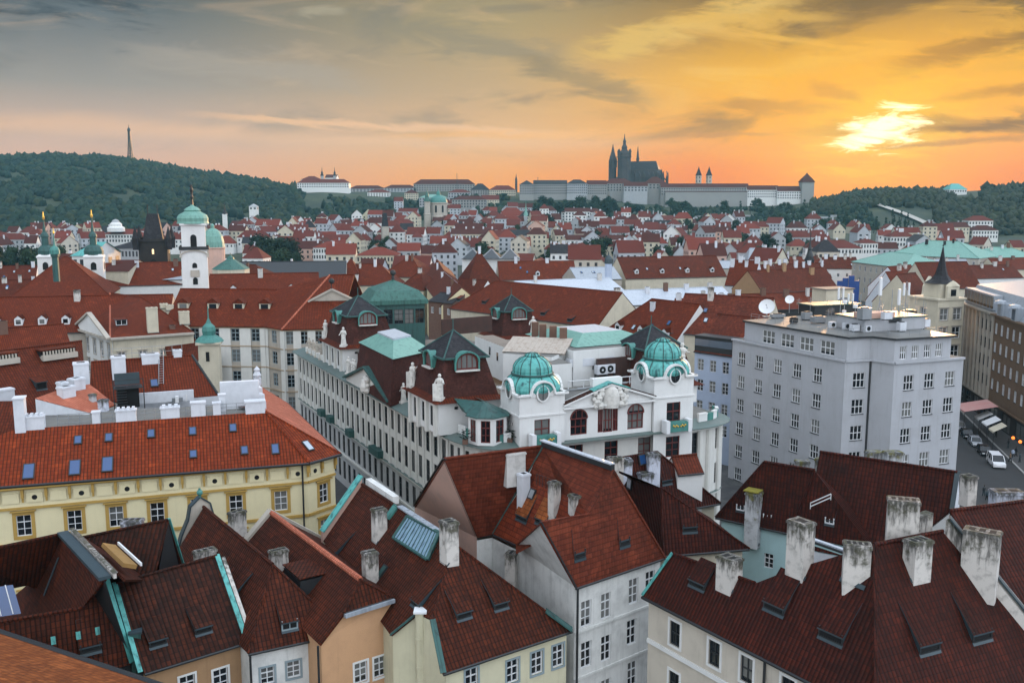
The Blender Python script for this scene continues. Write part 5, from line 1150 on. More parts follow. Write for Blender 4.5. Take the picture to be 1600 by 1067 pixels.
def pavilion(cpx, cpy, zE, wu, wv, steep, mats, seq, hM=5.0, hT=2.7, walls=True, dormer_u=True, gut='t_mid2', zb=ZC + .2, org=None):
    """storey with a steep mansard and a dark pyramid above; near corner at a pixel"""
    c = flat(az(cpx, cpy, zE)) if org is None else org   # near corner
    a, d_ = c - u1 * wu, c + u2 * wv; e = c - u1 * wu + u2 * wv
    nL, nF = nb1, nb2
    lv = lambda k, z: [flat(c + (-u1 + u2) * k, z), flat(d_ + (-u1 - u2) * k, z), flat(e + (u1 - u2) * k, z), flat(a + (u1 + u2) * k, z)]
    s0, s1 = lv(-.55, zE), lv(steep, zE + hM); s2 = lv(steep - .35, zE + hM - .15); top = flat((c + e) / 2, zE + hM + hT)
    return c, a, d_, e, lv, s1, s2, top
def mansard(name, cpx, cpy, zE, wu, wv, seed, left_windows=True, statues=True, org=None):
    c, a, d_, e, lv, s1, s2, top = pavilion(cpx, cpy, zE, wu, wv, 1.35, None, None, org=org)
    if left_windows:
        nw = 3; L = wu
        h.fac(a, c, ZC + .2, zE, [(L * (.22 + .28 * i), (ZC + zE) / 2 + .1, L * .14, 2.4) for i in range(nw)], 'dark', 2); 
        for i in range(4): h.tr('pilaster', 'palace', 'root').obox(flat(a + u1 * L * (.08 + .28 * i), (ZC + zE) / 2) - nb1 * .15, u1 * .28, nb1 * .2, UP * (zE - ZC) / 2)
        h.fac(c, d_, ZC + .2, zE, [(x_, zE - .75, .5, .35) for x_ in (2.1, 2.9, 3.7, 4.5) if x_ < wv - .4], 'slit', 2)
    else: h.fac(a, c, ZC + .2, zE, (), 'dark', 2); h.fac(c, d_, ZC + .2, zE, (), 'dark', 2)
    h.fac(d_, e, ZC + .2, zE, (), 'dark', 2); h.fac(e, a, ZC + .2, zE, (), 'dark', 2)
    ev = MB(); o_ = lv(-.75, zE); i_ = lv(.3, zE + .55)
    for k in range(4):
        j = (k + 1) % 4; ev.poly([o_[k], o_[j], i_[j], i_[k]], 0); ev.poly([o_[j], o_[k], lv(0, zE - .15)[k], lv(0, zE - .15)[j]], 1)
    h.part('eave_roof', ev, ['t_mid2', 'palace'], 'root')
    m_ = MB(); b0 = lv(.15, zE + .3)
    for k in range(4): j = (k + 1) % 4; m_.poly([b0[k], b0[j], s1[j], s1[k]], 0)
    h.part('mansard_roof', m_, ['t_scale'], 'root')
    t_ = MB()
    for k in range(4): j = (k + 1) % 4; t_.poly([s2[k], s2[j], top], 0); t_.strip(s2[k], s2[j], .3, .2, 1)
    for k in range(4): t_.tube(s2[k], top, .1, 1, 5)
    t_.tube(top, top + UP * 1.3, .07, 1, 5)
    h.part('pyramid_roof', t_, ['slate', 'copper_dark'], 'root')
    # arched dormers on the two visible faces
    for o1, nn, uu in ((lerp(s1[0], s1[1], .5), nb2, u2), (lerp(s1[3], s1[0], .5), nb1, u1)):
        b = MB(); q = flat(o1, zE + hM_ - 1.3) - nn * .55; r_ = 1.45 if nn is nb2 else 1.2
        pts = [q - uu * r_ - UP * .2] + [q + uu * r_ * -math.cos(math.pi * i / 10) + UP * (.75 + r_ * .8 * math.sin(math.pi * i / 10)) for i in range(11)] + [q + uu * r_ - UP * .2]
        bk = [p + nn * 2.6 for p in pts]; fr = [p - nn * .25 for p in pts]
        for i in range(len(pts) - 1): b.poly([fr[i], fr[i+1], bk[i+1], bk[i]][::-1], 0); b.strip(fr[i] + UP * .02, fr[i+1] + V((.001, 0, .02)), .3, .18, 0)
        b.poly(pts, 1)
        inn = [q + uu * r_ * .78 * -math.cos(math.pi * i / 10) + UP * (.65 + r_ * .62 * math.sin(math.pi * i / 10)) - nn * .03 for i in range(11)]
        b.poly([inn[0] - UP * .6] + inn + [inn[-1] - UP * .6], 2)
        for k in (-.45, 0, .45): b.strip(q + uu * r_ * k - nn * .07, q + uu * r_ * k + UP * (1.5 if k == 0 else 1.35) * r_ * .8 - nn * .07 + V((.001, 0, 0)), .08, .1, 1)
        b.strip(q - uu * r_ - UP * .25 - nn * .3, q + uu * r_ - UP * .25 - nn * .3, .5, .16, 3)
        h.sub.append(('dormer', b, [M['copper'], M['frame_r'], M['glass'], M['statue']], 'root'))
    return c, a, d_, e, lv
hM_ = 5.0
# near corner pavilion
pc = flat(az(686, 630, 22.0)); c, a, d_, e, lv = mansard('near', 686, 630, 22.0, 9.5, 7.6, 1)
for q, fc in ((c + (-u1 + u2) * .15, -2.0), (a + u1 * .8 + u2 * .2, -2.6)):
    b = MB(); statue(b, flat(q, 22.3), 3.0, 0, fc); b.obox(flat(q, 23.3) + u2 * -.5 - nb1 * -.3, u2 * .35, nb1 * .3, UP * 1.0, 0); h.sub.append(('statue', b, [M['statue']], 'root'))
near_c, near_d = c, d_
# far pavilion
c2_, a2_, d2_, e2_, lv2 = mansard('far', 536, 545, 22.0, 11., 8.6, 2)
for q, fc in ((c2_ + (-u1 + u2) * .15, -2.0), (a2_ + u1 * .8 + u2 * .2, -2.6)):
    b = MB(); statue(b, flat(q, 22.3), 3.0, 0, fc); h.sub.append(('statue', b, [M['statue']], 'root'))
# rear pavilions, seen behind the domes
mansard('rear', 0, 0, 19.6, 8, 8, 3, False, org=flat(az(783, 530, 19.6)))
mansard('rear', 0, 0, 20.6, 9, 8.5, 4, False, org=flat(R1) - u2 * 6.4 + ur * 5.5)
b = MB(); statue(b, flat(R1, 22.3) - u2 * .6 + ur * 5.2, 4.0, 0, -1.2); h.sub.append(('statue', b, [M['statue']], 'root'))
b = MB(); statue(b, flat(az(833, 520, 22.), 21.4), 3.4, 0, -1.6); h.sub.append(('statue', b, [M['statue']], 'root'))
# middle block: dark mansard sides, green hipped top and white rooflight
mA, mB_, mC = az(563, 534, 24.5), az(614, 559, 24.5), az(672, 546, 24.5); mD = mA + (mC - mB_); mm = MB()
lo = [flat(p, ZC + .2) + o_ for p, o_ in ((mB_, (-u2 + u1) * .8), (mC, (u2 + u1) * .8), (mD, (u2 - u1) * .8), (mA, (-u2 - u1) * .8))]; hi = [mB_, mC, mD, mA]
for k in range(4): j = (k + 1) % 4; mm.poly([lo[k], lo[j], hi[j], hi[k]], 0)
h.part('mansard_roof', mm, ['t_scale'], 'root'); mt = MB(); oo = [p + (p - (mA + mC) / 2) * .06 - UP * .1 for p in hi]; cc = (mA + mC) / 2; inn = [lerp(p, cc, .52) + UP * 1.5 for p in hi]
for k in range(4): j = (k + 1) % 4; mt.poly([oo[k], oo[j], inn[j], inn[k]], 0); mt.poly([oo[j], oo[k], hi[k] - UP * .3, hi[j] - UP * .3], 2)
mt.poly([p + UP * .25 for p in inn], 1)
for k in range(4): j = (k + 1) % 4; mt.poly([inn[k], inn[j], inn[j] + UP * .25, inn[k] + UP * .25], 1)
h.part('hipped_roof', mt, ['copper_pale', 'zinc_white', 'metal_dark'], 'root')
b = MB(); q = lerp(mB_, mC, .72); b.box((q.x, q.y - .4, ZC + 2.2), 2.2, .5, 2.4, 0, math.atan2(u2.y, u2.x)); h.part('plant_cabinet', b, ['frame_w'], 'root')
fl = MB(); 
for a, c in ((flat(near_c) - u1 * 9.4, mB_), (mA, flat(c2_) + u1 * .1)):
    q = flat((flat(a) + flat(c)) / 2) ; ln = abs((flat(a) - flat(c)).dot(u1)) / 2; q = flat(L0) + u1 * (q - flat(L0)).dot(u1) + nb1 * 5.3; q.z = ZC + 1.9; fl.obox(q, u1 * (ln + .3), nb1 * 2.6, UP * 1.5, 1); fl.obox(q + UP * 1.55, u1 * (ln + .5), nb1 * 2.8, UP * .08, 0)
h.part('flat_roof', fl, ['roof_flat', 't_scale'], 'root')

# dome piers on the front
def dome(px, pybase, ztop, w_, dz, mirror):
    q = avp(px, pybase, flat(F0), flat(F1)); q = flat(q) + nb2 * (w_ / 2 - .9); hw = w_ / 2
    a, c = q - u2 * hw - nb2 * hw, q + u2 * hw - nb2 * hw; d_, e = q + u2 * hw + nb2 * hw, q - u2 * hw + nb2 * hw
    h.fac(a, c, 0, ztop, [(hw, 19.3 + dz, 1.9, 3.3)] + ([(hw, 16.1, 1.9, 2.5)] if mirror else []), 'red', 2); h.fac(e, a, ZC, ztop, [(hw, ztop - 3.6, .35, .4), (hw + .6, ztop - 3.6, .35, .4), (hw - .6, ztop - 3.6, .35, .4)], 'slit', 2); h.fac(c, d_, ZC, ztop, (), 'dark', 2); h.fac(d_, e, ZC, ztop, (), 'dark', 2)
    b = MB(); rz = math.atan2(u2.y, u2.x)
    b.box(flat(q, ztop - 2.45), w_ + .25, w_ + .25, .18, 0, rz)
    for sgn, uu, nn in ((1, u2, -nb2), (1, -u1, u2 * -1)):
        pass
    # arched pediments with round windows on four sides
    for uu, nn in ((u2, -nb2), (-nb2, -u2), (nb2, u2), (-u2, nb2)):
        o_ = flat(q, ztop) + nn * (hw + .08); pts = [o_ + uu * 1.45 * math.cos(math.pi * i / 12) + UP * (1.45 * math.sin(math.pi * i / 12)) for i in range(13)]
        base_ = [o_ + uu * 1.45 - UP * .3] + pts + [o_ - uu * 1.45 - UP * .3]
        b.poly(base_, 0); bk = [p - nn * 1.6 for p in base_]
        for i in range(len(base_) - 1): b.poly([base_[i], bk[i], bk[i+1], base_[i+1]], 0)
        for i in range(12): b.strip(pts[i] + nn * .08, pts[i+1] + nn * .08 + V((.001, 0, 0)), .45, .2, 0)
        for sg in (-1, 1): b.strip(o_ + uu * 1.45 * sg + nn * .08, o_ + uu * (hw + .3) * sg + nn * .08, .45, .2, 0)
        cw = o_ + UP * .05 + nn * .1
        for i in range(14):
            a0_, a1_ = 2*math.pi*i/14, 2*math.pi*(i+1)/14; P = lambda r_, t_: cw + uu * r_ * math.cos(t_) * .85 + UP * r_ * math.sin(t_)
            b.poly([cw, P(.8, a0_), P(.8, a1_)] if uu.cross(UP).dot(nn) < 0 else [cw, P(.8, a1_), P(.8, a0_)], 1)
            b.strip(P(.85, a0_), P(.85, a1_) + V((.001, 0, 0)), .16, .16, 0)
        b.strip(cw - UP * .8 + nn * .03, cw + UP * .8 + nn * .03 + V((.001, 0, 0)), .05, .07, 2)
    h.part('dome_drum', b, ['white', 'glass', 'frame_d'], 'root')
    db = MB(); R0 = hw * 1.12; prof = [(R0 * .95, .05), (R0 * 1.0, .5), (R0 * .99, 1.0), (R0 * .93, 1.45), (R0 * .82, 1.9), (R0 * .70, 2.15)]; prof2 = [(R0 * .72, 2.15), (R0 * .78, 2.25), (R0 * .71, 2.42), (R0 * .72, 2.7), (R0 * .70, 3.2), (R0 * .61, 3.75), (R0 * .46, 4.2), (R0 * .30, 4.45), (R0 * .25, 4.45), (R0 * .28, 4.6), (R0 * .23, 4.8), (R0 * .1, 4.92), (0, 4.94)]
    n = 24; rot = rz + math.pi / 24
    def sq(r, t_, e=.45):  # rounded square at the foot
        return r
    o_ = flat(q, ztop)
    def pt(r, z, k):
        t_ = 2 * math.pi * k / n; kz = max(0, 1 - z / 2.2) * .16; cs, sn = math.cos(t_), math.sin(t_); m_ = max(abs(cs), abs(sn)); g = 1 + kz * (1 / m_ - 1) * 1.6
        return o_ + (u2 * cs + nb2 * sn) * (r * g) + UP * (z * .86)
    for pr in (prof, prof2):
        for (r0, z0_), (r1, z1_) in zip(pr, pr[1:]):
            for k in range(n):
                qd = [pt(r0, z0_, k), pt(r0, z0_, k + 1), pt(r1, z1_, k + 1), pt(r1, z1_, k)]; L_ = sum((qd[1] - qd[0])[:]) 
                uvs = [(k * .4, z0_), (k * .4 + .4, z0_), (k * .4 + .4, z1_), (k * .4, z1_)]
                db.poly(qd if r1 > 1e-3 else qd[:3], 0, uvs if r1 > 1e-3 else uvs[:3], smooth=True)
        for k in range(0, n, 2):
            for (r0, z0_), (r1, z1_) in zip(pr, pr[1:]): 
                if r1 > .2: db.tube(pt(r0, z0_, k), pt(r1, z1_, k), .07, 1, 4)
    for k in range(n): db.tube(pt(R0 * .76, 2.24, k), pt(R0 * .76, 2.24, k + 1), .13, 1, 5)
    h.part('dome', db, ['copper_bright', 'copper_dark'], 'root')
    return q
dq1 = dome(842, 660, 23.8, 5.5, 0, False); dq2 = dome(1046, 640, 24.5, 5.4, .5, True)
# gilded balcony fronts under the domes
for q in (dq1, dq2):
    b = MB(); o_ = flat(q) - nb2 * 3.5; b.obox(flat(o_, ZC + .75), u2 * 1.3, nb2 * .5, UP * .55, 0)
    for sg in (-1, 1): b.obox(flat(o_, ZC + .8) + u2 * 1.5 * sg, u2 * .25, nb2 * .55, UP * .75, 1)
    for sg in (-1, 1):
        for k in range(4): b.sphere(flat(o_, ZC + .85 + .12 * (k % 2)) - nb2 * .55 + u2 * (.2 + .2 * k) * sg, .12, 2, 6)
    h.sub.append(('balcony', b, [M['copper'], M['frame_w'], M['gold']], 'root'))
# front attic between the domes with arched windows and carved pediment
fa, fb = flat(dq1) + u2 * 2.9 - nb2 * 2.4, flat(dq2) - u2 * 2.8 - nb2 * 2.35; Lf = (fb - fa).length; zt = 21.9
h.fac(fa, fb, ZC, zt, [(Lf * .16, ZC + 1.6, 2.1, 1.9), (Lf * .405, ZC + 2.0, .7, 2.7), (Lf * .49, ZC + 2.0, 1.25, 2.8), (Lf * .575, ZC + 2.0, .7, 2.7), (Lf * .81, ZC + 1.6, 2.1, 1.9)], 'red_arch', 2)
for k in (.16, .81):
    ab = h.tr('arch', 'glass', 'root'); ar = h.tr('arch_frame', 'frame_r', 'root')
    o_ = flat(fa + u2 * Lf * k, ZC + 2.55) - nb2 * .02; pts = [o_ + u2 * 1.05 * math.cos(math.pi * i / 12) + UP * 1.05 * math.sin(math.pi * i / 12) for i in range(13)]; ab.poly(pts)
    for p, q in zip(pts, pts[1:]): ar.strip(p - nb2 * .04, q - nb2 * .04 + V((.001, 0, 0)), .12, .14)
    for t_ in (-.35, .35): ar.strip(o_ + u2 * t_ * 1.05 - nb2 * .05, o_ + u2 * t_ * 1.05 + UP * .95 - nb2 * .05 + V((.001, 0, 0)), .08, .1)
    ar.strip(pts[0] - nb2 * .06, pts[-1] - nb2 * .06, .1, .12)
pd = MB(); a, c = flat(fa, zt) - nb2 * .1 - u2 * .3, flat(fb, zt) - nb2 * .1 + u2 * .3; t_ = lerp(a, c, .5) + UP * 2.3; pd.poly([a, c, c + UP * .3, t_, a + UP * .3], 0); B_ = [p + nb2 * 1.2 for p in (a, c, c + UP * .3, t_, a + UP * .3)]
pd.poly([c + UP * .3, B_[2], B_[3], t_], 0); pd.poly([t_, B_[3], B_[4], a + UP * .3], 0); pd.poly(B_[::-1], 0)
for p, q in ((a + UP * .35, t_ + UP * .05), (t_ + UP * .05, c + UP * .35)):
    m0, m1 = (lerp(p, q, .6), q) if q is not p and (q - t_).length < 1 else (p, lerp(p, q, .4))
    pd.strip(p - nb2 * .1, q - nb2 * .1, .7, .22, 0); pd.strip(p + UP * .16 - nb2 * .05, q + UP * .16 - nb2 * .05, .8, .12, 2); pd.strip(m0 + UP * .24 - nb2 * .05, m1 + UP * .24 - nb2 * .05, 1.0, .12, 3)
pd.strip(a - nb2 * .15, c - nb2 * .15, .5, .22, 0)
oc = lerp(a, c, .5) - nb2 * .25 + UP * .9
pd.lathe(oc - UP * 1.3, [(.9, 0), (1.0, .5), (1.05, 1.4), (.8, 2.2), (.3, 2.6), (0, 2.6)], 10, 1, 0, True, 1, .4)
for sg in (-1, 1):
    for (x_, z_, r_) in ((1.2, .5, .42), (1.5, 0, .5), (1.7, -.6, .5), (1.3, -1.2, .5), (1.9, -1.3, .35), (2.1, -.2, .3), (1.1, 1.1, .33), (2.0, .8, .36)): pd.sphere(oc + u2 * x_ * sg + UP * z_ * .75, r_, 1, 6)
    pd.tube(oc + u2 * 1.1 * sg + UP * .9, oc + u2 * 2.1 * sg - UP * .9, .22, 1, 6)
pd.obox(lerp(a, c, .5) + nb2 * .9 + UP * 2.5, u2 * 1.9, nb2 * .4, UP * .45, 0); h.part('pediment', pd, ['white', 'statue', 't_dark', 'copper_bright'], 'root')
dk2 = MB(); dk2.poly([flat(fa, ZC + 3.4) + nb2 * .3, flat(fb, ZC + 3.4) + nb2 * .3, flat(fb, ZC + 3.4) + nb2 * 13, flat(fa, ZC + 3.4) + nb2 * 13]); h.part('flat_roof', dk2, ['roof_flat'], 'root')
# corner terraces: canted bay, green-white balustrade
def terrace(pts, nm):
    b = MB()
    for i, (a, c) in enumerate(zip(pts, pts[1:])):
        ln = (c - a).length; d = hdir(a, c); n_ = UP.cross(d)
        b.obox(flat((a + c) / 2, ZC + .75), d * ln / 2, n_ * .14, UP * .5, i % 2)
        if i % 2 == 0: b.obox(flat((a + c) / 2, ZC + 1.3), d * ln / 2, n_ * .2, UP * .1, 0)
    h.part('balustrade', b, ['white', 'copper'], 'root')
terrace(outer(arc, -.5)[1:], 'a'); terrace(outer(arc2, -.4)[1:8], 'b')
bay = MB(); o_ = flat(dq1) - u2 * 5.2 + nb2 * .6; rr = 2.3; bp_ = [o_ + (u2 * math.cos(R(t_)) + nb2 * math.sin(R(t_))) * rr for t_ in (180, 220, 265, 315, 360)]
for a, c in zip(bp_, bp_[1:]):
    L = (c - a).length; h.fac(a, c, ZC + .2, 21.4, [(L / 2, ZC + 1.75, min(L * .6, 1.3), 2.5)] if L > 1.2 else (), 'red', 2)
rb = MB(); tp_ = flat(o_, 22.5) + nb2 * 1.2
for a, c in zip(bp_, bp_[1:]): 
    a2, c2 = a + (a - o_) * .15, c + (c - o_) * .15; rb.poly([flat(a2, 21.4), flat(c2, 21.4), tp_], 0); rb.poly([flat(c2, 21.3), flat(a2, 21.3), flat(a2, 21.4), flat(c2, 21.4)][::-1], 0)
rb.poly([flat(bp_[0], 21.4), tp_, tp_ + nb2 * 3 - u2 * 2.5, flat(bp_[0], 21.4) + nb2 * 2]); rb.poly([tp_, flat(bp_[-1], 21.4), flat(bp_[-1], 21.4) + nb2 * 3, tp_ + nb2 * 3])
h.part('bay_roof', rb, ['copper_dark'], 'root')
h.fac(near_d - u2 * .2, flat(dq1) - u2 * 2.9 + nb2 * 2.2, ZC, 21.2, (), 'dark', 2)
for q, lb_ in zip((o_ - u2 * 2.9 - nb2 * .6, o_ + u2 * 1.9 - nb2 * 1.9), ('green shrub in a brown pot on the palace terrace, beside the mansard pavilion', 'green shrub in a brown pot on the palace terrace, against the first domed pier')):
    r_ = thing('potted_plant', lb_, 'plant', flat(q, ZC + .3)); pl_ = MB(); pl_.box(flat(q, ZC + .3), .6, .6, .5, 0); pl_.build('pot', [M['brick']], r_); pl_ = MB()
    for k in range(70): d = V((rnd.gauss(0, .35), rnd.gauss(0, .35), rnd.uniform(.5, 1.5))); pl_.poly([flat(q, ZC + .3) + d + e_ for e_ in (V((-.12, -.05, 0)), V((.1, -.08, .06)), V((.14, .09, -.02)), V((-.08, .1, .05)))])
    pl_.build('foliage', [M['leaf']], r_)
# right end storey beside the second dome
ra, rb_ = flat(dq2) + u2 * 2.8 + nb2 * 1.5, flat(R1) - u2 * .3 + ur * 5.0
h.fac(ra, rb_, ZC, 22.6, [(1.0, 21.6, .5, .4), (1.8, 21.6, .5, .4)], 'slit', 2)
for c_, ln in ((az(1085, 715, 13.5), 1),): pass
cnp = MB(); q = avp(1059, 706, flat(F0), flat(F1)); cnp.lathe(flat(q, 13.6) - nb2 * .2, [(2.1, 0), (2.0, .25), (1.4, .65), (0, .85)], 16, 0, 0, True, 1, .6); h.part('bay_canopy', cnp, ['copper_dark'], 'root')
# service roofs in the middle of the palace
sv = MB(); 
def rblock(x0, y0, x1, y1, z, depth, h_, name, mats, top=None):
    a, c = az(x0, y0, z), az(x1, y1, z); d = hdir(a, c); n_ = UP.cross(d); b = MB(); b.prism([flat(a), flat(c), flat(c) + n_ * depth, flat(a) + n_ * depth], z - h_, z, 0, 1); h.part(name, b, mats, 'root'); return flat(a), flat(c), n_
a, c, n_ = rblock(742, 525, 860, 570, 24.5, 3, 5, 'penthouse', ['white', 'roof_flat'])
for k in (.35, .62): pass
wb = MB(); 
for px, py in ((766, 548), (778, 557)): q = avp(px, py, a, c); wb.obox(q - n_ * .03, hdir(a, c) * .45, n_ * .04, UP * .75, 0); wb.obox(q - n_ * .06, hdir(a, c) * .3, n_ * .05, UP * .6, 1)
h.part('penthouse_window', wb, ['frame_w', 'glass'], 'root')
a, c, n_ = rblock(786, 552, 862, 558, 25.0, 7, 6, 'penthouse', ['white', 'roof_flat'])
pr_ = MB(); a0, c0 = az(784, 549, 25.1), az(882, 553, 25.1); n_ = UP.cross(hdir(a0, c0)); pr_.poly([a0, c0, c0 + n_ * 6 + UP * 1.2, a0 + n_ * 6 + UP * 1.2]); pr_.poly([a0 - UP * .2, a0 + n_ * 6 + UP * 1.0, c0 + n_ * 6 + UP * 1.0, c0 - UP * .2]); h.part('tin_roof', pr_, ['tin'], 'root')
a, c, n_ = rblock(822, 528, 896, 548, 25.5, 12, 6, 'penthouse', ['white', 'roof_flat'])
gt = MB(); q0, q1 = az(820, 522, 25.6), az(900, 543, 25.6); n_ = UP.cross(hdir(q0, q1)); q2, q3 = q1 + n_ * 13, q0 + n_ * 13; cc = (q0 + q2) / 2
i_ = [lerp(p, cc, .5) + UP * 1.3 for p in (q0, q1, q2, q3)]
for k, (p, q) in enumerate(((q0, q1), (q1, q2), (q2, q3), (q3, q0))): gt.poly([p, q, i_[(k + 1) % 4], i_[k]], 0)
gt.poly([p for p in i_], 1); h.part('hipped_roof', gt, ['copper_pale', 'zinc_white'], 'root')
for px, py in ((836, 528), (848, 532), (864, 535), (880, 538)):
    b = MB(); q = az(px, py, 25.4); b.box((q.x, q.y, 24.5), 1.0, .8, 3.2, 0); h.sub.append(('chimney', b, [M['brick']], 'root'))
b = MB(); q = az(915, 572, 21.); b.box((q.x, q.y, 20), 3.4, 3.4, 4.4, 0, .38); b.box((q.x, q.y, 24.4), 3.0, 3.0, 1.4, 2, .38); b.box((q.x, q.y, 25.8), 4.2, 4.2, .3, 1, .38)
for k in range(4): 
    for j in (-1.15, -.4, .4, 1.15): an = .38 + k * math.pi / 2; b.box((q.x + math.cos(an) * 1.45 - math.sin(an) * j, q.y + math.sin(an) * 1.45 + math.cos(an) * j, 24.4), .25, .25, 1.4, 3, an)
h.part('lift_house', b, ['brick', 'slate', 'hole', 'wood'], 'root')
b = MB(); a, c = az(932, 562, 24.2), az(1004, 556, 24.2); b.strip(a - UP * 1.6, c - UP * 1.6, .3, 3.4); h.part('steel_screen', b, ['rust'], 'root')
b = MB(); a, c = az(690, 500, 26), az(768, 494, 26); b.strip(a - UP * 1.2, c - UP * 1.2, .3, 2.6); h.part('steel_screen', b, ['rust'], 'root')
def acunit(px, py, z, w_, d_, hh, fans=2):
    q = az(px, py, z); b = MB(); rz = math.atan2(u2.y, u2.x); b.box(q + UP * .5, w_, d_, hh, 0, rz)
    for sx in (-.45, .45): b.box(q + (u2 * sx) * w_, .12, d_, .5, 1, rz)
    for i in range(fans):
        o = q + u2 * ((i + .5) / fans - .5) * w_ - nb2 * (d_ / 2 + .02) + UP * (.5 + hh / 2); r_ = min(w_ / fans, hh) * .4
        for k in range(12): a0_, a1_ = -math.pi * k / 6, -math.pi * (k + 1) / 6; b.poly([o, o + (u2 * math.cos(a0_) + UP * math.sin(a0_)) * r_, o + (u2 * math.cos(a1_) + UP * math.sin(a1_)) * r_][::-1], 2)
        b.obox(o - nb2 * .02, u2 * r_ * .25, nb2 * .02, UP * r_ * .25, 0)
    return b
for i, (px, py, z, w_, d_, hh, f_) in enumerate(((890, 582, 21.6, 1.6, 1.6, 1.7, 1), (906, 577, 22.8, 3.6, 1.4, 1.0, 0), (938, 574, 22.8, 3.4, 1.4, 1.0, 0), (939, 590, 21.8, 1.5, .9, 1.2, 1), (951, 588, 21.8, 1.5, .9, 1.2, 1), (962, 588, 21.5, 1.4, .7, .8, 0), (884, 594, 21.4, 1.5, 1.2, .8, 0))):
    tag_single(acunit(px, py, z, w_, d_, hh, f_), 'air_conditioner', [M['whitewash'], M['metal_dark'], M['hole']], ['white boxy cooling unit nearest the first copper dome on the palace roof', 'long white cooling unit beside the brick lift house', 'long white cooling unit before the rusty steel screen', 'white fan unit at the foot of the palace pediment, beside its twin', 'second white fan unit at the palace pediment, towards the farther dome', 'flat white unit at the end of the row of fan units', 'low white unit lying against the first copper dome pier'][i], 'air conditioner', 'cooling units on the palace roof')
pr_ = MB(); 
for k in range(6): p = az(880 + k * 22, 610 - k * 3, 21.6); pr_.tube(p, p + u2 * 3.2, .09, 0, 6)
for k in range(5): p = az(888 + k * 24, 596 - k * 2, 22.4); pr_.tube(p, p - UP * 1.0, .07, 1, 5); pr_.tube(p, p + u2 * 3.4, .07, 1, 5)
h.part('roof_pipe', pr_, ['metal', 'frame_w'], 'root')
# dark square pavilion with green tent roof behind
h.done()
hp = House('pavilion', 'dark green copper clad pavilion with a tent shaped copper roof behind the palace', 'pavilion', az(620, 500, 20), 'copper_dark', 'copper_tent')
a, c = az(578, 471, 27.5), az(668, 468, 27.5); d = hdir(a, c); n_ = UP.cross(d); w_ = (c - a).length; q = [a, c, c + n_ * w_, a + n_ * w_]; tpx = (q[0] + q[2]) / 2 + UP * 3.3; i_ = [lerp(p, flat(tpx, a.z), .25) + UP * 1.6 for p in q]
for k in range(4): j = (k + 1) % 4; hp.face([q[k], q[j], i_[j], i_[k]]); hp.face([i_[k], i_[j], tpx])
b = MB()
for k in range(4): b.strip(q[k] - UP * .35, q[(k+1)%4] - UP * .35, .25, .75, 0)
hp.part('fascia', b, ['copper_tent'], 'root'); b = MB(); b.tube(tpx, tpx + UP * 1.6, .3, 0, 8, .1); b.sphere(tpx + UP * 1.2, .55, 0, 8); hp.part('finial', b, ['metal_dark'], 'roof')
inx = [lerp(p, flat((q[0] + q[2]) / 2, p.z), .08) for p in q]
for k in range(4): j = (k + 1) % 4; hp.grid(inx[k], inx[j], 0, 27.2, 5, [24.6], 1.6, 2.6, 'dark')
hp.done()
# ------------------------------------------------------------------ grey office block
h = House('office_block', 'pale grey office block with a flat roof full of aerials, above the wine red roofs', 'office building', az(1330, 560, 20), ['office', 'metal_dark'], None)
ZO = 23.
O_ = [az(1145, 529, ZO), az(1321, 563, ZO), az(1361, 561, ZO), az(1398, 566, ZO), az(1506, 558, ZO)]
def colpx(a, c, pxs, w_, hh): return [((flat(avp(x, y, a, c)) - flat(a)).dot(hdir(a, c)), avp(x, y, a, c).z, w_, hh) for x, y in pxs]
ws = []
for u_, z, w_, hh in colpx(O_[0], O_[1], ((1158.6, 560.4), (1186, 566), (1215, 572), (1245, 579), (1277, 586)), 1.65, 2.05): ws += [(u_, z - 3.78 * k, w_, hh) for k in range(6)]
h.fac(O_[0], O_[1], 0, ZO, ws, 'office')
u_, z, w_, hh = colpx(O_[1], O_[2], ((1342, 594),), 1.9, 2.1)[0]; h.fac(O_[1], O_[2], 0, ZO, [(u_, z - 3.78 * k, w_, hh) for k in range(6)], 'office')
h.fac(O_[2], O_[3], 0, ZO)
ws = []
for u_, z, w_, hh in colpx(O_[3], O_[4], ((1419.6, 597.8), (1452, 594.5), (1484, 591.3)), 1.7, 2.1): ws += [(u_, z - 3.78 * k, w_, hh) for k in range(6)]
h.fac(O_[3], O_[4], 0, ZO, ws, 'office')
d4 = UP.cross(hdir(O_[3], O_[4])); d1 = UP.cross(hdir(O_[0], O_[1])); B4_, B0_ = O_[4] + d4 * 22, O_[0] + d1 * 22
h.fac(O_[4], B4_, 0, ZO, [(3 + 4 * i, 20.5 - 3.78 * k, 1.7, 2.1) for i in range(4) for k in range(6)], 'office'); h.fac(B4_, B0_, 0, ZO); h.fac(B0_, O_[0], 0, ZO)
cnm = MB(); h.part('roof_deck', cnm, ['roof_flat']); cnm.poly([flat(p, ZO) for p in O_ + [B4_, B0_]])
for a, c in zip(O_, O_[1:]): n_ = UP.cross(hdir(a, c)); h.tr('cornice', 'office', 'root').strip(a - n_ * .1 - UP * .1, c - n_ * .1 - UP * .1, .45, .28)
Q_ = [az(1162, 504, 26.), az(1320, 532, 26.), az(1361, 530, 26.), az(1398, 535, 26.), az(1480, 528, 26.)]
Q_ = [p + (UP.cross(hdir(O_[min(i, 3)], O_[min(i, 3) + 1]))) * .0 for i, p in enumerate(Q_)]
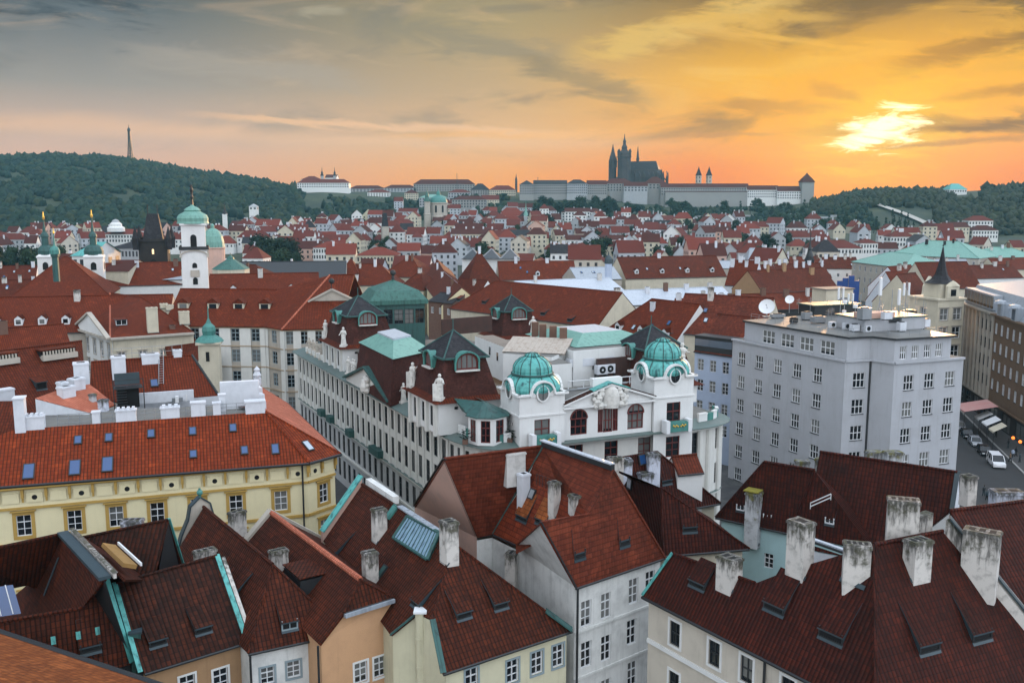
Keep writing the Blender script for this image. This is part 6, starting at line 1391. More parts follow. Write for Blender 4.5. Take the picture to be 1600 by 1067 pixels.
Q_[0] = flat(O_[0], 26) + hdir(O_[0], O_[1]) * 2.4 + d1 * .3; Q_[1] = flat(O_[1], 26) + d1 * .3 + hdir(O_[0], O_[1]) * -.1; Q_[2] = flat(O_[2], 26) + d4 * .3; Q_[3] = flat(O_[3], 26) + d4 * .3 - hdir(O_[3], O_[4]) * -.1; Q_[4] = flat(O_[4], 26) + d4 * .3 - hdir(O_[3], O_[4]) * 2.2
h.fac(Q_[0], Q_[1], ZO, 26, colpx(Q_[0], Q_[1], ((1172.6, 521), (1200.6, 526.6), (1230, 532), (1260, 537.6), (1292.5, 543.5)), 2.7, 2.0), 'office_p')
h.fac(Q_[1], Q_[2], ZO, 26); h.fac(Q_[2], Q_[3], ZO, 26); h.fac(Q_[3], Q_[4], ZO, 26, colpx(Q_[3], Q_[4], ((1411.5, 551), (1430, 550), (1449, 548.5), (1467, 546.7)), 1.15, 1.9), 'office_p')
P4, P0 = Q_[4] + d4 * 24, Q_[0] + d1 * 21
h.fac(Q_[4], P4, ZO, 26); h.fac(P4, P0, ZO, 26); h.fac(P0, Q_[0], ZO, 26)
rf = MB(); o_ = [p - V((0, .45, 0)) for p in Q_]; o_[0] += V((-.5, 0, 0)); o_[4] += V((.6, 0, 0)); rf.prism(o_ + [P4 + V((.6, 0, 0)), P0 + V((-.5, 0, 0))], 26, 26.28, 0, 1); h.part('flat_roof', rf, ['metal_dark', 'roof_wet'], 'root')
h.pipe(flat(O_[2], ZO - .3) - d4 * .1 - V((.1, 0, 0)), 0, .14)
def on(px, py, z=26.3): return az(px, py, z)
uo = hdir(O_[3], O_[4]); ua = math.atan2(uo.y, uo.x)
def rb(name, px, py, w_, d_, hh, mats, z=26.28, top=None, ang=None):
    b = MB(); q = on(px, py, z); b.box(q, w_, d_, hh, 0, ua if ang is None else ang)
    if top: b.box(q + UP * hh, w_ + .5, d_ + .5, .18, 1, ua if ang is None else ang)
    h.part(name, b, mats, 'root'); return q
q = rb('plant_room', 1375, 512, 11, 6, 1.8, ['office', 'copper_dark'], top=1); rb('parapet', 1366, 496, 5.5, 2.2, .8, ['pink', 'pink'], z=28.2)
rb('plant_room', 1295, 490, 9, 4, 1.6, ['metal_dark', 'copper_dark'], top=1); rb('plant_room', 1300, 473, 6, 4, 2.6, ['cream', 'roof_flat'], z=26.2, top=1)
lv_ = MB()
for k in range(8): lv_.obox(on(1375, 512) + UP * (1.2 + k * .08) - d4 * 3.05, uo * 1.1, d4 * .04, UP * .025)
for k in range(8): lv_.obox(on(1405, 508) + UP * (1.2 + k * .08) - d4 * 2.9, uo * 1.1, d4 * .04, UP * .025)
h.part('vent_louver', lv_, ['metal_dark'], 'root')
h.done()
# satellite dish
b = MB(); q = on(1198, 495); n_ = V((-.35, -.8, .5)).normalized(); x_ = n_.orthogonal().normalized(); y_ = n_.cross(x_); c_ = q + UP * 1.5
b.tube(q, c_, .08, 1, 6); b.box(q, 1.2, 1.2, .12, 1)
for i in range(4):
    r0, r1_ = i * .32, (i + 1) * .32
    for k in range(18): P = lambda r, t_: c_ + (x_ * math.cos(t_) + y_ * math.sin(t_)) * r + n_ * (r * r * .28); a0, a1 = k * math.pi / 9, (k + 1) * math.pi / 9; qd = [P(r0, a0), P(r1_, a0), P(r1_, a1), P(r0, a1)]; b.poly(qd if i else qd[:3] , 0, smooth=True)
b.tube(c_, c_ + n_ * 1.1, .03, 1, 4); b.sphere(c_ + n_ * 1.1, .1, 1, 6)
tag_single(b, 'satellite_dish', [M['frame_w'], M['metal']], 'large white satellite dish at the roof edge of the grey office block', 'dish')
b = MB(); q = on(1233, 489); c_ = q + UP * 2.2; b.tube(q, c_, .06, 1, 6)
for k in range(16): a0, a1 = k * math.pi / 8, (k + 1) * math.pi / 8; b.poly([c_, c_ + (x_ * math.cos(a0) + y_ * math.sin(a0)) * .75 + n_ * .2, c_ + (x_ * math.cos(a1) + y_ * math.sin(a1)) * .75 + n_ * .2], 0)
tag_single(b, 'satellite_dish', [M['frame_w'], M['metal']], 'small dish on a tall pole behind the large white satellite dish', 'dish')
lab = ['tall white panel aerial rising from the pale plant room of the office block', 'slim mast with two white panels nearest the blue sheeting', 'pale mast beside the pinkish parapet of the office roof', 'short mast with a round white drum on the office roof', 'lattice mast with white panels at the street end of the office roof', 'thin bare mast between the two plant rooms', 'mast carrying three small boxes near the office plant room', 'white pole aerial over the copper covered plant room', 'stubby twin panel aerial behind the copper plant room']
for i, (px, py, hh, pn) in enumerate(((1372, 515, 7.6, 1), (1312, 498, 5.2, 2), (1343, 500, 4.2, 0), (1335, 508, 3.2, 3), (1413, 508, 6.6, 2), (1392, 500, 5.0, 0), (1318, 505, 3.6, 3), (1403, 496, 4.6, 1), (1328, 488, 3.4, 2))):
    b = MB(); q = on(px, py); b.tube(q, q + UP * hh, .06, 1, 5)
    if pn == 1: b.box(q + UP * (hh - 2.6), .42, .3, 2.6, 0, ua)
    if pn == 2:
        for sx in (-.45, .45): b.box(q + uo * sx + UP * (hh - 2.1), .28, .2, 1.9, 0, ua)
        b.tube(q - uo * .45 + UP * (hh - 1), q + uo * .45 + UP * (hh - 1), .04, 1, 4)
    if pn == 3:
        b.lathe(q + UP * (hh - .6), [(.0, 0), (.38, .02), (.38, .5), (0, .55)], 10, 0); b.box(q + UP * 1.4, .5, .4, .6, 0, ua)
    if hh > 6: b.tube(q + uo * 1.2, q + UP * hh * .55, .04, 1, 4); b.tube(q - uo * 1.2, q + UP * hh * .55, .04, 1, 4)
    tag_single(b, 'aerial', [M['frame_w'], M['metal']], lab[i], 'aerial', 'aerials on the office roof')
for i, (px, py) in enumerate(((1300, 512), (1322, 514), (1355, 518), (1430, 512), (1365, 517))):
    b = MB(); q = on(px, py); b.box(q, 1.0, .6, .9, 0, ua); o = q - d4 * .31 + UP * .45
    for k in range(10): a0, a1 = k * math.pi / 5, (k + 1) * math.pi / 5; b.poly([o, o + (uo * math.cos(a1) + UP * math.sin(a1)) * .33, o + (uo * math.cos(a0) + UP * math.sin(a0)) * .33][::-1], 1)
    tag_single(b, 'air_conditioner', [M['whitewash'], M['hole']], ['white fan unit on the office roof edge, first from the satellite dish', 'second white fan unit on the office roof edge, before the low dark plant room', 'white fan unit in the corner where the office front folds back', 'white fan unit at the street end of the office roof', 'white fan unit against the wall of the larger office plant room'][i], 'air conditioner', 'cooling units on the office roof')
# light blue house between palace and office
h, g = block('town_house', 'light blue house with a black dormer storey, between the white palace and the grey office', 'house', (1084, 549), (1143, 557), 19., 14, 6, 'blue_f', 't_plum', 'gg', nwin=3, zc=[16.8, 13.2, 9.5, 5.8], ww=1.25, wh=2.0, sty='white2')
b = MB(); A, B = g['A'], g['B']; n_ = g['nb']; b.obox(flat((A + B) / 2, 20.4) + n_ * 1.2, (flat(B) - flat(A)) / 2, n_ * 1.3, UP * 1.3, 0); b.obox(flat((A + B) / 2, 21.8) + n_ * 1.2, (flat(B) - flat(A)) / 2 * 1.02, n_ * 1.5, UP * .1, 0)
for k in range(5): q = lerp(flat(A), flat(B), .12 + .19 * k); b.obox(flat(q, 20.7) - n_ * .12, g['u'] * .8, n_ * .05, UP * .6, 1)
h.part('dormer', b, ['metal_dark', 'glass_pale'], 'roof'); h.done()

# ------------------------------------------------------------------ the street and its far side
G0, G1, G2 = az(1506, 474, 22), az(1548, 491, 22), az(1640, 522, 22); ug = hdir(G0, G2); ng = UP.cross(ug)
G1 = G0 + ug * (G1 - G0).dot(ug)
for i, (px, py, w_, d_, hh, mt) in enumerate(((1260, 500, 1.4, 1.0, 1.1, 'metal'), (1278, 505, 2.2, 1.2, .9, 'metal'), (1335, 518, 1.2, .8, .9, 'whitewash'), (1350, 500, 1.6, 1.2, 1.6, 'metal'), (1408, 518, 1.1, .8, 1.2, 'whitewash'), (1420, 500, 1.8, 1.4, 1.4, 'metal_dark'), (1437, 506, 1.2, 1.0, .8, 'metal'), (1240, 505, 1.0, .8, .7, 'metal_dark'), (1215, 497, 2.4, .8, .5, 'metal'), (1385, 500, 1.4, .8, 1.0, 'whitewash'), (1318, 478, 1.6, 1.2, 1.2, 'metal'), (1446, 512, 1.0, .8, 1.1, 'whitewash'))):
    b = MB(); q = on(px, py, 26.28 if i not in (3, 9) else 28.1); b.box(q + UP * .15, w_, d_, hh, 0, ua); b.box(q, w_ * .8, d_ * .8, .15, 1, ua); b.box(q + UP * (hh + .15), w_ * .6, d_ * .6, .12, 1, ua)
    tag_single(b, 'equipment_cabinet', [M[mt], M['metal_dark']], 'small service cabinet among the clutter on the office roof', 'cabinet', 'service cabinets on the office roof')
for i in range(16):
    px, py = rnd.uniform(1245, 1450), rnd.uniform(488, 514); b = MB(); q = on(px, py); hh = rnd.uniform(1.8, 4.5); b.tube(q, q + UP * hh, .035, 0, 4)
    for k in range(rnd.choice([0, 2, 4])): z = hh * (.6 + .1 * k); b.tube(q + UP * z - uo * .5, q + UP * z + uo * .5, .02, 0, 4)
    tag_single(b, 'rod_aerial', [M['metal']], 'thin bare rod aerial among the clutter on the office roof', 'aerial', 'thin rod aerials on the office roof')
rl = MB(); ro = [flat(p, 26.3) for p in Q_]
for a, c in zip(ro, ro[1:]):
    nn = UP.cross(hdir(a, c)) * 1.2; L_ = (c - a).length
    for k in range(int(L_ / 1.8) + 1): p = lerp(a, c, min(1, k * 1.8 / L_)) + nn; rl.tube(p, p + UP * .9, .025, 0, 4)
    for z in (.5, .9): rl.tube(a + nn + UP * z, c + nn + UP * z, .025, 0, 4)
tag_single(rl, 'roof_railing', [M['metal']], 'thin metal railing round the flat office roof', 'railing')
def streethouse(name, label, a, c, wall, roof, nw, zc, ww, wh, sty, ze=22, depth=16, mansard_=True, shop=True):
    h = House(name, label, 'house', (flat(a) + flat(c)) / 2 + ng * 8, wall, None); L = (flat(c) - flat(a)).length
    h.grid(a, c, 4.2, ze, nw, zc, ww, wh, sty); 
    h.fac(a, c, 0, 4.2, [(L * (i + .5) / 4, 1.9, L / 4 * .62, 3.2) for i in range(4)], 'dark', len(h.wm) - 1, 'shop_front')
    h.fac(c, flat(c) + ng * depth, 0, ze); h.fac(flat(c) + ng * depth, flat(a) + ng * depth, 0, ze); h.fac(flat(a) + ng * depth, a, 0, ze)
    cn = MB(); cn.strip(flat(a, ze + .1) - ng * .3, flat(c, ze + .1) - ng * .3, 1.0, .35); h.part('cornice', cn, [wall[0]], 'root'); cn = MB(); cn.strip(flat(a, 4.3) - ng * .15, flat(c, 4.3) - ng * .15, .4, .3); h.part('string_course', cn, [wall[0]], 'root')
    b = MB(); p = [flat(a, ze + .25) + ng * .2, flat(c, ze + .25) + ng * .2, flat(c, ze + 4.3) + ng * 2.6, flat(a, ze + 4.3) + ng * 2.6]; e = [p[3] + ng * 10 + UP * 1.2, p[2] + ng * 10 + UP * 1.2]
    b.poly(p, 0); b.poly([p[3], p[2], e[1], e[0]], 1); b.poly([p[0], p[3], e[0], flat(e[0], ze)], 0); b.poly([p[2], p[1], flat(e[1], ze), e[1]], 0); h.part('mansard_roof', b, roof, 'root')
    return h, L
h, L = streethouse('town_house', 'cream street house with tall window bays and a grey metal mansard', G0, G1, ['stone_g', 'stone_dk'], ['zinc', 'zinc'], 7, [19.3, 15.6, 11.9, 8.0], 1.5, 2.3, 'dark')
for k in range(8): q = flat(G0) + ug * L * (k + .5) / 8; h.tr('pilaster', 'stone', 'root').obox(flat(q, 13) - ng * .15 + ug * L / 16, ug * .3, ng * .2, UP * 8.6)
b = MB(); b.obox(flat((G0 + G1) / 2, 24.2) + ng * .8, ug * L * .46, ng * .9, UP * 1.5, 0)
for k in range(9): b.obox(flat(lerp(G0, G1, .08 + k * .105), 24.2) - ng * .14, ug * L * .042, ng * .05, UP * 1.2, 1)
h.part('dormer', b, ['zinc', 'glass'], 'root'); h.done()
G3 = flat(G0) + ug * (L + 30); h, L2 = streethouse('town_house', 'dark brown street house with pale windows under a silvery metal mansard roof', G1, flat(G3), ['brownf', 'stone_dk'], ['zinc', 'zinc'], 9, [19.3, 15.6, 11.9, 8.0], 1.4, 2.2, 'office')
for k in (.15, .42, .7):
    b = MB(); q = flat(lerp(G1, flat(G3), k), 23.4) + ng * .6; b.obox(q, ug * 1.2, ng * 1.2, UP * 1.3, 0); b.obox(q - ng * 1.22, ug * .8, ng * .04, UP * 1.0, 1); b.lathe(q + UP * 1.3 - ng * 1.0, [(1.3, 0), (1.0, .5), (0, .8)], 10, 0); h.sub.append(('dormer', b, [M['zinc'], M['glass_pale']], 'root'))
h.done()
h = House('corner_tower', 'cream corner house with a scrolled attic and a sharp slate spire beside the street', 'house', az(1488, 500, 20), ['cream', 'stone'], None)
a, c = az(1466, 470, 24), az(1507, 468, 24); ut = hdir(a, c); nt = UP.cross(ut); L = (c - a).length
h.grid(a, c, 0, 24, 2, [21, 17, 13, 9, 5], 2.2, 2.4, 'stone'); h.fac(c, flat(c) + nt * 8, 0, 24); h.fac(flat(a) + nt * 8, a, 0, 24, [(4, z, 1.4, 2.2) for z in (21, 17, 13, 9)], 'stone'); h.fac(flat(c) + nt * 8, flat(a) + nt * 8, 0, 24)
b = MB(); m_ = flat((a + c) / 2, 24) + nt * 3.2; b.box(flat((a + c) / 2, 24) + nt * 4, L + .8, 8.6, .4, 0, math.atan2(ut.y, ut.x)); b.box(m_ + UP * .4, 4.6, 4.6, 3.0, 0, math.atan2(ut.y, ut.x))
b.obox(flat((a + c) / 2, 25.7) - nt * .1, ut * 1.6, nt * .3, UP * 1.3, 0); b.lathe(flat((a + c) / 2, 27) - nt * .1, [(1.6, 0), (.8, .7), (0, 1.2)], 8, 0, 0, True, 1, .3); b.obox(flat((a + c) / 2, 25.6) - nt * .42, ut * .7, nt * .04, UP * .7, 1); h.part('attic', b, ['cream', 'glass'], 'root')
b = MB(); b.lathe(m_ + UP * 3.4, [(3.3, 0), (2.0, .8), (1.35, 1.7), (.9, 3.2), (.5, 5.2), (.12, 7.6), (0, 7.7)], 8, 0, .39, False); b.tube(m_ + UP * 11, m_ + UP * 12.6, .05, 1, 5); b.sphere(m_ + UP * 11.4, .2, 1, 6); h.part('spire', b, ['slate', 'metal_dark'], 'root'); h.done()
# gabled houses beside the spire
h, g = block('town_house', 'old house with a tall curved cream gable and deep red roof, beside the slate spire', 'house', (1437, 478), (1466, 474), 17, 14, 8, 'cream', 't_mid2', 'gg', nwin=2, zc=[14, 10, 6], ww=1.4, wh=2.0, sty='stone')
b = MB(); A, B = g['A'], g['B']; m_ = (A + B) / 2; hw = (B - A).length / 2; pts = [flat(m_, 17) + g['u'] * hw * x - g['nb'] * .2 + UP * z for x, z in ((-1, 0), (-.95, 2), (-.6, 3), (-.55, 5.2), (-.25, 6.5), (0, 7.6), (.25, 6.5), (.55, 5.2), (.6, 3), (.95, 2), (1, 0))]
b.poly(pts, 0); b.poly([p + g['nb'] * .5 for p in pts[::-1]], 0)
for p, q in zip(pts, pts[1:]): b.strip(p + g['nb'] * .25, q + g['nb'] * .25 + V((.001, 0, 0)), .7, .2, 0)
h.part('gable', b, ['cream'], 'root'); h.done()
h, g = block('town_house', 'white house with a rusty red mansard, next to the cream curved gable', 'house', (1412, 476), (1438, 474), 15, 14, 9, 'whitewash', 't_mid', 'gg', nwin=3, zc=[12.5, 9, 5.5], ww=1.1, wh=1.8, sty='dark'); h.done()
h, g = block('town_house', 'house with a broad deep red roof behind the slate spire', 'house', (1452, 452), (1535, 450), 17, 16, 8, 'cream', 't_mid2', 'gg', nwin=5, zc=[14, 10]); h.done()
# road, pavements, kerbs
def road(name, pts, z, mat): b = MB(); b.poly([flat(p, z) for p in pts]); structure(b.build(name, M[mat]))
k0, k1, k2 = az(1494, 610, 0), az(1527, 668, 0), az(1612, 752, 0); dk_ = hdir(k1, k2); ks, ke = k1 - dk_ * 70, k2 + dk_ * 60; nk_ = UP.cross(dk_)
road('road', [ks, ke, ke - nk_ * 26, ks - nk_ * 26], .02, 'asphalt')
pb = MB(); pb.prism([ks, ke, ke + nk_ * 22, ks + nk_ * 22], -.3, .15, 0); structure(pb.build('pavement', [M['cobble']]))
pb = MB(); pb.strip(ks + UP * .09, ke + UP * .09, .3, .18); structure(pb.build('kerb', [M['kerb']]))
road('street', [az(400, 700, 0) , az(470, 625, 0), az(560, 700, 0), az(640, 800, 0), az(560, 820, 0)], .03, 'cobble')
M['carblack'] = plain('black car paint', C(.012, .012, .014), .18, .05); M['carsilver'] = plain('silver car paint', C(.42, .45, .5), .25, .05, metal=.4); M['carwhite'] = plain('white car paint', C(.75, .77, .8), .25, .05)
M['awn_pink'] = plain('faded awning cloth', C(.55, .27, .25), .9, .4, .8, dirt=C(.5, .42, .38))
# awnings and lamps along the shops
for i, (px, py, z, w_, d_, mt, lb) in enumerate(((1525, 634, 5.2, 7, 6, 'awn_pink', 'large faded pink awning sloping over the pavement cafe'), (1537, 649, 3.8, 3.2, 2.4, 'frame_w', 'white awning nearest the pink awning'), (1549, 658, 3.8, 3.4, 2.4, 'frame_w', 'middle one of the small white shop awnings'), (1559, 668, 3.8, 3.0, 2.2, 'cream', 'cream awning at the end of the small awnings'))):
    q = az(px, py, z); b = MB(); b.poly([q - ug * w_/2 + ng * d_/2 + UP * .7, q - ug * w_/2 - ng * d_/2 - UP * .5, q + ug * w_/2 - ng * d_/2 - UP * .5, q + ug * w_/2 + ng * d_/2 + UP * .7])
    b.poly([q - ug * w_/2 - ng * d_/2 - UP * .5, q - ug * w_/2 - ng * d_/2 - UP * .8, q + ug * w_/2 - ng * d_/2 - UP * .8, q + ug * w_/2 - ng * d_/2 - UP * .5])
    for sg in (-1, 1): b.tube(q + ug * w_/2 * sg - ng * d_/2 - UP * .5, flat(q + ug * w_/2 * sg - ng * d_/2, .1), .05, 1, 5)
    tag_single(b, 'awning', [M[mt], M['metal_dark']], lb, 'awning', 'awnings along the shops')
for i, (px, py, lb) in enumerate(((1583, 684, 'glowing orange globe lamp on the shop front, uppermost'), (1594, 690, 'long glowing orange lamp over the shop door at the picture edge'), (1546, 646, 'small warm lamp under the white awnings'))):
    q = az(px, py, 3.4); b = MB(); b.sphere(q, .3 if i < 2 else .2, 0, 8); b.tube(q + UP * .4, q + ng * 1.2 + UP * .6, .04, 1, 4); tag_single(b, 'shop_lamp', [M['lampglow'], M['metal_dark']], lb, 'lamp')
for i, (px, py) in enumerate(((506, 612), (460, 600))):
    q = az(px, py, 0); b = MB(); b.tube(q, q + UP * 8, .09, 0, 6, .06); b.tube(q + UP * 8, q + V((1.2, 0, 8.2)), .05, 0, 5); b.tube(q + UP * 8, q + V((-1.2, 0, 8.2)), .05, 0, 5); 
    for sg in (-1, 1): b.lathe(q + V((1.2 * sg, 0, 7.9)), [(0, 0), (.25, .05), (.28, .3), (.1, .45), (0, .45)], 8, 1)
    tag_single(b, 'street_lamp', [M['metal_dark'], M['frame_w']], ['twin headed black street lamp before the striped college front, nearer the palace', 'twin headed street lamp nearer the salmon roof of the yellow house'][i], 'street lamp')
# cars
def car(px, py, head, col, label, van=False):
    q = az(px, py, .03); L_, W_, hb, ht = (5.0, 1.95, 1.05, 1.95) if van else (4.4, 1.78, .82, 1.45)
    r = thing('parked_van' if van else 'parked_car', label, 'van' if van else 'car', q, 'cars parked along the kerb'); f = V((math.cos(head), math.sin(head), 0)); sd_ = V((-f.y, f.x, 0))
    P = lambda x, y, z: q + f * (x * L_ / 2) + sd_ * (y * W_ / 2) + UP * z
    b = MB()
    prof = [(-1, .3), (-1.0, hb * .8), (-.93, hb), (.60, hb), (.93, hb * .82), (1, .55), (.99, .3)] if not van else [(-1, .3), (-1, hb), (.62, hb), (.95, hb * .85), (1, .6), (.99, .3)]
    for (x0, z0), (x1, z1) in zip(prof, prof[1:] + prof[:1]): b.poly([P(x0, 1, z0), P(x0, -1, z0), P(x1, -1, z1), P(x1, 1, z1)], 0)
    b.poly([P(x, -1, z) for x, z in prof], 0); b.poly([P(x, 1, z) for x, z in prof[::-1]], 0)
    b.build('body', [M[col]], r)
    c = MB(); lo = [(-.95, hb), (.42, hb)]; hi = [(-.72, ht), (.12, ht)] if not van else [(-.96, ht), (.30, ht)]
    if van: lo = [(-.99, hb), (.64, hb)]
    k = .86
    c.poly([P(lo[0][0], -1, hb), P(lo[1][0], -1, hb), P(hi[1][0], -k, ht), P(hi[0][0], -k, ht)], 1); c.poly([P(lo[1][0], 1, hb), P(lo[0][0], 1, hb), P(hi[0][0], k, ht), P(hi[1][0], k, ht)], 1)
    c.poly([P(lo[1][0], -1, hb), P(lo[1][0], 1, hb), P(hi[1][0], k, ht), P(hi[1][0], -k, ht)], 1); c.poly([P(lo[0][0], 1, hb), P(lo[0][0], -1, hb), P(hi[0][0], -k, ht), P(hi[0][0], k, ht)], 1)
    c.poly([P(hi[0][0], -k, ht), P(hi[1][0], -k, ht), P(hi[1][0], k, ht), P(hi[0][0], k, ht)], 0)
    for x in ([lo[0][0], -.35, lo[1][0]] if not van else [lo[0][0], -.5, .05, lo[1][0]]):
        xh = hi[0][0] if x == lo[0][0] else hi[1][0] if x == lo[1][0] else x
        for sg in (-1, 1): c.strip(P(x, sg * 1.01, hb), P(xh, sg * k * 1.01, ht), .09, .09, 0)
    c.build('cabin', [M[col], M['glass']], r)
    for x in (-.62, .62):
        for sg in (-1, 1): wb = MB(); wb.tube(P(x, sg * .8, .32), P(x, sg * 1.03, .32), .33, 0, 14); wb.tube(P(x, sg * 1.0, .32), P(x, sg * 1.05, .32), .2, 1, 10); wb.build('wheel', [M['flue'], M['metal']], r)
    for sg in (-1, 1): lb = MB(); lb.obox(P(.975, sg * .72, hb * .72), f * .06, sd_ * .2, UP * .08, 0); lb.build('headlight', [M['frame_w']], r); lb = MB(); lb.obox(P(-1.0, sg * .8, hb * .78), f * .03, sd_ * .12, UP * .14, 0); lb.build('tail_light', [M['frame_r']], r)
hd = math.atan2(dk_.y, dk_.x)
def carat(k, col, lab, van=False, off=1.3): p = k1 - nk_ * off + dk_ * k; x, y = pix(flat(p, .03)); car(x, y, hd, col, lab, van)
kv = (az(1556, 727, 0) - k1).dot(dk_); ov = -(az(1556, 727, 0) - k1).dot(nk_)
carat(kv, 'carwhite', 'white van with dark windows, last in the row of parked cars', True, ov)
for i, (dk2, col, lab) in enumerate(((7.5, 'carblack', 'black car parked directly behind the white van'), (14, 'carsilver', 'silver hatchback car second behind the white van'), (20, 'carblack', 'dark car between the silver hatchback and a pale saloon'), (26.5, 'carsilver', 'pale saloon car fourth behind the white van'), (33, 'carblack', 'black car deepest in the row, beside the grey office corner'))):
    carat(kv - dk2, col, lab, False, ov + (dk2 * .02))
# people on the pavement
def person(px, py, face, cloth, legs, label):
    q = az(px, py, .16); b = MB(); f = V((math.cos(face), math.sin(face), 0)); r = V((-f.y, f.x, 0)); st = rnd.uniform(.12, .3)
    v = [q + UP * .95, q + UP * 1.2, q + UP * 1.45, q + UP * 1.55, q + UP * 1.68]; rad = [.15, .15, .19, .06, .10]; e = [(0, 1), (1, 2), (2, 3), (3, 4)]
    def chain(root, pts, rs):
        p = root
        for c_, r_ in zip(pts, rs): v.append(c_); rad.append(r_); e.append((p, len(v) - 1)); p = len(v) - 1
    for sg in (-1, 1):
        chain(0, [q + r * .1 * sg + UP * .88, q + r * .1 * sg + f * st * .4 * sg + UP * .48, q + r * .1 * sg + f * st * sg * .9 + UP * .06, q + r * .1 * sg + f * (st * sg * .9 + .15) + UP * .04], [.11, .075, .055, .045])
        chain(2, [q + r * .22 * sg + UP * 1.40, q + r * .27 * sg - f * .05 * sg + UP * 1.12, q + r * .25 * sg + f * (.12 - .1 * sg) + UP * .88], [.075, .05, .04])
    me = bpy.data.meshes.new('person'); me.from_pydata([tuple(p - q) for p in v], e, []); o = bpy.data.objects.new('person', me); COL.objects.link(o); o.location = q
    sk = o.modifiers.new('skin', 'SKIN'); me.skin_vertices[0].data[0].use_root = True
    for i, r_ in enumerate(rad): me.skin_vertices[0].data[i].radius = (r_, r_ * .85)
    o.modifiers.new('sub', 'SUBSURF').levels = 1; me.materials.append(M[cloth]); tag(o, label, 'person', 'people on the pavement')
    hb = MB(); hb.sphere(q + UP * 1.70 - f * .015, .105, 0, 8, 1.05); hh = hb.build('hair', [M['bark']], o)
    lg = MB()
    for sg in (-1, 1): lg.tube(q + r * .1 * sg + UP * .9, q + r * .1 * sg + f * st * .4 * sg + UP * .48, .12, 0, 6, .09); lg.tube(q + r * .1 * sg + f * st * .4 * sg + UP * .48, q + r * .1 * sg + f * st * sg * .9 + UP * .08, .09, 0, 6, .07)
    lg.build('trousers', [M[legs]], o)
pl = [(1548, 672, 'metal_dark', 'flue', 'person in black walking past the small awnings'), (1556, 683, 'carblack', 'metal_dark', 'person in dark clothes halfway along the pavement, opposite the black cars'), (1575, 700, 'metal_dark', 'flash', 'person in grey standing under the orange lamps'), (1582, 716, 'blue_f', 'metal_dark', 'person in a light blue top among the group by the lamps'), (1587, 713, 'carblack', 'flue', 'person in black beside the one in the light blue top'), (1578, 722, 'brownf', 'flue', 'person in a brown coat in the group by the lamps'), (1593, 722, 'flash', 'metal_dark', 'person in slate grey at the picture edge of the group by the lamps'), (1538, 660, 'carblack', 'flue', 'person in black beneath the pink awning'), (1542, 782, 'flash', 'flue', 'person in a blue grey jacket walking past the white gable'), (1553, 788, 'carblack', 'flue', 'person in black behind the one in the blue grey jacket'), (1537, 775, 'metal_dark', 'flash', 'dark figure leading the three walkers beyond the white gable')]
for px, py, c1_, c2_, lb in pl: person(px, py, rnd.uniform(0, 6.3), c1_, c2_, lb)
# ------------------------------------------------------------------ old town blocks between the palace and the river
def deco(h, g, nch=2, nsk=0, nd=0, ch='whitewash', seed=0, dwin='frame_w'):
    r = random.Random(seed + int(h.root.location.x * 7)); f = g['front']; n = f[1] if f[1].z > 0 else -f[1]; hz = g['u']; v = n.cross(UP.cross(n).normalized()); v = -v if v.z < 0 else v
    R_ = h.R.v; rL, rR = R_[3], R_[2]; eL, eR = R_[0], R_[1]; L = (rR - rL).length
    for i in range(nch):
        k = (i + .5 + r.uniform(-.25, .25)) / nch; q = lerp(lerp(rL, rR, k), lerp(eL, eR, k), r.uniform(0.02, .25)); b = MB(); hh = r.uniform(1.4, 2.4); rz = math.atan2(hz.y, hz.x); w_, d_ = r.uniform(.7, 1.6), r.uniform(.6, .9)
        b.box((q.x, q.y, q.z - .8), w_, d_, hh + .8, 0, rz); b.box((q.x, q.y, q.z + hh), w_ + .14, d_ + .14, .15, 0, rz); b.box((q.x, q.y, q.z + hh + .15), w_ * .7, d_ * .5, .1, 1, rz); h.sub.append(('chimney', b, [M[r.choice(['whitewash', 'chim_l', 'chim', 'brick']) if ch is None else M and ch], M['flue']]))
    def at(k, t_): return lerp(lerp(eL, eR, k), lerp(rL, rR, k), t_)
    for i in range(nsk): q = at(r.uniform(.12, .88), r.uniform(.3, .7)); h.skyl(*pix(q), f, .8, 1.2, r.choice(['skyl', 'skyl_w']))
    for i in range(nd):
        q = at((i + .5) / nd, .22); b = MB(); w_, hh = 1.5, 1.3; dn = UP.cross(hz)
        b.obox(q + UP * hh / 2 + dn * .9, hz * w_ / 2, dn * .9, UP * hh / 2, 0); b.obox(q + UP * hh * .55 - dn * .02, hz * w_ * .3, dn * .04, UP * hh * .32, 1)
        t0, t1 = q + UP * (hh + .7) - dn * .15, q + UP * (hh + .7) + dn * 3; e_ = hz * (w_ / 2 + .15)
        for sg in (-1, 1): a = q + UP * (hh - .05) + e_ * sg - dn * .15; c_ = a + dn * 3; p_ = [a, t0, t1, c_]; b.poly(p_ if sg < 0 else p_[::-1], 2); b.poly(p_[::-1] if sg < 0 else p_, 2)
        b.poly([q + UP * hh - hz * w_ / 2 - dn * .02, q + UP * hh + hz * w_ / 2 - dn * .02, q + UP * (hh + .62) - dn * .02], 0)
        h.sub.append(('dormer', b, [M[dwin], M['glass'], h.rm]))
def B(label, A, C_, ze, dp, hr, wall, roof, ends='gg', nw=0, zc=(), ns=0, nch=2, nsk=0, nd=0, ch=None, name='town_house', cat='house', ww=1.1, wh=1.7, sty='far', hipk=1., extra=None):
    h, g = block(name, label, cat, A, C_, ze, dp, hr, wall, roof, ends, None, nw, zc, ww, wh, sty, .3, ns, 0, hipk); deco(h, g, nch, nsk, nd, ch)
    if extra: extra(h, g)
    h.done(); return h, g
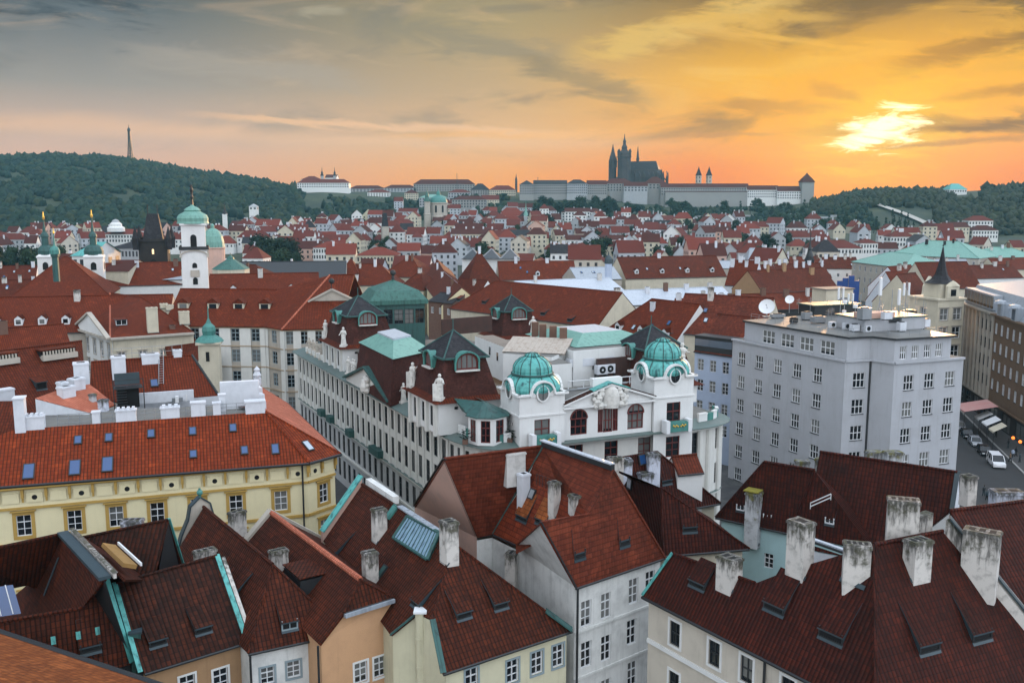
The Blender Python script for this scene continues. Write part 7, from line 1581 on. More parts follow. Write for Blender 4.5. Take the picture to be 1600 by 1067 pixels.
# the long striped college front and its great red roof
h = House('college', 'long college front striped in white and tan under a great red roof', 'building', az(380, 560, 5), ['stone', 'stone_tan'], 't_mid')
c_ = [az(270, 508, 20), az(416, 510, 20), az(442, 514, 20), az(478, 513, 20), az(520, 512, 20)]
c_ = [az(255, 509, 20.), az(413, 510.5, 20.), az(440, 515, 20.), az(530, 513, 20.)]
rA, rB = az(240, 460, 26.2), az(470, 446, 26.2); f = plane(c_[0], c_[1], rA); rM = apl(400, 458, f)
nb = UP.cross(hdir(c_[0], c_[1])); rA = c_[0] + nb * 9 + UP * 6.6; r1_ = apl(413, 458, plane(c_[0], c_[1], rA)); r2_ = c_[2] + nb * 14 + UP * 9.5 + V((6, 0, 0)); r3 = c_[3] + nb * 14 + UP * 9.5
h.face([c_[0], c_[1], c_[1] + nb * 9 + UP * 6.6, rA]); h.face([c_[1], c_[2], r2_, c_[1] + nb * 9 + UP * 6.6]); h.face([c_[2], c_[3], r3, r2_]); h.face([rA, c_[1] + nb * 9 + UP * 6.6, c_[1] + nb * 18, c_[0] + nb * 18]); h.face([r2_, r3, r3 + nb * 14 - UP * 9.5, r2_ + nb * 14 - UP * 9.5]); h.face([c_[1] + nb * 9 + UP * 6.6, r2_, r2_ + nb * 12 - UP * 8, c_[1] + nb * 18])
h.ridge(rA, c_[1] + nb * 9 + UP * 6.6); h.ridge(c_[2], r2_, .2, 't_salmon'); h.ridge(r2_, r3)
w = [q + nb * .6 for q in c_]
rows = [18.2, 14.0, 9.6, 5.2]
for a, b_, nn in ((w[0], w[1], 5), (w[1], w[2], 1), (w[2], w[3], 4)):
    h.grid(a, b_, 0, 20, nn, rows, 1.7, 2.5, 'clem', m0=(flat(b_) - flat(a)).length / nn / 2); L = (flat(b_) - flat(a)).length; d = hdir(a, b_)
    for i in range(nn + 1): h.tr('pilaster', 'palace', 'root').obox(flat(lerp(a, b_, min(.97, max(.03, i / nn))), 9.9) - nb * .08, d * L / nn * (.27 if 0 < i < nn else .12), nb * .1, UP * 9.7)
    for z in (19.7, 16.0, 11.8, 7.5, 3): h.tr('string_course', 'stone_tan', 'root').strip(flat(a, z) - nb * .12, flat(b_, z) - nb * .12, .3, .22)
for k in (.12, .42, .68, .94): 
    q = lerp(c_[0], c_[1], k) + nb * 4.5 + UP * 3.2; b = MB(); u = hdir(c_[0], c_[1]); b.obox(q + nb * .6 + UP * .3, u * 1.1, nb * .9, UP * .7, 0); b.obox(q - nb * .33 + UP * .35, u * .75, nb * .04, UP * .45, 1)
    for sg in (-1, 1): p_ = [q - nb * .5 + u * 1.4 * sg + UP * .95, q - nb * .5 + UP * 2.0, q + nb * 2.5 + UP * 2.0, q + nb * 1.5 + u * 1.4 * sg + UP * .95]; b.poly(p_ if sg < 0 else p_[::-1], 2)
    b.poly([q - nb * .45 - u * 1.3 + UP * .95, q - nb * .45 + u * 1.3 + UP * .95, q - nb * .45 + UP * 1.95], 2); h.sub.append(('dormer', b, [M['cream'], M['glass'], M['t_mid']]))
b = MB(); q = az(520, 505, 20.2); u = hdir(c_[2], c_[3]); b.obox(q + UP * 1.5 + nb * 1, u * 4.2, nb * .8, UP * 3.4, 0); b.poly([q - u * 4.6 + UP * 4.6, q + u * 4.6 + UP * 4.6, q + UP * 6.8], 0); b.strip(q - u * 4.8 + UP * 4.5, q + UP * 6.9, .8, .35, 0); b.strip(q + UP * 6.9, q + u * 4.8 + UP * 4.5, .8, .35, 0); b.obox(q + UP * 1.5 + nb * .18, u * 1.1, nb * .05, UP * 1.5, 1); b.tube(q + UP * 6.8, q + UP * 8.2, .1, 2, 5); b.sphere(q + UP * 8.6, .6, 2, 8); h.part('gable', b, ['stone', 'glass', 'metal_dark'], 'roof')
h.done()
B('long red roofed college wing with a row of small cream dormers, at the picture edge', (-70, 524), (262, 516), 18.6, 18, 6.5, 'stone', 't_mid', 'gg', 0, (), 0, 1, 0, 9)
# house with the pediment
h = House('town_house', 'cream house with a white pediment on its side and tall chimneys on a red hip', 'house', az(220, 520, 10), ['cream', 'white', 'stone'], 't_mid')
p0, p1, p2 = az(117, 512, 19), az(172, 529, 19), az(303, 520, 19); n1_ = UP.cross(hdir(p0, p1)); n2_ = UP.cross(hdir(p1, p2)); rA, rB = az(172, 458, 25), az(222, 465, 25)
f1 = plane(p1, p2, rB); back = p2 + n2_ * 16; h.face([p1, p2, rB, rA]); h.face([p0, p1, rA]); h.face([p2, back, rB]); h.face([back, p0 + n1_ * 2, rA, rB]); h.ridge(rA, rB); h.ridge(p2, rB); h.ridge(p1, rA, .2, 't_salmon')
h.grid(p0 + n1_ * .4, p1 + n1_ * .4, 0, 18.9, 5, [16.2, 12], 1.5, 2.8, 'stone', 1); h.grid(p1 + n2_ * .4, p2 + n2_ * .4, 0, 18.9, 4, [15, 10.5, 6], 1.3, 2.2, 'stone'); h.fac(p2 + n2_ * .4, back, 0, 18.9); h.fac(back, p0 + n1_ * .4, 0, 18.9)
b = MB(); a, c = p0 - n1_ * .3, p1 - n1_ * .3; t_ = lerp(a, c, .5) + UP * 4.0; b.poly([a, c, t_], 0); b.strip(a, t_, .9, .35, 1); b.strip(t_, c, .9, .35, 1); b.strip(a, c, .9, .35, 1); h.part('pediment', b, ['white', 'stone'], 'root')
cn = MB(); cn.strip(p1 - n2_ * .05 - UP * .1, p2 - n2_ * .05 - UP * .1, .9, .4); h.part('cornice', cn, ['stone'], 'root')
for px, pb, pt, w_ in ((239, 518, 480, 2.0), (256, 480, 474, 1.4), (265, 483, 476, 1.4), (288, 505, 486, 1.9)): h.chim(px, pb, f1, w_, 1.1, pt, mat='cream', pots=2)
h.hatch(190, 508, f1, 2.2, 1.3, 3.5, 'frame_w'); h.done()
# red roofs in front of it, lantern turret
B('red roofed court wing with balustraded cream dormers, below the pediment house', (-40, 575), (118, 560), 17, 14, 5.5, 'cream', 't_mid', 'gg', 0, (), 0, 1, 0, 0)
h, g = B('low red roof beside the small green onion turret, before the striped college', (262, 566), (345, 560), 14, 12, 5, 'cream', 't_mid2', 'gh', 0, (), 0, 1)
b = MB(); q = az(329, 572, 15); b.box((q.x, q.y, 0), 3.6, 3.6, 19.2, 0, .2); b.box((q.x, q.y, 19.2), 4.4, 4.4, .4, 0, .2); b.box((q.x, q.y - 1.82, 16.2), .9, .1, 1.7, 2); b.lathe((q.x, q.y, 19.6), [(2.6, 0), (2.2, .5), (1.1, 1.2), (1.25, 2.0), (1.1, 2.7), (.5, 3.3), (.12, 4.2), (.08, 6.4), (0, 6.4)], 12, 1)
tag_single(b, 'turret', [M['cream'], M['copper'], M['hole']], 'small cream turret with a green onion cap before the striped college', 'turret')
B('steep triangular red roof with three tiny hatches, left of the white astronomers tower', (14, 466), (172, 462), 17, 26, 11, 'cream', 't_mid', 'hh', 0, (), 0, 0, 0, 0)
B('long red roof running behind the white tower, over a white attic wall', (150, 448), (300, 444), 17, 18, 7, 'white', 't_mid', 'gg', 0, (), 0, 3, 2)
B('white attic range with paired windows in front of the clock tower', (205, 437), (292, 437), 18.6, 8, 1.2, 'white', 'zinc', 'gg', 7, [16.6], 0, 0)
B('long dark roof covered with black panels, right of the white tower', (345, 440), (540, 438), 17.5, 20, 6, 'stone', 'solar', 'gg', 0, (), 0, 0)
B('red roof with a small white pedimented dormer, behind the striped college', (318, 466), (500, 462), 18, 16, 6, 'cream', 't_mid', 'gg', 0, (), 0, 1, 0, 2)
B('plum brown hipped roof between the white tower and the black panels', (330, 445), (420, 447), 18, 18, 6, 'cream', 't_mid2', 'hh', 0, (), 0, 1)
B('low red house at the picture edge before the twin church spires', (-40, 442), (55, 440), 13, 14, 6, 'white', 't_mid2', 'gg', 4, [10], 0, 4, 3)
B('dark red terrace of low roofs below the church with twin spires', (-30, 466), (70, 462), 14, 14, 5, 'cream', 't_mid2', 'gg', 0, (), 0, 4, 2)
# centre
B('white square tower house with a red pyramid roof, right of the black panels', (530, 428), (560, 428), 19, 11, 5, 'white', 't_mid', 'hh', 2, [16.5], 0, 0, sty='dark')
B('red hipped roof beyond the college corner with salmon edge', (545, 446), (625, 446), 15, 16, 7, 'cream', 't_mid', 'gh', 4, [12, 8], 0, 2)
B('deep red hipped house beside the narrow street canyon', (592, 432), (662, 434), 16, 18, 7.5, 'cream', 't_mid', 'hh', 5, [13, 9], 0, 2)
B('cream windowed house with a small red hip at the head of the street canyon', (620, 452), (662, 454), 15, 14, 6, 'cream', 't_mid2', 'hh', 2, [12, 8], 2, 1, sty='dark', ww=1.5, wh=2)
for i, (A_, C_, wl, rf, lb) in enumerate((((664, 447), (688, 478), 'yellow', 't_mid2', 'pale yellow house on the far side of the narrow street canyon, nearest the palace'), ((660, 424), (666, 446), 'blue_f', 't_mid2', 'grey blue house midway along the narrow street canyon'),)):
    B(lb, C_[::-1] if 0 else A_, C_, 16, 12, 5, wl, rf, 'gg', 6, [13.5, 10, 6.5], 0, 2, sty='dark')
B('steep dark red roof like a tent, beside the street canyon', (728, 452), (790, 450), 13, 17, 13, 'white', 't_mid2', 'hh', 3, [10], 0, 1, hipk=.9)
B('white walled house with a red roof hugging the tent shaped roof', (700, 466), (742, 470), 14, 12, 6, 'white', 't_mid2', 'gg', 2, [11, 7], 2, 1)
B('great red hipped roof behind the palace, with small dark hatches', (702, 482), (932, 512), 16, 18, 7.5, 'cream', 't_mid', 'hg', 0, (), 0, 0, 0, 0, extra=lambda h, g: [h.hatch(x, y, g['front'], 1.6, .9, 2.4) for x, y in ((716, 470), (756, 474), (848, 492), (890, 502), (830, 505))])
B('red roof with two white dormers stepping down behind the second copper dome', (928, 528), (1046, 548), 16, 17, 8.5, 'white', 't_mid', 'hg', 0, (), 0, 1, 3, 3)
B('long plum red roof with paired rooflights, between the second dome and the office', (1046, 520), (1190, 530), 19, 18, 7, 'cream', 't_plum', 'gg', 0, (), 0, 1, 4)
B('long building with a white sheet metal roof behind the great red hip', (826, 462), (978, 455), 17.5, 20, 3.4, 'white', 'zinc_white', 'gg', 5, [15], 0, 2, ch='chim_l')
B('second white sheet metal roof, edged in green copper, before the white gable', (968, 478), (1150, 470), 17, 14, 3.4, 'white', 'zinc_white', 'gg', 0, (), 0, 5, ch=None)
B('red roofed row behind the white sheet roof, with a scrolled cream dormer', (780, 438), (902, 437), 15.5, 16, 6.5, 'cream', 't_mid', 'gg', 0, (), 0, 2, 2, 1)
B('grey zinc roofed block with three skylights at the end of the red row', (902, 438), (972, 436), 16.5, 15, 4, 'stone', 'zinc', 'gg', 0, (), 0, 0, 3)
B('low red tiled roofs with ducts, before the plum red roof', (1060, 492), (1160, 492), 16, 12, 3.5, 'stone', 't_mid', 'gg', 0, (), 0, 6)
B('big dark red roof with a row of small dormers, left of the white gabled house', (978, 436), (1136, 432), 16, 18, 7.5, 'cream', 't_mid2', 'gg', 0, (), 0, 1, 2, 4)
B('tall white gabled house with several white chimneys, beside the dark red roof', (1132, 446), (1176, 448), 17, 14, 8, 'whitewash', 't_mid', 'gg', 2, [13, 9], 2, 4, ch='whitewash')
B('white house front with broad white stacks, right of the white gabled house', (1172, 440), (1225, 438), 18, 13, 5, 'whitewash', 't_mid2', 'gg', 3, [15, 11], 0, 5, ch='whitewash')
B('wine red roof with tan stacks, before the blue sheeting', (1192, 458), (1312, 452), 16, 16, 6.5, 'tan', 't_mid2', 'gg', 0, (), 0, 3, ch='tan')
B('long low grey zinc roof behind the dark red roofs, beside the skylit grey cupola', (962, 418), (1195, 420), 13, 20, 3, 'stone', 'zinc', 'gg', 0, (), 0, 4)
B('grey house with a tall bluish mansard and two small rooflights', (1168, 412), (1232, 412), 15, 16, 7, 'blue_f', 'zinc', 'hh', 0, (), 0, 0, 2, hipk=.35)
B('red roofed service block in front of the office roof, with metal ducts', (1160, 486), (1320, 480), 17, 14, 3.5, 'metal_dark', 't_mid', 'gg', 0, (), 0, 5)
B('white fronted house crowded with white stacks below the dark needle spire', (1222, 436), (1300, 434), 14, 14, 5.5, 'whitewash', 't_mid2', 'gg', 4, [11], 0, 6, ch='whitewash')
B('brown brick house with dark roof beside the skylights of the palace', (668, 470), (706, 474), 17, 10, 2, 'brick', 'slate', 'gg', 3, [14.5], 0, 1)
# green roofed halls at the right
h, g = B('sandstone hall with a broad pale green copper roof above a strip of windows', (1330, 409), (1412, 419), 17, 24, 5, 'stone', 'copper_pale', 'hh', 9, [14.6, 9.5, 5], 4, 0, cat='hall', ww=1.3, wh=2.4)
B('large hall with a stepped pale green roof behind the sandstone hall', (1385, 398), (1530, 404), 18, 30, 7, 'stone', 'copper_pale', 'hh', 10, [15.5], 0, 3, ch='slate', cat='hall')
B('pale green roofed hall at the picture edge, beyond the slate spire', (1525, 408), (1640, 408), 16, 26, 6, 'stone', 'copper_pale', 'hh', 8, [13], 0, 3, cat='hall')
b = MB(); q = az(1325, 445, 14); 
for k in range(4): b.box((q.x + k * 2.1 - 3, q.y + (k % 2) * .4, q.z - 8), 2.0, .5, 9.5 + (k * 37 % 3), 0, .1 * (k - 2))
M['sheet'] = plain('blue sheeting', C(.015, .06, .25), .6, .4, 1.5); tag_single(b, 'scaffold_sheeting', [M['sheet']], 'bright blue plastic sheeting hung beside the sandstone hall', 'sheeting')
B('red mansard house with white dormers just behind the office aerials', (1416, 452), (1452, 448), 16, 14, 7, 'whitewash', 't_mid', 'gg', 3, [13, 9], 0, 2)
for i, (A_, C_, wl, rf, lb) in enumerate((((1510, 436), (1600, 434), 'white', 't_mid2', 'dark red roof with white stacks behind the silvery mansard'), ((1440, 424), (1520, 424), 'whitewash', 'zinc', 'low white house with a zinc roof behind the slate spire'), ((1560, 422), (1650, 420), 'cream', 't_mid', 'red roofed house at the picture edge behind the white stacks'), ((1290, 420), (1345, 420), 'white', 't_mid2', 'small dark red roofed house left of the pale green copper roof'), ((1230, 420), (1292, 418), 'cream', 't_mid', 'low red roofed house under the dark needle spire'))):
    B(lb, A_, C_, 13, 14, 5, wl, rf, 'gg', 4, [10], 0, 4, 1)
# ------------------------------------------------------------------ landmarks, built where they stand
def farwin(b, A, C_, z0, z1, nu, nz, w_=.52, h_=.58, mi=1):
    u = hdir(A, C_); n = u.cross(UP); L = (flat(C_) - flat(A)).length
    for i in range(nu):
        for j in range(nz):
            c = flat(A) + u * (L * (i + .5) / nu) + UP * (z0 + (z1 - z0) * (j + .5) / nz) + n * .04; a, e = u * (L / nu * w_ / 2), UP * ((z1 - z0) / nz * h_ / 2)
            b.poly([c - a - e, c + a - e, c + a + e, c - a + e], mi)
def fblock(label, px0, px1, pe, D, pr, dp, wall, roof, ends='hh', nu=0, nz=0, D2=None, chim=0, cat='building', name='building', group=None, base=None, hip=.5):
    A, C_ = ay(px0, pe, D), ay(px1, pe, D2 or D); u = hdir(A, C_); n = UP.cross(u); ze = (A.z + C_.z) / 2; A.z = C_.z = ze; zr = ay((px0 + px1) / 2, pr, (D + (D2 or D)) / 2 + dp / 2).z
    zb = min(ground(A.x, A.y), ground(C_.x, C_.y)) - 3 if base is None else base; L = (C_ - A).length
    r = thing(name, label, cat, flat((A + C_) / 2 + n * dp / 2, max(zb, 0)), group); b = MB(); D_, E_ = C_ + n * dp, A + n * dp
    b.prism([A, C_, D_, E_], zb, ze, 0)
    if nu:
        zt = max(zb + 3.5, ze - 3.6 * nz - .5); farwin(b, A, C_, zt, ze - .4, nu, nz); farwin(b, E_, A, zt, ze - .4, max(1, int(dp / 5)), nz); farwin(b, C_, D_, zt, ze - .4, max(1, int(dp / 5)), nz)
    k = dp * hip; kl = min(k if ends[0] == 'h' else 0, L * .48); kr = min(k if ends[1] == 'h' else 0, L * .48); o = .5
    e = [A - n * o - u * o, C_ - n * o + u * o, D_ + n * o + u * o, E_ + n * o - u * o]; q0, q1 = flat(A + n * dp / 2 + u * (kl if kl else -o), zr), flat(C_ + n * dp / 2 - u * (kr if kr else -o), zr); t_ = MB()
    t_.poly([e[0], e[1], q1, q0]); t_.poly([e[2], e[3], q0, q1])
    if ends[0] == 'h': t_.poly([e[3], e[0], q0])
    else: b.poly([E_, A, q0 + u * o])
    if ends[1] == 'h': t_.poly([e[1], e[2], q1])
    else: b.poly([C_, D_, q1 - u * o])
    b.build('wall', [M[wall], M['glass_far']], r); t_.build('roof', [M[roof]], r)
    for i in range(chim): q = lerp(q0, q1, (i + .5) / chim + rnd.uniform(-.05, .05)); cb = MB(); cb.box(q - UP * 1.5 - n * rnd.uniform(-1, 2), 1.2, .8, 3.0, 0, math.atan2(u.y, u.x)); cb.build('chimney', [M['whitewash']], r)
    return r, A, C_, ze, zr
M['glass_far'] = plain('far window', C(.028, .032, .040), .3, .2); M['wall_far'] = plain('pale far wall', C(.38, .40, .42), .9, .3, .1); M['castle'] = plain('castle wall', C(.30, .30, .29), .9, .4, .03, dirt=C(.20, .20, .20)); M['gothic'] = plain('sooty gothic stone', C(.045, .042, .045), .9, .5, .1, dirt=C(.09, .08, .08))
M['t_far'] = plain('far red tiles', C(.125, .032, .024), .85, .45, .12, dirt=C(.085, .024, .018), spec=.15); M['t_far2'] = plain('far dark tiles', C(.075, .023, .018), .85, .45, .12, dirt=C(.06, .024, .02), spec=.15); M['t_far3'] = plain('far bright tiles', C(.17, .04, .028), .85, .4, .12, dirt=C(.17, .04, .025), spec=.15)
def tower(name, label, cat, px, D, parts_, group=None, rot=.3, base=None):
    """parts_: (part name, material, profile [(half width px, row)], sides)"""
    q = ay(px, 400, D); zb = ground(q.x, q.y) if base is None else base; r = thing(name, label, cat, flat(q, max(zb, 0)), group); k = D / F
    for nm, mt, prof, n_ in parts_:
        b = MB(); pr = [(max(0, hw * k * (1.0 if n_ > 4 else 1.13)), (ay(px, row, D).z if row is not None else zb - 2)) for hw, row in prof]
        b.lathe((q.x, q.y, 0), pr, n_, 0, rot + (math.pi / 4 if n_ == 4 else 0), n_ > 8); b.build(nm, [M[mt]], r)
    return r, q
def openings(r, q, px, D, rows, hw, mat='hole', arch=True, rot=.3, n=4):
    k = D / F; b = MB(); ap = hw * k * 1.13 * math.cos(math.pi / 4) + .03
    for row0, row1, w_ in rows:
        z0, z1 = ay(px, row1, D).z, ay(px, row0, D).z
        for i in range(4):
            a = rot + i * math.pi / 2 ; d = V((math.cos(a), math.sin(a), 0)); s_ = V((-d.y, d.x, 0)); c = flat(q) + d * (ap + .05); ww = w_ * k / 2
            pts = [c - s_ * ww + UP * z0, c + s_ * ww + UP * z0, c + s_ * ww + UP * (z1 - ww)] + [c + s_ * ww * math.cos(t) + UP * (z1 - ww + ww * math.sin(t)) for t in (.6, 1.2, 1.57, 1.94, 2.54)] + [c - s_ * ww + UP * (z1 - ww)]
            b.poly(pts)
    b.build('opening', [M[mat]], r)
# astronomers tower
r, q = tower('clock_tower', 'white baroque tower with a green copper cap and a dark figure on its tip', 'tower', 304, 225,
    [('shaft', 'white', [(24, None), (24, 392), (25.5, 391), (25.5, 389), (22, 388), (22, 353), (24.5, 352), (24.5, 349)], 4), ('balcony', 'metal_dark', [(24, 390), (27.5, 389.5), (27.5, 384.5), (26.5, 384.5), (26.5, 389)], 4),
     ('cap', 'copper_pale', [(24, 349.5), (23, 346), (23.5, 341), (21, 336), (14, 332), (11.5, 330), (12.5, 328.5), (9, 325), (3, 322), (2, 320), (0, 320)], 16), ('finial', 'metal_dark', [(2.2, 321), (1.3, 312), (2.6, 308), (1.2, 304), (1.6, 301), (2.8, 297), (1.2, 292), (2.2, 290.5), (.8, 288.5), (0, 287.5)], 8)])
openings(r, q, 304, 225, [(366, 387, 9)], 22.1, 'hole'); openings(r, q, 304, 225, [(409.5, 417.5, 7), (432, 443, 7)], 24.1, 'hole')
b = MB(); 
for i in range(4):
    a = .3 + i * math.pi / 2; d = V((math.cos(a), math.sin(a), 0)); s_ = V((-d.y, d.x, 0)); c = flat(q) + d * (24 * 225 / F * 1.13 * .7071 + .1); zz = ay(304, 401, 225).z
    pts = [c + s_ * 3.2 * math.cos(t) + UP * (zz + 1.6 * math.sin(t)) for t in [math.pi * k / 10 for k in range(11)]]
    for p_, p2 in zip(pts, pts[1:]): b.strip(p_, p2 + V((.001, 0, 0)), .35, .3)
    b.obox(c + UP * (ay(304, 426, 225).z) + d * .05, s_ * 1.0, d * .06, UP * .8)
b.build('moulding', [M['stone']], r)
tower('church_dome', 'round green copper dome on a pinkish drum, peeping out behind the clock tower', 'dome', 334, 330, [('drum', 'pink', [(17, None), (17, 389), (18, 388), (18, 386)], 16), ('dome', 'copper_pale', [(17, 387), (16.5, 378), (14.5, 369), (10, 361), (5, 357.5), (3, 357), (3, 352), (0, 349)], 20)])
tower('church_dome', 'shallow grey green copper roof with a ball, lower right of the round dome', 'dome', 360, 300, [('wall', 'cream', [(28, None), (28, 420)], 8), ('roof', 'copper_tent', [(29, 420), (6, 405), (5, 402), (3, 401), (1, 398), (0, 394)], 8)])
# blackened gate tower
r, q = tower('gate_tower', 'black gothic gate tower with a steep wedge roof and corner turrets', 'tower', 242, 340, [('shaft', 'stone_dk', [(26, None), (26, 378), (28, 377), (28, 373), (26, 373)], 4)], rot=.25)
k = 340 / F; b = MB(); z0, z1 = ay(242, 376, 340).z, ay(242, 334, 340).z; rt = .25
cx, sn = V((math.cos(rt), math.sin(rt), 0)), V((-math.sin(rt), math.cos(rt), 0)); c0 = flat(q)
lo = [c0 + cx * 15 * k * i + sn * 15 * k * j + UP * z0 for i, j in ((-1, -1), (1, -1), (1, 1), (-1, 1))]; hi = [c0 + cx * 8 * k * i + sn * 3 * k * j + UP * z1 for i, j in ((-1, -1), (1, -1), (1, 1), (-1, 1))]
for i in range(4): j = (i + 1) % 4; b.poly([lo[i], lo[j], hi[j], hi[i]])
b.poly(hi); 
for i in (-1, 1): b.tube(c0 + cx * 7 * k * i + UP * z1, c0 + cx * 7 * k * i + UP * (z1 + 3.2), .12, 0, 5)
b.build('roof', [M['slate']], r)
for i, j in ((-1, -1), (1, -1), (1, 1), (-1, 1)):
    b = MB(); c = c0 + cx * 24 * k * i + sn * 24 * k * j; b.lathe(flat(c), [(1.1, z0 - 3), (1.3, z0 + 1.0), (.9, z0 + 2.2), (.1, z0 + 5.2), (0, z0 + 5.3)], 8); b.build('turret', [M['slate']], r)
openings(r, q, 242, 340, [(388, 396, 3)], 26.4, 'shopglow2' if 'shopglow2' in M else 'stone', rot=.25); openings(r, q, 242, 340, [(404, 420, 10)], 26.4, 'hole', rot=.25)
# church with two spires
for px, top, hw, lb in ((72, 331, 14, 'white church tower with a dark onion spire and gilded tip, nearer the picture edge'), (147, 328, 17, 'white church tower with a fatter dark onion spire, beside the green gable roof')):
    r, q = tower('church_tower', lb, 'tower', px, 300, [('shaft', 'white', [(hw, None), (hw, 403), (hw + 1.5, 402), (hw + 1.5, 400), (hw - 3, 397)], 4), ('spire', 'copper_dark', [(hw - 3, 398), (hw - 2.5, 392), (hw - 5, 386), (hw - 9, 383), (5, 382), (5, 371), (6.5, 370), (5.5, 366), (2.6, 362), (2.2, 357), (1.2, 352), (.8, top + 12)], 12), ('finial', 'gold', [(.7, top + 13), (1.6, top + 11), (1.9, top + 8.5), (.9, top + 6), (.6, top), (0, top)], 8)], 'twin church spires')
    openings(r, q, px, 300, [(409, 421, 8)], hw + .3, 'hole')
tower('church_turret', 'small dark lantern turret with a green onion between the two church spires', 'turret', 86, 262, [('lantern', 'copper_dark', [(5, 440), (5, 402), (6.5, 401), (6.5, 397), (5, 396)], 8), ('cap', 'copper', [(7.5, 397), (7.5, 391), (5.5, 387), (2.5, 384.5), (1.2, 382), (.8, 366)], 12), ('finial', 'gold', [(.7, 366), (1.5, 364), (1.2, 362), (.4, 360), (.3, 356), (0, 356)], 8)])
fblock('church roof with a steep bright green copper gable between the twin spires', 112, 142, 400, 315, 378, 24, 'white', 'copper_bright', 'hg', 3, 1, hip=.3)
fblock('pale blue grey mansion with a dark slate roof beside the black gate tower', 172, 216, 388, 370, 377, 18, 'wall_far', 'slate', 'hh', 8, 3)
fblock('brown roofed church nave behind the fatter onion spire', 163, 200, 424, 310, 406, 20, 'cream', 't_far2', 'gg')
# lookout tower on the wooded hill
q = ay(203.5, 241, 1780); r = thing('lookout_tower', 'thin iron lattice lookout tower on the crest of the wooded hill', 'tower', q - UP * 8); b = MB(); zt = ay(203.5, 205, 1780).z; z0 = q.z - 8
wz = lambda t: 3.4 * (1 - t) ** 1.5 + 1.9
for i in range(8):
    a = math.pi / 4 * i + .2
    for j in range(10):
        t0, t1 = j / 10, (j + 1) / 10; P = lambda t, aa: V((q.x + math.cos(aa) * wz(t), q.y + math.sin(aa) * wz(t), z0 + (zt - z0) * t)); b.tube(P(t0, a), P(t1, a), .45, 0, 4, cap=False); b.tube(P(t0, a), P(t1, a + math.pi / 4), .28, 0, 4, cap=False); b.tube(P(t1, a), P(t1, a + math.pi / 4), .25, 0, 4, cap=False)
b.tube((q.x, q.y, z0), (q.x, q.y, zt), 1.5, 0, 8); b.build('lattice', [M['metal_dark']], r)
b = MB(); b.lathe((q.x, q.y, 0), [(1.9, zt - 1), (3.0, zt), (3.0, zt + 3), (2.2, zt + 4.4), (.9, zt + 6), (.5, zt + 7), (.3, zt + 11.5), (0, zt + 11.6)], 8); b.build('cabin', [M['metal_dark']], r)
# monastery on the ridge
fblock('long white monastery wing with a red roof at the end of the wooded hill', 464, 545, 286, 1500, 280, 18, 'white', 't_far', 'hh', 22, 2)
fblock('red roofed monastery library beside the twin white towers', 470, 500, 281, 1530, 275.5, 22, 'white', 't_far', 'hh', 8, 2)
fblock('monastery church nave between the twin white towers', 508, 525, 278, 1540, 273, 26, 'white', 't_far2', 'gg')
for px, lb in ((507, 'first white monastery tower with a dark onion tip, nearer the wooded hill'), (526.5, 'second white monastery tower with a dark onion tip, towards the castle')):
    tower('church_tower', lb, 'tower', px, 1515, [('shaft', 'wall_far', [(2.6, None), (2.6, 275)], 4), ('spire', 'slate', [(2.9, 275), (2.6, 273.5), (1.5, 272), (1.8, 270.5), (1.0, 268.5), (.5, 267), (.25, 262), (0, 262)], 8)], 'monastery twin towers')
# domed church of the lesser town
r, q = tower('domed_church', 'church with a broad green dome on a tall pale drum among the far roofs', 'church', 686, 1040, [('drum', 'stone', [(17, None), (17, 338), (14, 337), (14, 319), (15, 318), (15, 316.5)], 16), ('dome', 'copper', [(14, 317), (13.5, 313), (11.5, 309.5), (7, 306.5), (4, 305.5), (3, 305), (3, 301.5), (1.5, 299), (.5, 297), (0, 293)], 18)])
openings(r, q, 686, 1040, [(321, 332, 3.0)], 17.7, rot=-.2); openings(r, q, 686, 1040, [(321, 332, 3.0)], 17.7, rot=.55)
tower('church_tower', 'slim stone belfry with a dark green cap, standing against the broad green dome', 'tower', 668.5, 1030, [('shaft', 'stone', [(5.6, None), (5.6, 336), (6.2, 335), (5, 334), (5, 316), (5.6, 315)], 4), ('spire', 'copper_tent', [(5.6, 315), (4.5, 311), (3, 308.5), (3.2, 306), (2, 303), (.8, 299), (.3, 292), (0, 292)], 8)])
fblock('long college building with a red roof beside the domed church', 702, 755, 345, 1030, 338.5, 16, 'cream', 't_far', 'gh', 14, 3)
fblock('pale church nave at the foot of the belfry', 676, 706, 346, 1020, 337, 24, 'cream', 't_far2', 'gg', 5, 1)
r, q = tower('bridge_tower', 'dark bridge tower with a black wedge roof among the far white gables', 'tower', 602.5, 760, [('shaft', 'stone', [(6.5, None), (6.5, 356), (7, 355.5), (7, 354)], 4), ('roof', 'slate', [(6, 355), (3.2, 333), (0, 332.5)], 4)])
tower('bridge_tower', 'lower stubby bridge tower with a grey hipped roof, beside the black wedge roof', 'tower', 575, 765, [('shaft', 'stone', [(6.5, None), (6.5, 369)], 4), ('roof', 'slate', [(7.2, 369), (3, 358), (0, 356)], 4)])
tower('church_tower', 'slender far steeple with a pale green tip, below the castle wall', 'tower', 821.5, 1000, [('shaft', 'wall_far', [(5, None), (5, 338), (4, 337)], 4), ('spire', 'copper_pale', [(4.5, 338), (3, 333), (1.5, 330), (1.6, 328), (.5, 322), (0, 312)], 8)])
r, q = tower('church_tower', 'white church tower with a needle spike on the slope of the wooded hill', 'tower', 354, 985, [('shaft', 'white', [(4.6, None), (4.6, 336), (5, 335.5), (5, 334.5)], 4), ('spire', 'slate', [(4.6, 335), (3, 331.5), (1.8, 330), (1, 328.5), (.4, 324), (.2, 317), (0, 317)], 8)])
fblock('white church with a curved gable front beside the needle spiked tower', 358, 382, 353, 980, 345, 26, 'white', 't_far2', 'gg', 3, 1)
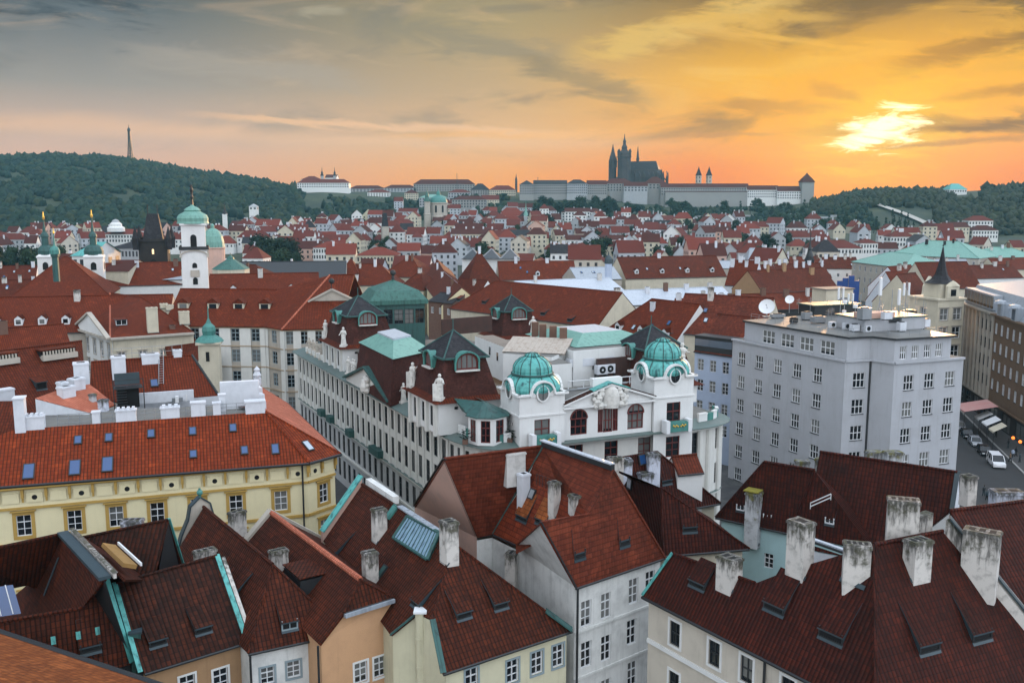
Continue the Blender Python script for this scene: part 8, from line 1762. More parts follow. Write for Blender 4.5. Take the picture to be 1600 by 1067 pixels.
fblock('small white chapel house on the wooded slope above the white church', 389, 401, 323, 1180, 318.5, 9, 'white', 'wall_far', 'hh', 2, 1)
r, q = tower('summer_house', 'round white summer house with a small dome on a broad red roof', 'pavilion', 184, 850, [('drum', 'white', [(13, 362), (13, 356), (9, 353.5), (9, 350), (6, 347.5)], 12), ('dome', 'wall_far', [(6, 348), (5, 345), (3, 343.5), (0, 342.5)], 12)])
fblock('wide white house with a bright red roof under the round summer house', 160, 216, 366, 850, 358, 20, 'white', 't_far3', 'hh', 12, 2)
# castle
fblock('long grey castle wing with a dark roof, nearest the domed church', 834, 886, 288, 1400, 281.8, 20, 'castle', 'slate', 'gg', 17, 4)
fblock('paler middle castle wing between the long grey wing and the cathedral', 886, 918, 287.3, 1396, 280.8, 20, 'wall_far', 'slate', 'hh', 10, 4)
fblock('grey castle wing ending at the red roofed range under the cathedral', 918, 948, 288.4, 1400, 282, 20, 'castle', 't_far2', 'gg', 10, 4)
fblock('grey castle end pavilion with a hipped slate roof', 812, 834, 288.5, 1390, 282, 20, 'castle', 'slate', 'hh', 6, 4)
fblock('red roofed castle range below the dark cathedral', 944, 990, 287, 1405, 279, 24, 'castle', 't_far2', 'hh', 10, 3)
fblock('pale castle hall with tall windows below the cathedral choir', 975, 1012, 291, 1385, 284.5, 16, 'wall_far', 't_far2', 'gg', 7, 2)
fblock('castle hall with a steep red gabled roof against the cathedral choir', 1008, 1042, 287, 1395, 276.5, 24, 'castle', 't_far2', 'hh', 6, 2)
fblock('long plain grey castle range with a thin red roof', 1033, 1170, 293, 1380, 287, 16, 'castle', 't_far2', 'gg', 36, 3)
fblock('grey retaining front of the castle gardens', 1040, 1168, 300, 1368, 299, 8, 'castle', 't_far2', 'gg')
fblock('white castle palace with two rows of windows and a red roof beside the round tower', 1168, 1217, 297, 1372, 290, 16, 'white', 't_far2', 'gg', 16, 3)
fblock('second white castle palace next to the round tower', 1215, 1252, 299, 1366, 291, 18, 'white', 't_far2', 'gg', 10, 3)
tower('round_tower', 'grey blue castle tower with a red conical roof at the end of the castle', 'tower', 1255, 1370, [('shaft', 'castle', [(11.5, None), (11.5, 285)], 4), ('roof', 't_far2', [(13, 285), (9, 280), (3, 274), (0, 270)], 4)], rot=.0)
fblock('white house on the slope below the round castle tower', 1283, 1314, 319, 1330, 316, 12, 'white', 't_far2', 'hh', 6, 2)
for px, lb in ((1088, 'first pale basilica tower with a pointed dark cap'), (1104, 'second pale basilica tower with a pointed dark cap, towards the round castle tower')):
    r, q = tower('basilica_tower', lb, 'tower', px, 1420, [('shaft', 'stone', [(4.1, None), (4.1, 274)], 4), ('spire', 'slate', [(4.6, 274.5), (2.2, 268), (.5, 262), (0, 260)], 4)], 'basilica twin towers'); openings(r, q, px, 1420, [(276, 279, 1.6), (282, 285, 1.6)], 4.2)
# cathedral
D = 1480; k = D / F; qc = ay(974, 290, D); r = thing('cathedral', 'dark gothic cathedral with spires standing black against the orange sky', 'cathedral', flat(qc, 40)); zz = lambda row: ay(990, row, D).z; xx = lambda px: ay(px, 300, D).x; Yc = qc.y
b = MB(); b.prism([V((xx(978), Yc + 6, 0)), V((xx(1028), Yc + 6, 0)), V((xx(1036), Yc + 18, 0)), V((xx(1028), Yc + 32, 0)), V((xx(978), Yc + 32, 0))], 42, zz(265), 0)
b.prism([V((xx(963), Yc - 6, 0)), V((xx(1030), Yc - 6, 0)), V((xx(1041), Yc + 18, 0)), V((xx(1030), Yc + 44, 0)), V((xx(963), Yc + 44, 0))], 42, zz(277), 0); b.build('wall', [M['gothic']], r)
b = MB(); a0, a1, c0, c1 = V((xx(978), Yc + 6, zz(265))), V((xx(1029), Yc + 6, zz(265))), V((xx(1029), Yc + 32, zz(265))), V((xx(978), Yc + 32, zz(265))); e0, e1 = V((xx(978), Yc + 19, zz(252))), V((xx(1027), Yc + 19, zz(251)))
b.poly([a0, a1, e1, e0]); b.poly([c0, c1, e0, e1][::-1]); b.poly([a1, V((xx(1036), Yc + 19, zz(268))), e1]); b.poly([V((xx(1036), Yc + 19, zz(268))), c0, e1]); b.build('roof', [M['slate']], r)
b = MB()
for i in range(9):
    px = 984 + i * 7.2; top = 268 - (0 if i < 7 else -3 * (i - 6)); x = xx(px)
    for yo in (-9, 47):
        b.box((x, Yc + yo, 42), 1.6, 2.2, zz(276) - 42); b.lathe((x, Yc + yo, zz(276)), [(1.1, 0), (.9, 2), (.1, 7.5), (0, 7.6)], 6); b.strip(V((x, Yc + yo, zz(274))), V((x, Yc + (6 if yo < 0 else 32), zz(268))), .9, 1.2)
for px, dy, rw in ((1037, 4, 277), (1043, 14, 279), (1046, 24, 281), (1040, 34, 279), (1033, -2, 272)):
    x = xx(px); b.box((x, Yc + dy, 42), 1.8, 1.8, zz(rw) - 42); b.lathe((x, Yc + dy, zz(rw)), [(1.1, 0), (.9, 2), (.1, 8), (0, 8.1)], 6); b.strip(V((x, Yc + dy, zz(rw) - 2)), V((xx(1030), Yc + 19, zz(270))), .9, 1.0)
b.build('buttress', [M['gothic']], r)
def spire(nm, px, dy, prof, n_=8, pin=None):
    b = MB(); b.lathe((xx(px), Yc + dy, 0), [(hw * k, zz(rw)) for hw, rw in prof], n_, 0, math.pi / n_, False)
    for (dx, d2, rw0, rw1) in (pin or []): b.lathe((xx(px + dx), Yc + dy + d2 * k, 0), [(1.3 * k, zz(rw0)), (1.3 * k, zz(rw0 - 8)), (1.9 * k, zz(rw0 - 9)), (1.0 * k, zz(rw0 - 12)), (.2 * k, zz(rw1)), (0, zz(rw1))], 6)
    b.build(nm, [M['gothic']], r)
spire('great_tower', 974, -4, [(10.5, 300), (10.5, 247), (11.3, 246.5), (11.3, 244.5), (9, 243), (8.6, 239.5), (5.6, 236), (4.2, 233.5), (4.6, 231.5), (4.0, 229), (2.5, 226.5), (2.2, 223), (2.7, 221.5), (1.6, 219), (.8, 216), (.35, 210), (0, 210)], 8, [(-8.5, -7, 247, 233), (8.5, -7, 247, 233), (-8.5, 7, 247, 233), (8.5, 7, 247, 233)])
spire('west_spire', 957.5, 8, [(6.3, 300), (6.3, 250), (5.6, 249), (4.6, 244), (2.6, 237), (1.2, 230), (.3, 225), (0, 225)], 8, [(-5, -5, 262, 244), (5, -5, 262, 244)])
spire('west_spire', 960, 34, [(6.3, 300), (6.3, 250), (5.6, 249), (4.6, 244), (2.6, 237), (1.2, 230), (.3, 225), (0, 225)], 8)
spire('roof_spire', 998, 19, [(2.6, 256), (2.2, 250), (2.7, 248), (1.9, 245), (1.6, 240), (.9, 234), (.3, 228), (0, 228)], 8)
# ridge blocks between monastery and castle
for px0, px1, pe, pr, D, wl, rf, nu, lb in ((545, 600, 295, 290, 1560, 'wall_far', 't_far2', 10, 'grey ridge block with dark roof next to the white monastery'), (600, 650, 294, 289, 1560, 'wall_far', 't_far2', 10, 'second grey ridge block with a dark roof, beyond the monastery'), (574, 608, 301, 296, 1480, 'white', 't_far', 8, 'white ridge house with red roof under the grey ridge blocks'), (646, 742, 288, 280.5, 1560, 'castle', 't_far2', 24, 'very long dark roofed ridge palace on the skyline'), (632, 652, 302, 296, 1450, 'cream', 't_far2', 6, 'cream ridge house in front of the very long dark roof'), (700, 735, 301, 296, 1420, 'wall_far', 't_far', 8, 'pink roofed ridge house below the very long dark roof'), (735, 765, 297, 287, 1450, 'castle', 'slate', 8, 'grey ridge palace with a tall slate mansard'), (764, 806, 297, 290, 1430, 'cream', 't_far', 14, 'broad cream ridge palace with four rows of windows'), (655, 698, 309, 304, 1330, 'wall_far', 'copper_pale', 10, 'low pale house with greenish roof above the domed church'), (706, 760, 312, 306, 1300, 'castle', 't_far2', 12, 'grey house with brown roof on the slope right above the domed church')):
    fblock(lb, px0, px1, pe, D, pr, 22, wl, rf, 'hh', nu, 3)
tower('church_tower', 'tiny church spike on the skyline between the ridge palaces and the castle', 'tower', 806.5, 1600, [('shaft', 'gothic', [(1.8, None), (1.8, 281)], 4), ('spire', 'slate', [(2, 281), (.8, 276), (0, 271)], 6)])
for px, tp in ((715, 271), (840, 277)): tower('mast', ['thin pole on the skyline above the very long dark roof', 'small flag mast over the grey castle wing'][px > 800], 'mast', px, 1560, [('pole', 'metal_dark', [(.45, None), (.4, tp)], 5)])
# slope buildings
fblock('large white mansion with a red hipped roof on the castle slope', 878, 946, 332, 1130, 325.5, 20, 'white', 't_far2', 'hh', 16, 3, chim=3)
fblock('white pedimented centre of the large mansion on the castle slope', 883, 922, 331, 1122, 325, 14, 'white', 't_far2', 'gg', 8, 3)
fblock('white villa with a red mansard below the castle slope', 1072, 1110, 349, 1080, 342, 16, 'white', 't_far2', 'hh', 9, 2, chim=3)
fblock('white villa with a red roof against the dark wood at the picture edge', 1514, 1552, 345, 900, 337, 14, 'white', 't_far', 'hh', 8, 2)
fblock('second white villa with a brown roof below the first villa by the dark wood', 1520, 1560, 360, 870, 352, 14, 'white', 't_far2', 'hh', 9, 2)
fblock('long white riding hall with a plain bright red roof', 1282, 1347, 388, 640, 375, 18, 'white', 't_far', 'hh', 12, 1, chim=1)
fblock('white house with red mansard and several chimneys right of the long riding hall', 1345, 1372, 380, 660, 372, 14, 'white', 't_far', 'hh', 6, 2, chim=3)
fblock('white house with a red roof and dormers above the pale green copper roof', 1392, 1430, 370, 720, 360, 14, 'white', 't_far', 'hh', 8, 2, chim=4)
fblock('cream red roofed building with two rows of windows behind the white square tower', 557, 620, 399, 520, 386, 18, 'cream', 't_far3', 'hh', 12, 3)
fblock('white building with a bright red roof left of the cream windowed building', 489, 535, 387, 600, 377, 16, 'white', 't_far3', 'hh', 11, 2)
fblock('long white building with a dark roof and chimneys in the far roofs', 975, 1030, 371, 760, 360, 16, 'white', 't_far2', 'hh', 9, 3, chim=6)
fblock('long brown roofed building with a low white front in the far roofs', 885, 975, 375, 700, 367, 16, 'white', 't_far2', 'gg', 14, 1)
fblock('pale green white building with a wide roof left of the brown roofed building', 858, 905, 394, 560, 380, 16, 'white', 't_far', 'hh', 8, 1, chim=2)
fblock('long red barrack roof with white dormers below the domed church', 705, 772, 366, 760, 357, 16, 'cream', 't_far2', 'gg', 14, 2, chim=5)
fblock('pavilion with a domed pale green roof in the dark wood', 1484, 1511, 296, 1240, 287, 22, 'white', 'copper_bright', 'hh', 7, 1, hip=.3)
tower('needle_spire', 'dark needle spire rising over the white stacks, left of the pale green roofs', 'spire', 1265, 420, [('shaft', 'slate', [(7, None), (7, 408), (8, 406), (5, 400)], 8), ('spire', 'metal_dark', [(6, 401), (4.4, 396), (2.8, 391), (3.4, 389), (1.6, 384), (.7, 374), (.3, 356), (0, 356)], 8)])
tower('cupola', 'small grey cupola at the end of the dark red dormered roof', 'cupola', 951, 300, [('drum', 'blue_f', [(6, None), (6, 412)], 8), ('cap', 'flash', [(6.5, 412), (6.3, 405), (4, 401), (1.2, 398.5), (.4, 393), (0, 393)], 12)])
# zigzag glass roof
r = thing('glass_hall', 'hall with three dark blue zigzag glass roofs among the far red roofs', 'hall', ay(770, 420, 470)); b = MB(); g_ = MB(); n3 = 3
A_ = ay(722, 404, 470); C_ = ay(812, 404, 470); L = C_.x - A_.x; zt = ay(765, 389.5, 480).z
b.prism([V((A_.x, 470, 0)), V((C_.x, 470, 0)), V((C_.x, 500, 0)), V((A_.x, 500, 0))], 0, A_.z, 0)
for i in range(n3):
    x0, x1 = A_.x + L * i / n3, A_.x + L * (i + 1) / n3; xm = (x0 + x1) / 2; P = [V((x0, 468, A_.z)), V((x1, 468, A_.z)), V((xm, 484, zt)), V((x0, 500, A_.z)), V((x1, 500, A_.z))]; g_.poly([P[0], P[1], P[2]]); g_.poly([P[1], P[4], P[2]]); g_.poly([P[4], P[3], P[2]]); g_.poly([P[3], P[0], P[2]])
    for p in (P[0], P[1]): b.strip(p, P[2], .5, .3, 1)
b.build('wall', [M['white'], M['metal']], r); g_.build('glass_roof', [M['solar']], r)
# ------------------------------------------------------------------ the far quarters, woods and air
ZONES = [(90, 'below the wooded hill'), (260, 'under the round summer house'), (430, 'by the white hillside church'), (540, 'beyond the white square tower house'), (620, 'around the black wedge roofed bridge tower'), (700, 'below the green domed church'), (790, 'between the domed church and the castle slope'), (900, 'below the large white mansion'), (1010, 'under the castle gardens'), (1130, 'below the white villa'), (1230, 'by the needle spire'), (1340, 'near the long riding hall'), (1460, 'above the pale green copper roofs'), (1600, 'before the dark wood')]
seen = set(); rc = random.Random(21)
STUFF_W, STUFF_R = MB(), MB(); placed = []
def cityhouse(px, D, stuff=False, small=1.):
    D = D + rc.uniform(-22, 22); x = (px - 800) / F * D / cT * .99; g = ground(x, D); q = V((x, D, g))
    zone = min(ZONES, key=lambda z: abs(z[0] - px))[1]; rowd = 'near row' if D < 560 else 'middle row' if D < 830 else 'far row'
    for _ in range(60):
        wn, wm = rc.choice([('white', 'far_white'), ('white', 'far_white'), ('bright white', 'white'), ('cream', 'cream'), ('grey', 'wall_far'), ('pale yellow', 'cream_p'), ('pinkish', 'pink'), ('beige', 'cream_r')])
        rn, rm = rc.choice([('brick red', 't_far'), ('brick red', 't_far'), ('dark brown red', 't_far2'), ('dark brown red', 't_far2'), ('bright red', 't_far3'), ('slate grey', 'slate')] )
        kind = rc.choice(['gable end to the viewer', 'long eaves to the viewer', 'hipped roof', 'long eaves to the viewer', 'turned at an angle']); nc = rc.choice([0, 1, 2, 2, 3]); wide = rc.choice(['narrow', 'broad', 'tall', 'low'])
        lab = f"{wide} {wn} house, {rn} roof, {kind}, {['no', 'one', 'two', 'three'][nc]} chimney{'' if nc == 1 else 's'}, {zone}"
        lab = lab.replace('no chimneys, ', ''); 
        lab = lab if len(lab.split()) <= 16 else lab.replace(' to the viewer', '')
        if len(lab.split()) <= 16 and lab not in seen: break
    while len(lab.split()) > 16: lab = lab.replace(' ' + lab.split()[-2], '', 1)
    w_ = {'narrow': rc.uniform(8, 12), 'broad': rc.uniform(17, 26), 'tall': rc.uniform(10, 15), 'low': rc.uniform(11, 16)}[wide] * small; dp = rc.uniform(10, 13); ze = {'tall': rc.uniform(14, 17), 'low': rc.uniform(6.5, 8.5)}.get(wide, rc.uniform(9, 13)) * (1 if D > 600 else 1.12); hr = rc.uniform(4.2, 6.5)
    yaw = {'gable end to the viewer': 1.57 + rc.uniform(-.2, .2), 'turned at an angle': rc.choice([-1, 1]) * rc.uniform(.5, .9)}.get(kind, rc.uniform(-.22, .22)); u = V((math.cos(yaw), math.sin(yaw), 0)); n = UP.cross(u)
    A, C_, D_, E_ = [flat(q) + u * w_ / 2 * i + n * dp / 2 * j for i, j in ((-1, -1), (1, -1), (1, 1), (-1, 1))]; zt = g + ze; hip = kind == 'hipped roof'
    b, t_ = MB(), MB(); b.prism([A, C_, D_, E_], g - 3, zt, 0); nu = max(2, int(w_ / 3.2)); nz = max(1, int(ze / 3.4) - 1); farwin(b, A, C_, zt - nz * 3.3 - .3, zt - .4, nu, nz, .36, .5)
    ns = max(2, int(dp / 3.5)); farwin(b, E_, A, zt - nz * 3.3 - .3, zt - .4, ns, nz, .36, .5); farwin(b, C_, D_, zt - nz * 3.3 - .3, zt - .4, ns, nz, .36, .5)
    o = .4; e = [flat(A, zt) - n * o - u * o, flat(C_, zt) - n * o + u * o, flat(D_, zt) + n * o + u * o, flat(E_, zt) + n * o - u * o]; kk = dp * .45 if hip else -o; q0, q1 = flat(q, zt + hr) - u * (w_ / 2 - kk), flat(q, zt + hr) + u * (w_ / 2 - kk)
    if (q1 - q0).dot(u) < .5: q0, q1 = flat(q, zt + hr) - u * .5, flat(q, zt + hr) + u * .5
    ri = 0
    t_.poly([e[0], e[1], q1, q0], ri); t_.poly([e[2], e[3], q0, q1], ri)
    if hip: t_.poly([e[3], e[0], q0], ri); t_.poly([e[1], e[2], q1], ri)
    else: b.poly([flat(E_, zt), flat(A, zt), q0 + u * o]); b.poly([flat(C_, zt), flat(D_, zt), q1 - u * o])
    for i in range(nc): c = lerp(q0, q1, (i + .5) / nc + rc.uniform(-.15, .15)) + n * rc.uniform(-2, 2); t_.box(c - UP * 2.2, 1.1, .8, 3.4, 1, yaw)
    if stuff:
        wi, ri_ = rc.choice([0, 0, 4, 5, 6]), rc.choice([2, 3, 3, 7])
        for src, mp in ((b, {0: wi, 1: 1}), (t_, {0: ri_, 1: 0})):
            off = len(STUFF_W.v); STUFF_W.v += src.v; STUFF_W.f += [[i + off for i in f] for f in src.f]; STUFF_W.m += [mp[m_] for m_ in src.m]; STUFF_W.uv += src.uv; STUFF_W.sm += src.sm
        return
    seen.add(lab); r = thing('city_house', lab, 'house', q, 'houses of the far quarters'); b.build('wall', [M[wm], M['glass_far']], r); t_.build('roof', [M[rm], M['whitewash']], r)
def row(D, px0, px1, step, skip=(), stuff=False, p=1.):
    px = px0
    while px < px1:
        st = step * rc.uniform(.8, 1.25)
        if rc.random() < p and not any(a <= px <= c for a, c in skip): cityhouse(px, D, stuff)
        px += st
row(410, -20, 230, 70, ((215, 290),)); row(430, 380, 960, 62, ((700, 840),)); row(425, 1200, 1330, 66)
row(490, 350, 1330, 56, ((420, 480), (545, 640), (715, 830))); row(545, 640, 1320, 48, ((850, 910),), p=.9); row(560, 1420, 1640, 52)
row(650, 400, 1280, 44, ((480, 560), (1190, 1245)), p=.9); row(680, 1380, 1640, 46)
row(720, -40, 170, 46, p=.7); row(730, 395, 1290, 40, ((590, 612), (885, 990)), p=.95)
row(800, -40, 400, 40, ((150, 230),), p=.8); row(800, 420, 1290, 37, ((1190, 1240),), p=.95)
row(880, -30, 340, 36, ((150, 230),), p=.8); row(870, 430, 1180, 34, p=.95); row(850, 1380, 1520, 40, p=.7)
row(945, 470, 1130, 31, ((655, 720),), p=.9); row(955, 0, 345, 34, p=.6)
row(1015, 520, 1040, 30, ((655, 765),), p=.85)
row(1085, 560, 1000, 27, ((655, 705), (870, 950)), stuff=True, p=.9); row(1150, 600, 900, 26, ((655, 705), (870, 950)), stuff=True, p=.8)
for D_ in (690, 765, 835, 905, 980): row(D_, 400, 1150, 19000 / D_, ((655, 700),), stuff=True, p=.75)
for D_ in (760, 840, 915): row(D_, -40, 390, 30, ((150, 225),), stuff=True, p=.6); row(D_ + 40, 1150, 1500, 34, stuff=True, p=.5)
row(1240, 640, 860, 28, stuff=True, p=.7); row(1330, 600, 800, 30, stuff=True, p=.5)
def stuff_obj(name, W, mats): o = W.build(name, [M[x] for x in mats]); o['kind'] = 'stuff'; return o
stuff_obj('distant_houses', STUFF_W, ['far_white', 'glass_far', 't_far2', 't_far', 'cream', 'wall_far', 'white', 't_far3'])
print('city houses', len(seen), 'stuff faces', len(STUFF_W.f))

# ---- trees one can tell apart
def treemesh(seed, R_=4.2, Hh=9.5, conical=False, nl=620):
    r = random.Random(seed); t_ = MB(); t_.tube((0, 0, -1), (0, 0, Hh * .35), .38, 0, 7, .26)
    for i in range(5): a = i * 1.3 + r.random(); t_.tube((0, 0, Hh * .28), (math.cos(a) * R_ * .5, math.sin(a) * R_ * .5, Hh * (.5 + .08 * i)), .17, 0, 5, .05)
    c = MB(); lumps = []
    for i in range(11):
        a, rr, z = r.uniform(0, 6.3), R_ * r.uniform(.15, .72), Hh * r.uniform(.38, .9)
        if conical: rr *= max(.1, 1.1 - z / Hh); lumps.append((V((math.cos(a) * rr, math.sin(a) * rr, z)), R_ * .42 * max(.35, 1.25 - z / Hh)))
        else: rr *= 1.0 if z < Hh * .7 else .6; lumps.append((V((math.cos(a) * rr, math.sin(a) * rr, z)), R_ * r.uniform(.32, .5)))
    for i in range(nl):
        p, rad = lumps[i % len(lumps)]; d = V((r.gauss(0, 1), r.gauss(0, 1), r.gauss(0, 1))).normalized(); o = p + d * rad * r.uniform(.55, 1.08); s_ = r.uniform(.30, .62); n = (d + V((r.gauss(0, .45), r.gauss(0, .45), r.gauss(0, .45) + .2))).normalized(); x = n.orthogonal().normalized(); y = n.cross(x); a = r.uniform(0, 6.3); x, y = x * math.cos(a) + y * math.sin(a), y * math.cos(a) - x * math.sin(a)
        c.poly([o - x * s_, o - y * s_ * .6, o + x * s_, o + y * s_ * .7 + n * .1])
    for p, rad in lumps: 
        for (r0, z0), (r1, z1) in ((( .0, -.62), (.55, -.25)), ((.55, -.25), (.55, .25)), ((.55, .25), (0, .62))):
            for k in range(6):
                P = lambda rr, zz_, kk: p + V((math.cos(kk * 1.0472) * rr, math.sin(kk * 1.0472) * rr, zz_)) * rad
                q_ = [P(r0, z0, k), P(r0, z0, k + 1), P(r1, z1, k + 1), P(r1, z1, k)]; c.poly(q_[1:] if r0 == 0 else q_[:3] if r1 == 0 else q_)
    return t_, c
TREES = []
for i, (cn, lf) in enumerate(((False, 'leaf'), (False, 'leaf'), (True, 'leaf'), (False, 'leaf_y'))):
    t_, c = treemesh(i + 3, 4.3 if not cn else 2.6, 9.5 if not cn else 12, cn); TREES.append((t_.mesh('trunk', [M['bark']]), c.mesh('crown', [M[lf]])))
tl = {}
def tree(px, D, kind, sc_, label, group):
    x = (px - 800) / F * D / cT * .99; q = V((x, D, ground(x, D))); r = thing('tree', label, 'tree', q, group); s_ = sc_ * rc.uniform(.85, 1.2); yaw = rc.uniform(0, 6.3)
    for nm, me in zip(('trunk', 'crown'), TREES[kind]): o = bpy.data.objects.new(nm, me); COL.objects.link(o); o.parent = r; o.scale = (s_ * rc.uniform(.9, 1.15), s_ * rc.uniform(.9, 1.15), s_); o.rotation_euler = (0, 0, yaw)
for px, D, sc_, lb in ((434, 330, .75, 'smaller yellow green tree just right of the round dome'), (456, 332, 1.15, 'large bright yellow green tree beyond the black panelled roof')): tree(px, D, 3, sc_, lb, 'yellow trees')
def trees(spec, label, group, kinds=(0, 1)):
    for px, D, sc_ in spec: tree(px, D, rc.choice(kinds), sc_, label, group)
rg = lambda a, c: rc.uniform(a, c)
trees([(rg(-20, 62), rg(520, 640), rg(1.2, 1.7)) for _ in range(16)], 'dark leafy tree in the riverside row at the picture edge, left of the spires'.replace(', left of the spires', ''), 'riverside trees by the twin spires')
trees([(rg(95, 210), rg(540, 650), rg(1.1, 1.5)) for _ in range(12)], 'dark tree in the riverside row between the twin spires and the gate tower', 'riverside trees by the gate tower')
trees([(rg(395, 470), rg(560, 680), rg(1.4, 2.0)) for _ in range(14)], 'big dark tree in the clump right of the white clock tower'.replace('right of', 'next to'), 'trees by the clock tower')
trees([(rg(500, 550), rg(455, 520), rg(1.0, 1.4)) for _ in range(6)], 'dark tree in front of the white building with the bright red roof', 'trees by the red roofed building')
trees([(rg(640, 660), rg(480, 520), rg(.8, 1)) for _ in range(3)], 'small tree among the roofs beyond the street canyon', 'trees beyond the street canyon')
trees([(rg(835, 950), rg(1150, 1300), rg(1.3, 2.2)) for _ in range(34)], 'dark tree on the slope under the long grey castle wing', 'trees under the grey castle wing')
trees([(rg(940, 1060), rg(1180, 1310), rg(1.0, 1.7)) for _ in range(24)], 'tree in the castle gardens below the cathedral', 'trees below the cathedral')
trees([(rg(1060, 1260), rg(1180, 1320), rg(.9, 1.6)) for _ in range(30)], 'tree in the castle gardens below the plain grey range', 'trees below the grey range', (0, 1, 2))
trees([(rg(1200, 1340), rg(960, 1180), rg(.9, 1.5)) for _ in range(30)], 'garden tree on the terraces below the round castle tower', 'trees below the round tower', (0, 1, 2))
trees([(rg(1335, 1430), rg(960, 1090), rg(.8, 1.1)) for _ in range(24)], 'slim tree along the pale path up to the castle', 'trees along the pale path', (2,))
trees([(rg(1195, 1245), rg(430, 560), rg(1, 1.4)) for _ in range(7)], 'dark tree beside the dark needle spire', 'trees by the needle spire')
trees([(rg(980, 1280), rg(600, 1000), rg(.9, 1.6)) for _ in range(48)], 'courtyard tree among the far red roofs below the castle', 'courtyard trees below the castle')
trees([(rg(480, 980), rg(560, 1000), rg(.9, 1.6)) for _ in range(70)], 'courtyard tree among the far white gables', 'courtyard trees among the white gables')
trees([(rg(480, 640), rg(880, 1010), rg(1.0, 1.5)) for _ in range(14)], 'tree at the foot of the green slope below the monastery', 'trees below the monastery')
trees([(rg(1180, 1262), rg(1385, 1420), rg(.8, 1.1)) for _ in range(4)] + [(1182, 1400, 1.2), (1196, 1405, 1.3)], 'tree standing behind the white castle palace roofs', 'trees behind the castle palace')

# ---- the woods: one mass of crowns
def ico():
    import bmesh
    bm = bmesh.new(); bmesh.ops.create_icosphere(bm, subdivisions=1, radius=1); v = np.array([p.co[:] for p in bm.verts]); bm.faces.ensure_lookup_table(); bm.verts.index_update(); f = np.array([[q.index for q in p.verts] for p in bm.faces]); bm.free(); return v, f
iv, ifc = ico(); nr_ = np.random.RandomState(5)
def wood(name, pts, rmin, rmax, mat):
    n = len(pts); V_ = np.zeros((n, len(iv), 3)); 
    for i, p in enumerate(pts):
        r_ = nr_.uniform(rmin, rmax); d = iv * (1 + nr_.uniform(-.46, .42, (len(iv), 1))); V_[i] = d * np.array([r_, r_, r_ * nr_.uniform(.8, 1.45)]) + np.array([p[0], p[1], p[2] + r_ * .7])
    Fc = (ifc[None] + (np.arange(n) * len(iv))[:, None, None]).reshape(-1, 3); me = bpy.data.meshes.new(name); me.vertices.add(n * len(iv)); me.vertices.foreach_set('co', V_.ravel()); me.loops.add(Fc.size); me.loops.foreach_set('vertex_index', Fc.ravel()); me.polygons.add(len(Fc)); me.polygons.foreach_set('loop_start', np.arange(0, Fc.size, 3)); me.polygons.foreach_set('loop_total', np.full(len(Fc), 3)); me.update(); me.validate(); me.materials.append(M[mat]); o = bpy.data.objects.new(name, me); COL.objects.link(o); o['kind'] = 'stuff'; return o
def hillpts(px0, px1, d0, d1, step, cond=None):
    res = []; D = d0
    while D < d1:
        x0, x1 = (px0 - 800) / F * D / cT, (px1 - 800) / F * D / cT; x = x0
        while x < x1:
            xx_, yy_ = x + nr_.uniform(-.45, .45) * step, D + nr_.uniform(-.45, .45) * step; a = 800 + F * xx_ / yy_ * cT; aa = max(-250, min(1900, a)); df, dr = interp(aa, T_DF), interp(aa, T_DR)
            if df * .985 < yy_ < dr + 40 and (cond is None or cond(a, yy_, df, dr)): res.append((xx_, yy_, ground(xx_, yy_)))
            x += step
        D += step
    return res
nzs = lambda a, y: math.sin(a * .043 + y * .011) + math.sin(a * .017 - y * .023) + .6 * math.sin(a * .11 + y * .05)
w1 = hillpts(-330, 478, 990, 1800, 8.6, lambda a, y, df, dr: nzs(a, y) > -1.35 or y > dr - 120)
wood('forest', w1, 3.0, 6.4, 'leaf_far')
w2 = hillpts(478, 800, 1100, 1480, 11, lambda a, y, df, dr: nzs(a * 1.3, y) > -.6 and y < 1420); wood('slope_woods', w2, 3.0, 5.6, 'leaf_far')
w3 = hillpts(1262, 1720, 880, 1330, 7.6, lambda a, y, df, dr: (a > 1450 or y > 1130 + (1450 - a) * .35) and (y > df + 20) and not (1478 < a < 1517 and y > 1180)); wood('park_woods', w3, 2.5, 5.4, 'leaf_park')
w4 = hillpts(800, 1450, 1010, 1360, 8.5, lambda a, y, df, dr: nzs(a * 1.6, y * 1.4) > -.75 and y < (1330 if a < 950 else 1300) and not (1325 < a < 1460 and 1010 < y < 1230 and a > 1325 + (1230 - y) * .2)); wood('garden_shrubbery', w4, 2.0, 4.6, 'leaf_far')
print('woods', len(w1), len(w2), len(w3), len(w4))
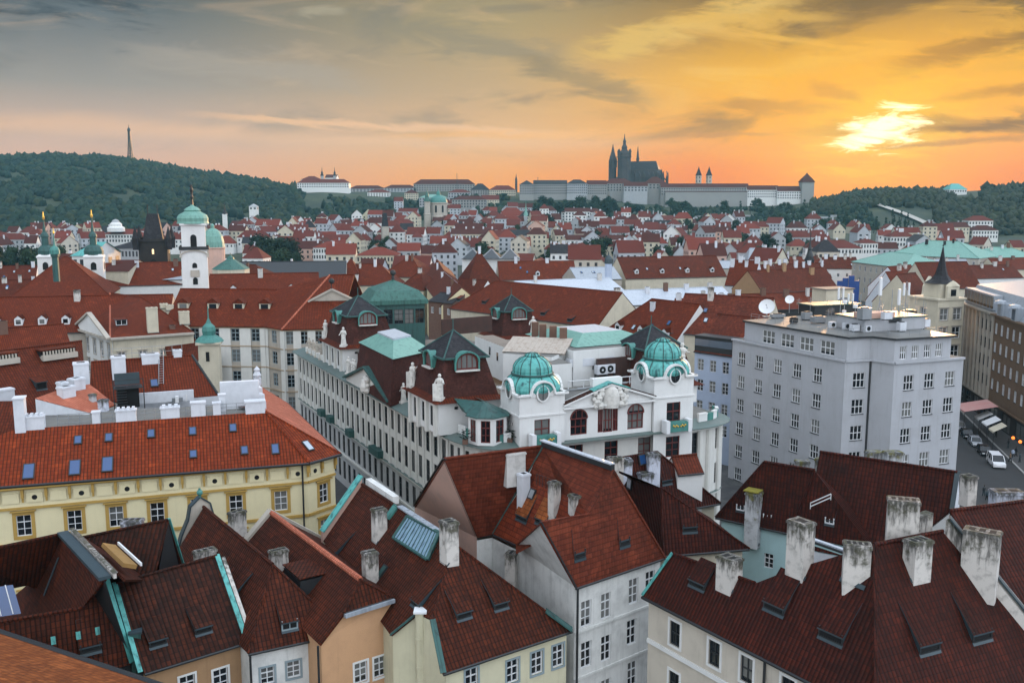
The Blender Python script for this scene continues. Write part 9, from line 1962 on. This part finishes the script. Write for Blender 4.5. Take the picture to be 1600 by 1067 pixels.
# pale path up to the castle and garden terraces
def ribbon(name, pxs, D0, D1, wd, mat, dz=.6):
    b = MB(); pts = []
    for i, (px, D) in enumerate(pxs): x = (px - 800) / F * D / cT; pts.append(V((x, D, ground(x, D) + dz)))
    for a, c in zip(pts, pts[1:]): n = UP.cross(hdir(a, c)) * wd / 2; b.poly([a - n, c - n, c + n, a + n])
    structure(b.build(name, M[mat]))
M['path'] = plain('pale path', C(.42, .40, .36), .9, .3, .1)
ribbon('path', [(1312, 1270), (1340, 1215), (1370, 1155), (1400, 1095), (1430, 1040), (1450, 1000)], 0, 0, 9, 'path', 2.5)
ribbon('path', [(390, 1180), (394, 1130), (400, 1110), (440, 1075), (480, 1060)], 0, 0, 7, 'path', 2.0)
for i, (x0, x1, D) in enumerate(((1060, 1250, 1210), (1180, 1300, 1150), (1210, 1320, 1090))):
    b = MB(); a, c = [V(((p - 800) / F * D / cT, D, 0)) for p in (x0, x1)]; a.z = ground(a.x, D); c.z = ground(c.x, D); n_ = 8
    for k in range(n_): p, q = lerp(a, c, k / n_), lerp(a, c, (k + 1) / n_); p.z = ground(p.x, p.y); q.z = ground(q.x, q.y); z_ = (p.z + q.z) / 2; b.obox(V(((p.x + q.x) / 2, D, z_ + .6)), V(((q.x - p.x) / 2, 0, 0)), V((0, .6, 0)), UP * 2.2)
    tag_single(b, 'terrace_wall', M['wall_far'], ['long pale garden terrace wall below the grey castle range', 'pale terrace wall below the white castle palaces', 'lowest pale terrace wall on the slope by the needle spire'][i], 'wall')

# ---- the air
hz = MB(); hz.box((0, 1150, -6), 5400, 3300, 212); ho = hz.build('haze', []); ho['kind'] = 'stuff'
m_ = bpy.data.materials.new('haze'); m_.use_nodes = True; t = NT(m_.node_tree); t.t.nodes.clear(); pv = t.n('ShaderNodeVolumePrincipled', {'Color': (.26, .72, 1.0, 1), 'Density': .00006, 'Anisotropy': .2}); t.link(pv.outputs[0], t.n('ShaderNodeOutputMaterial').inputs['Volume']); ho.data.materials.append(m_)
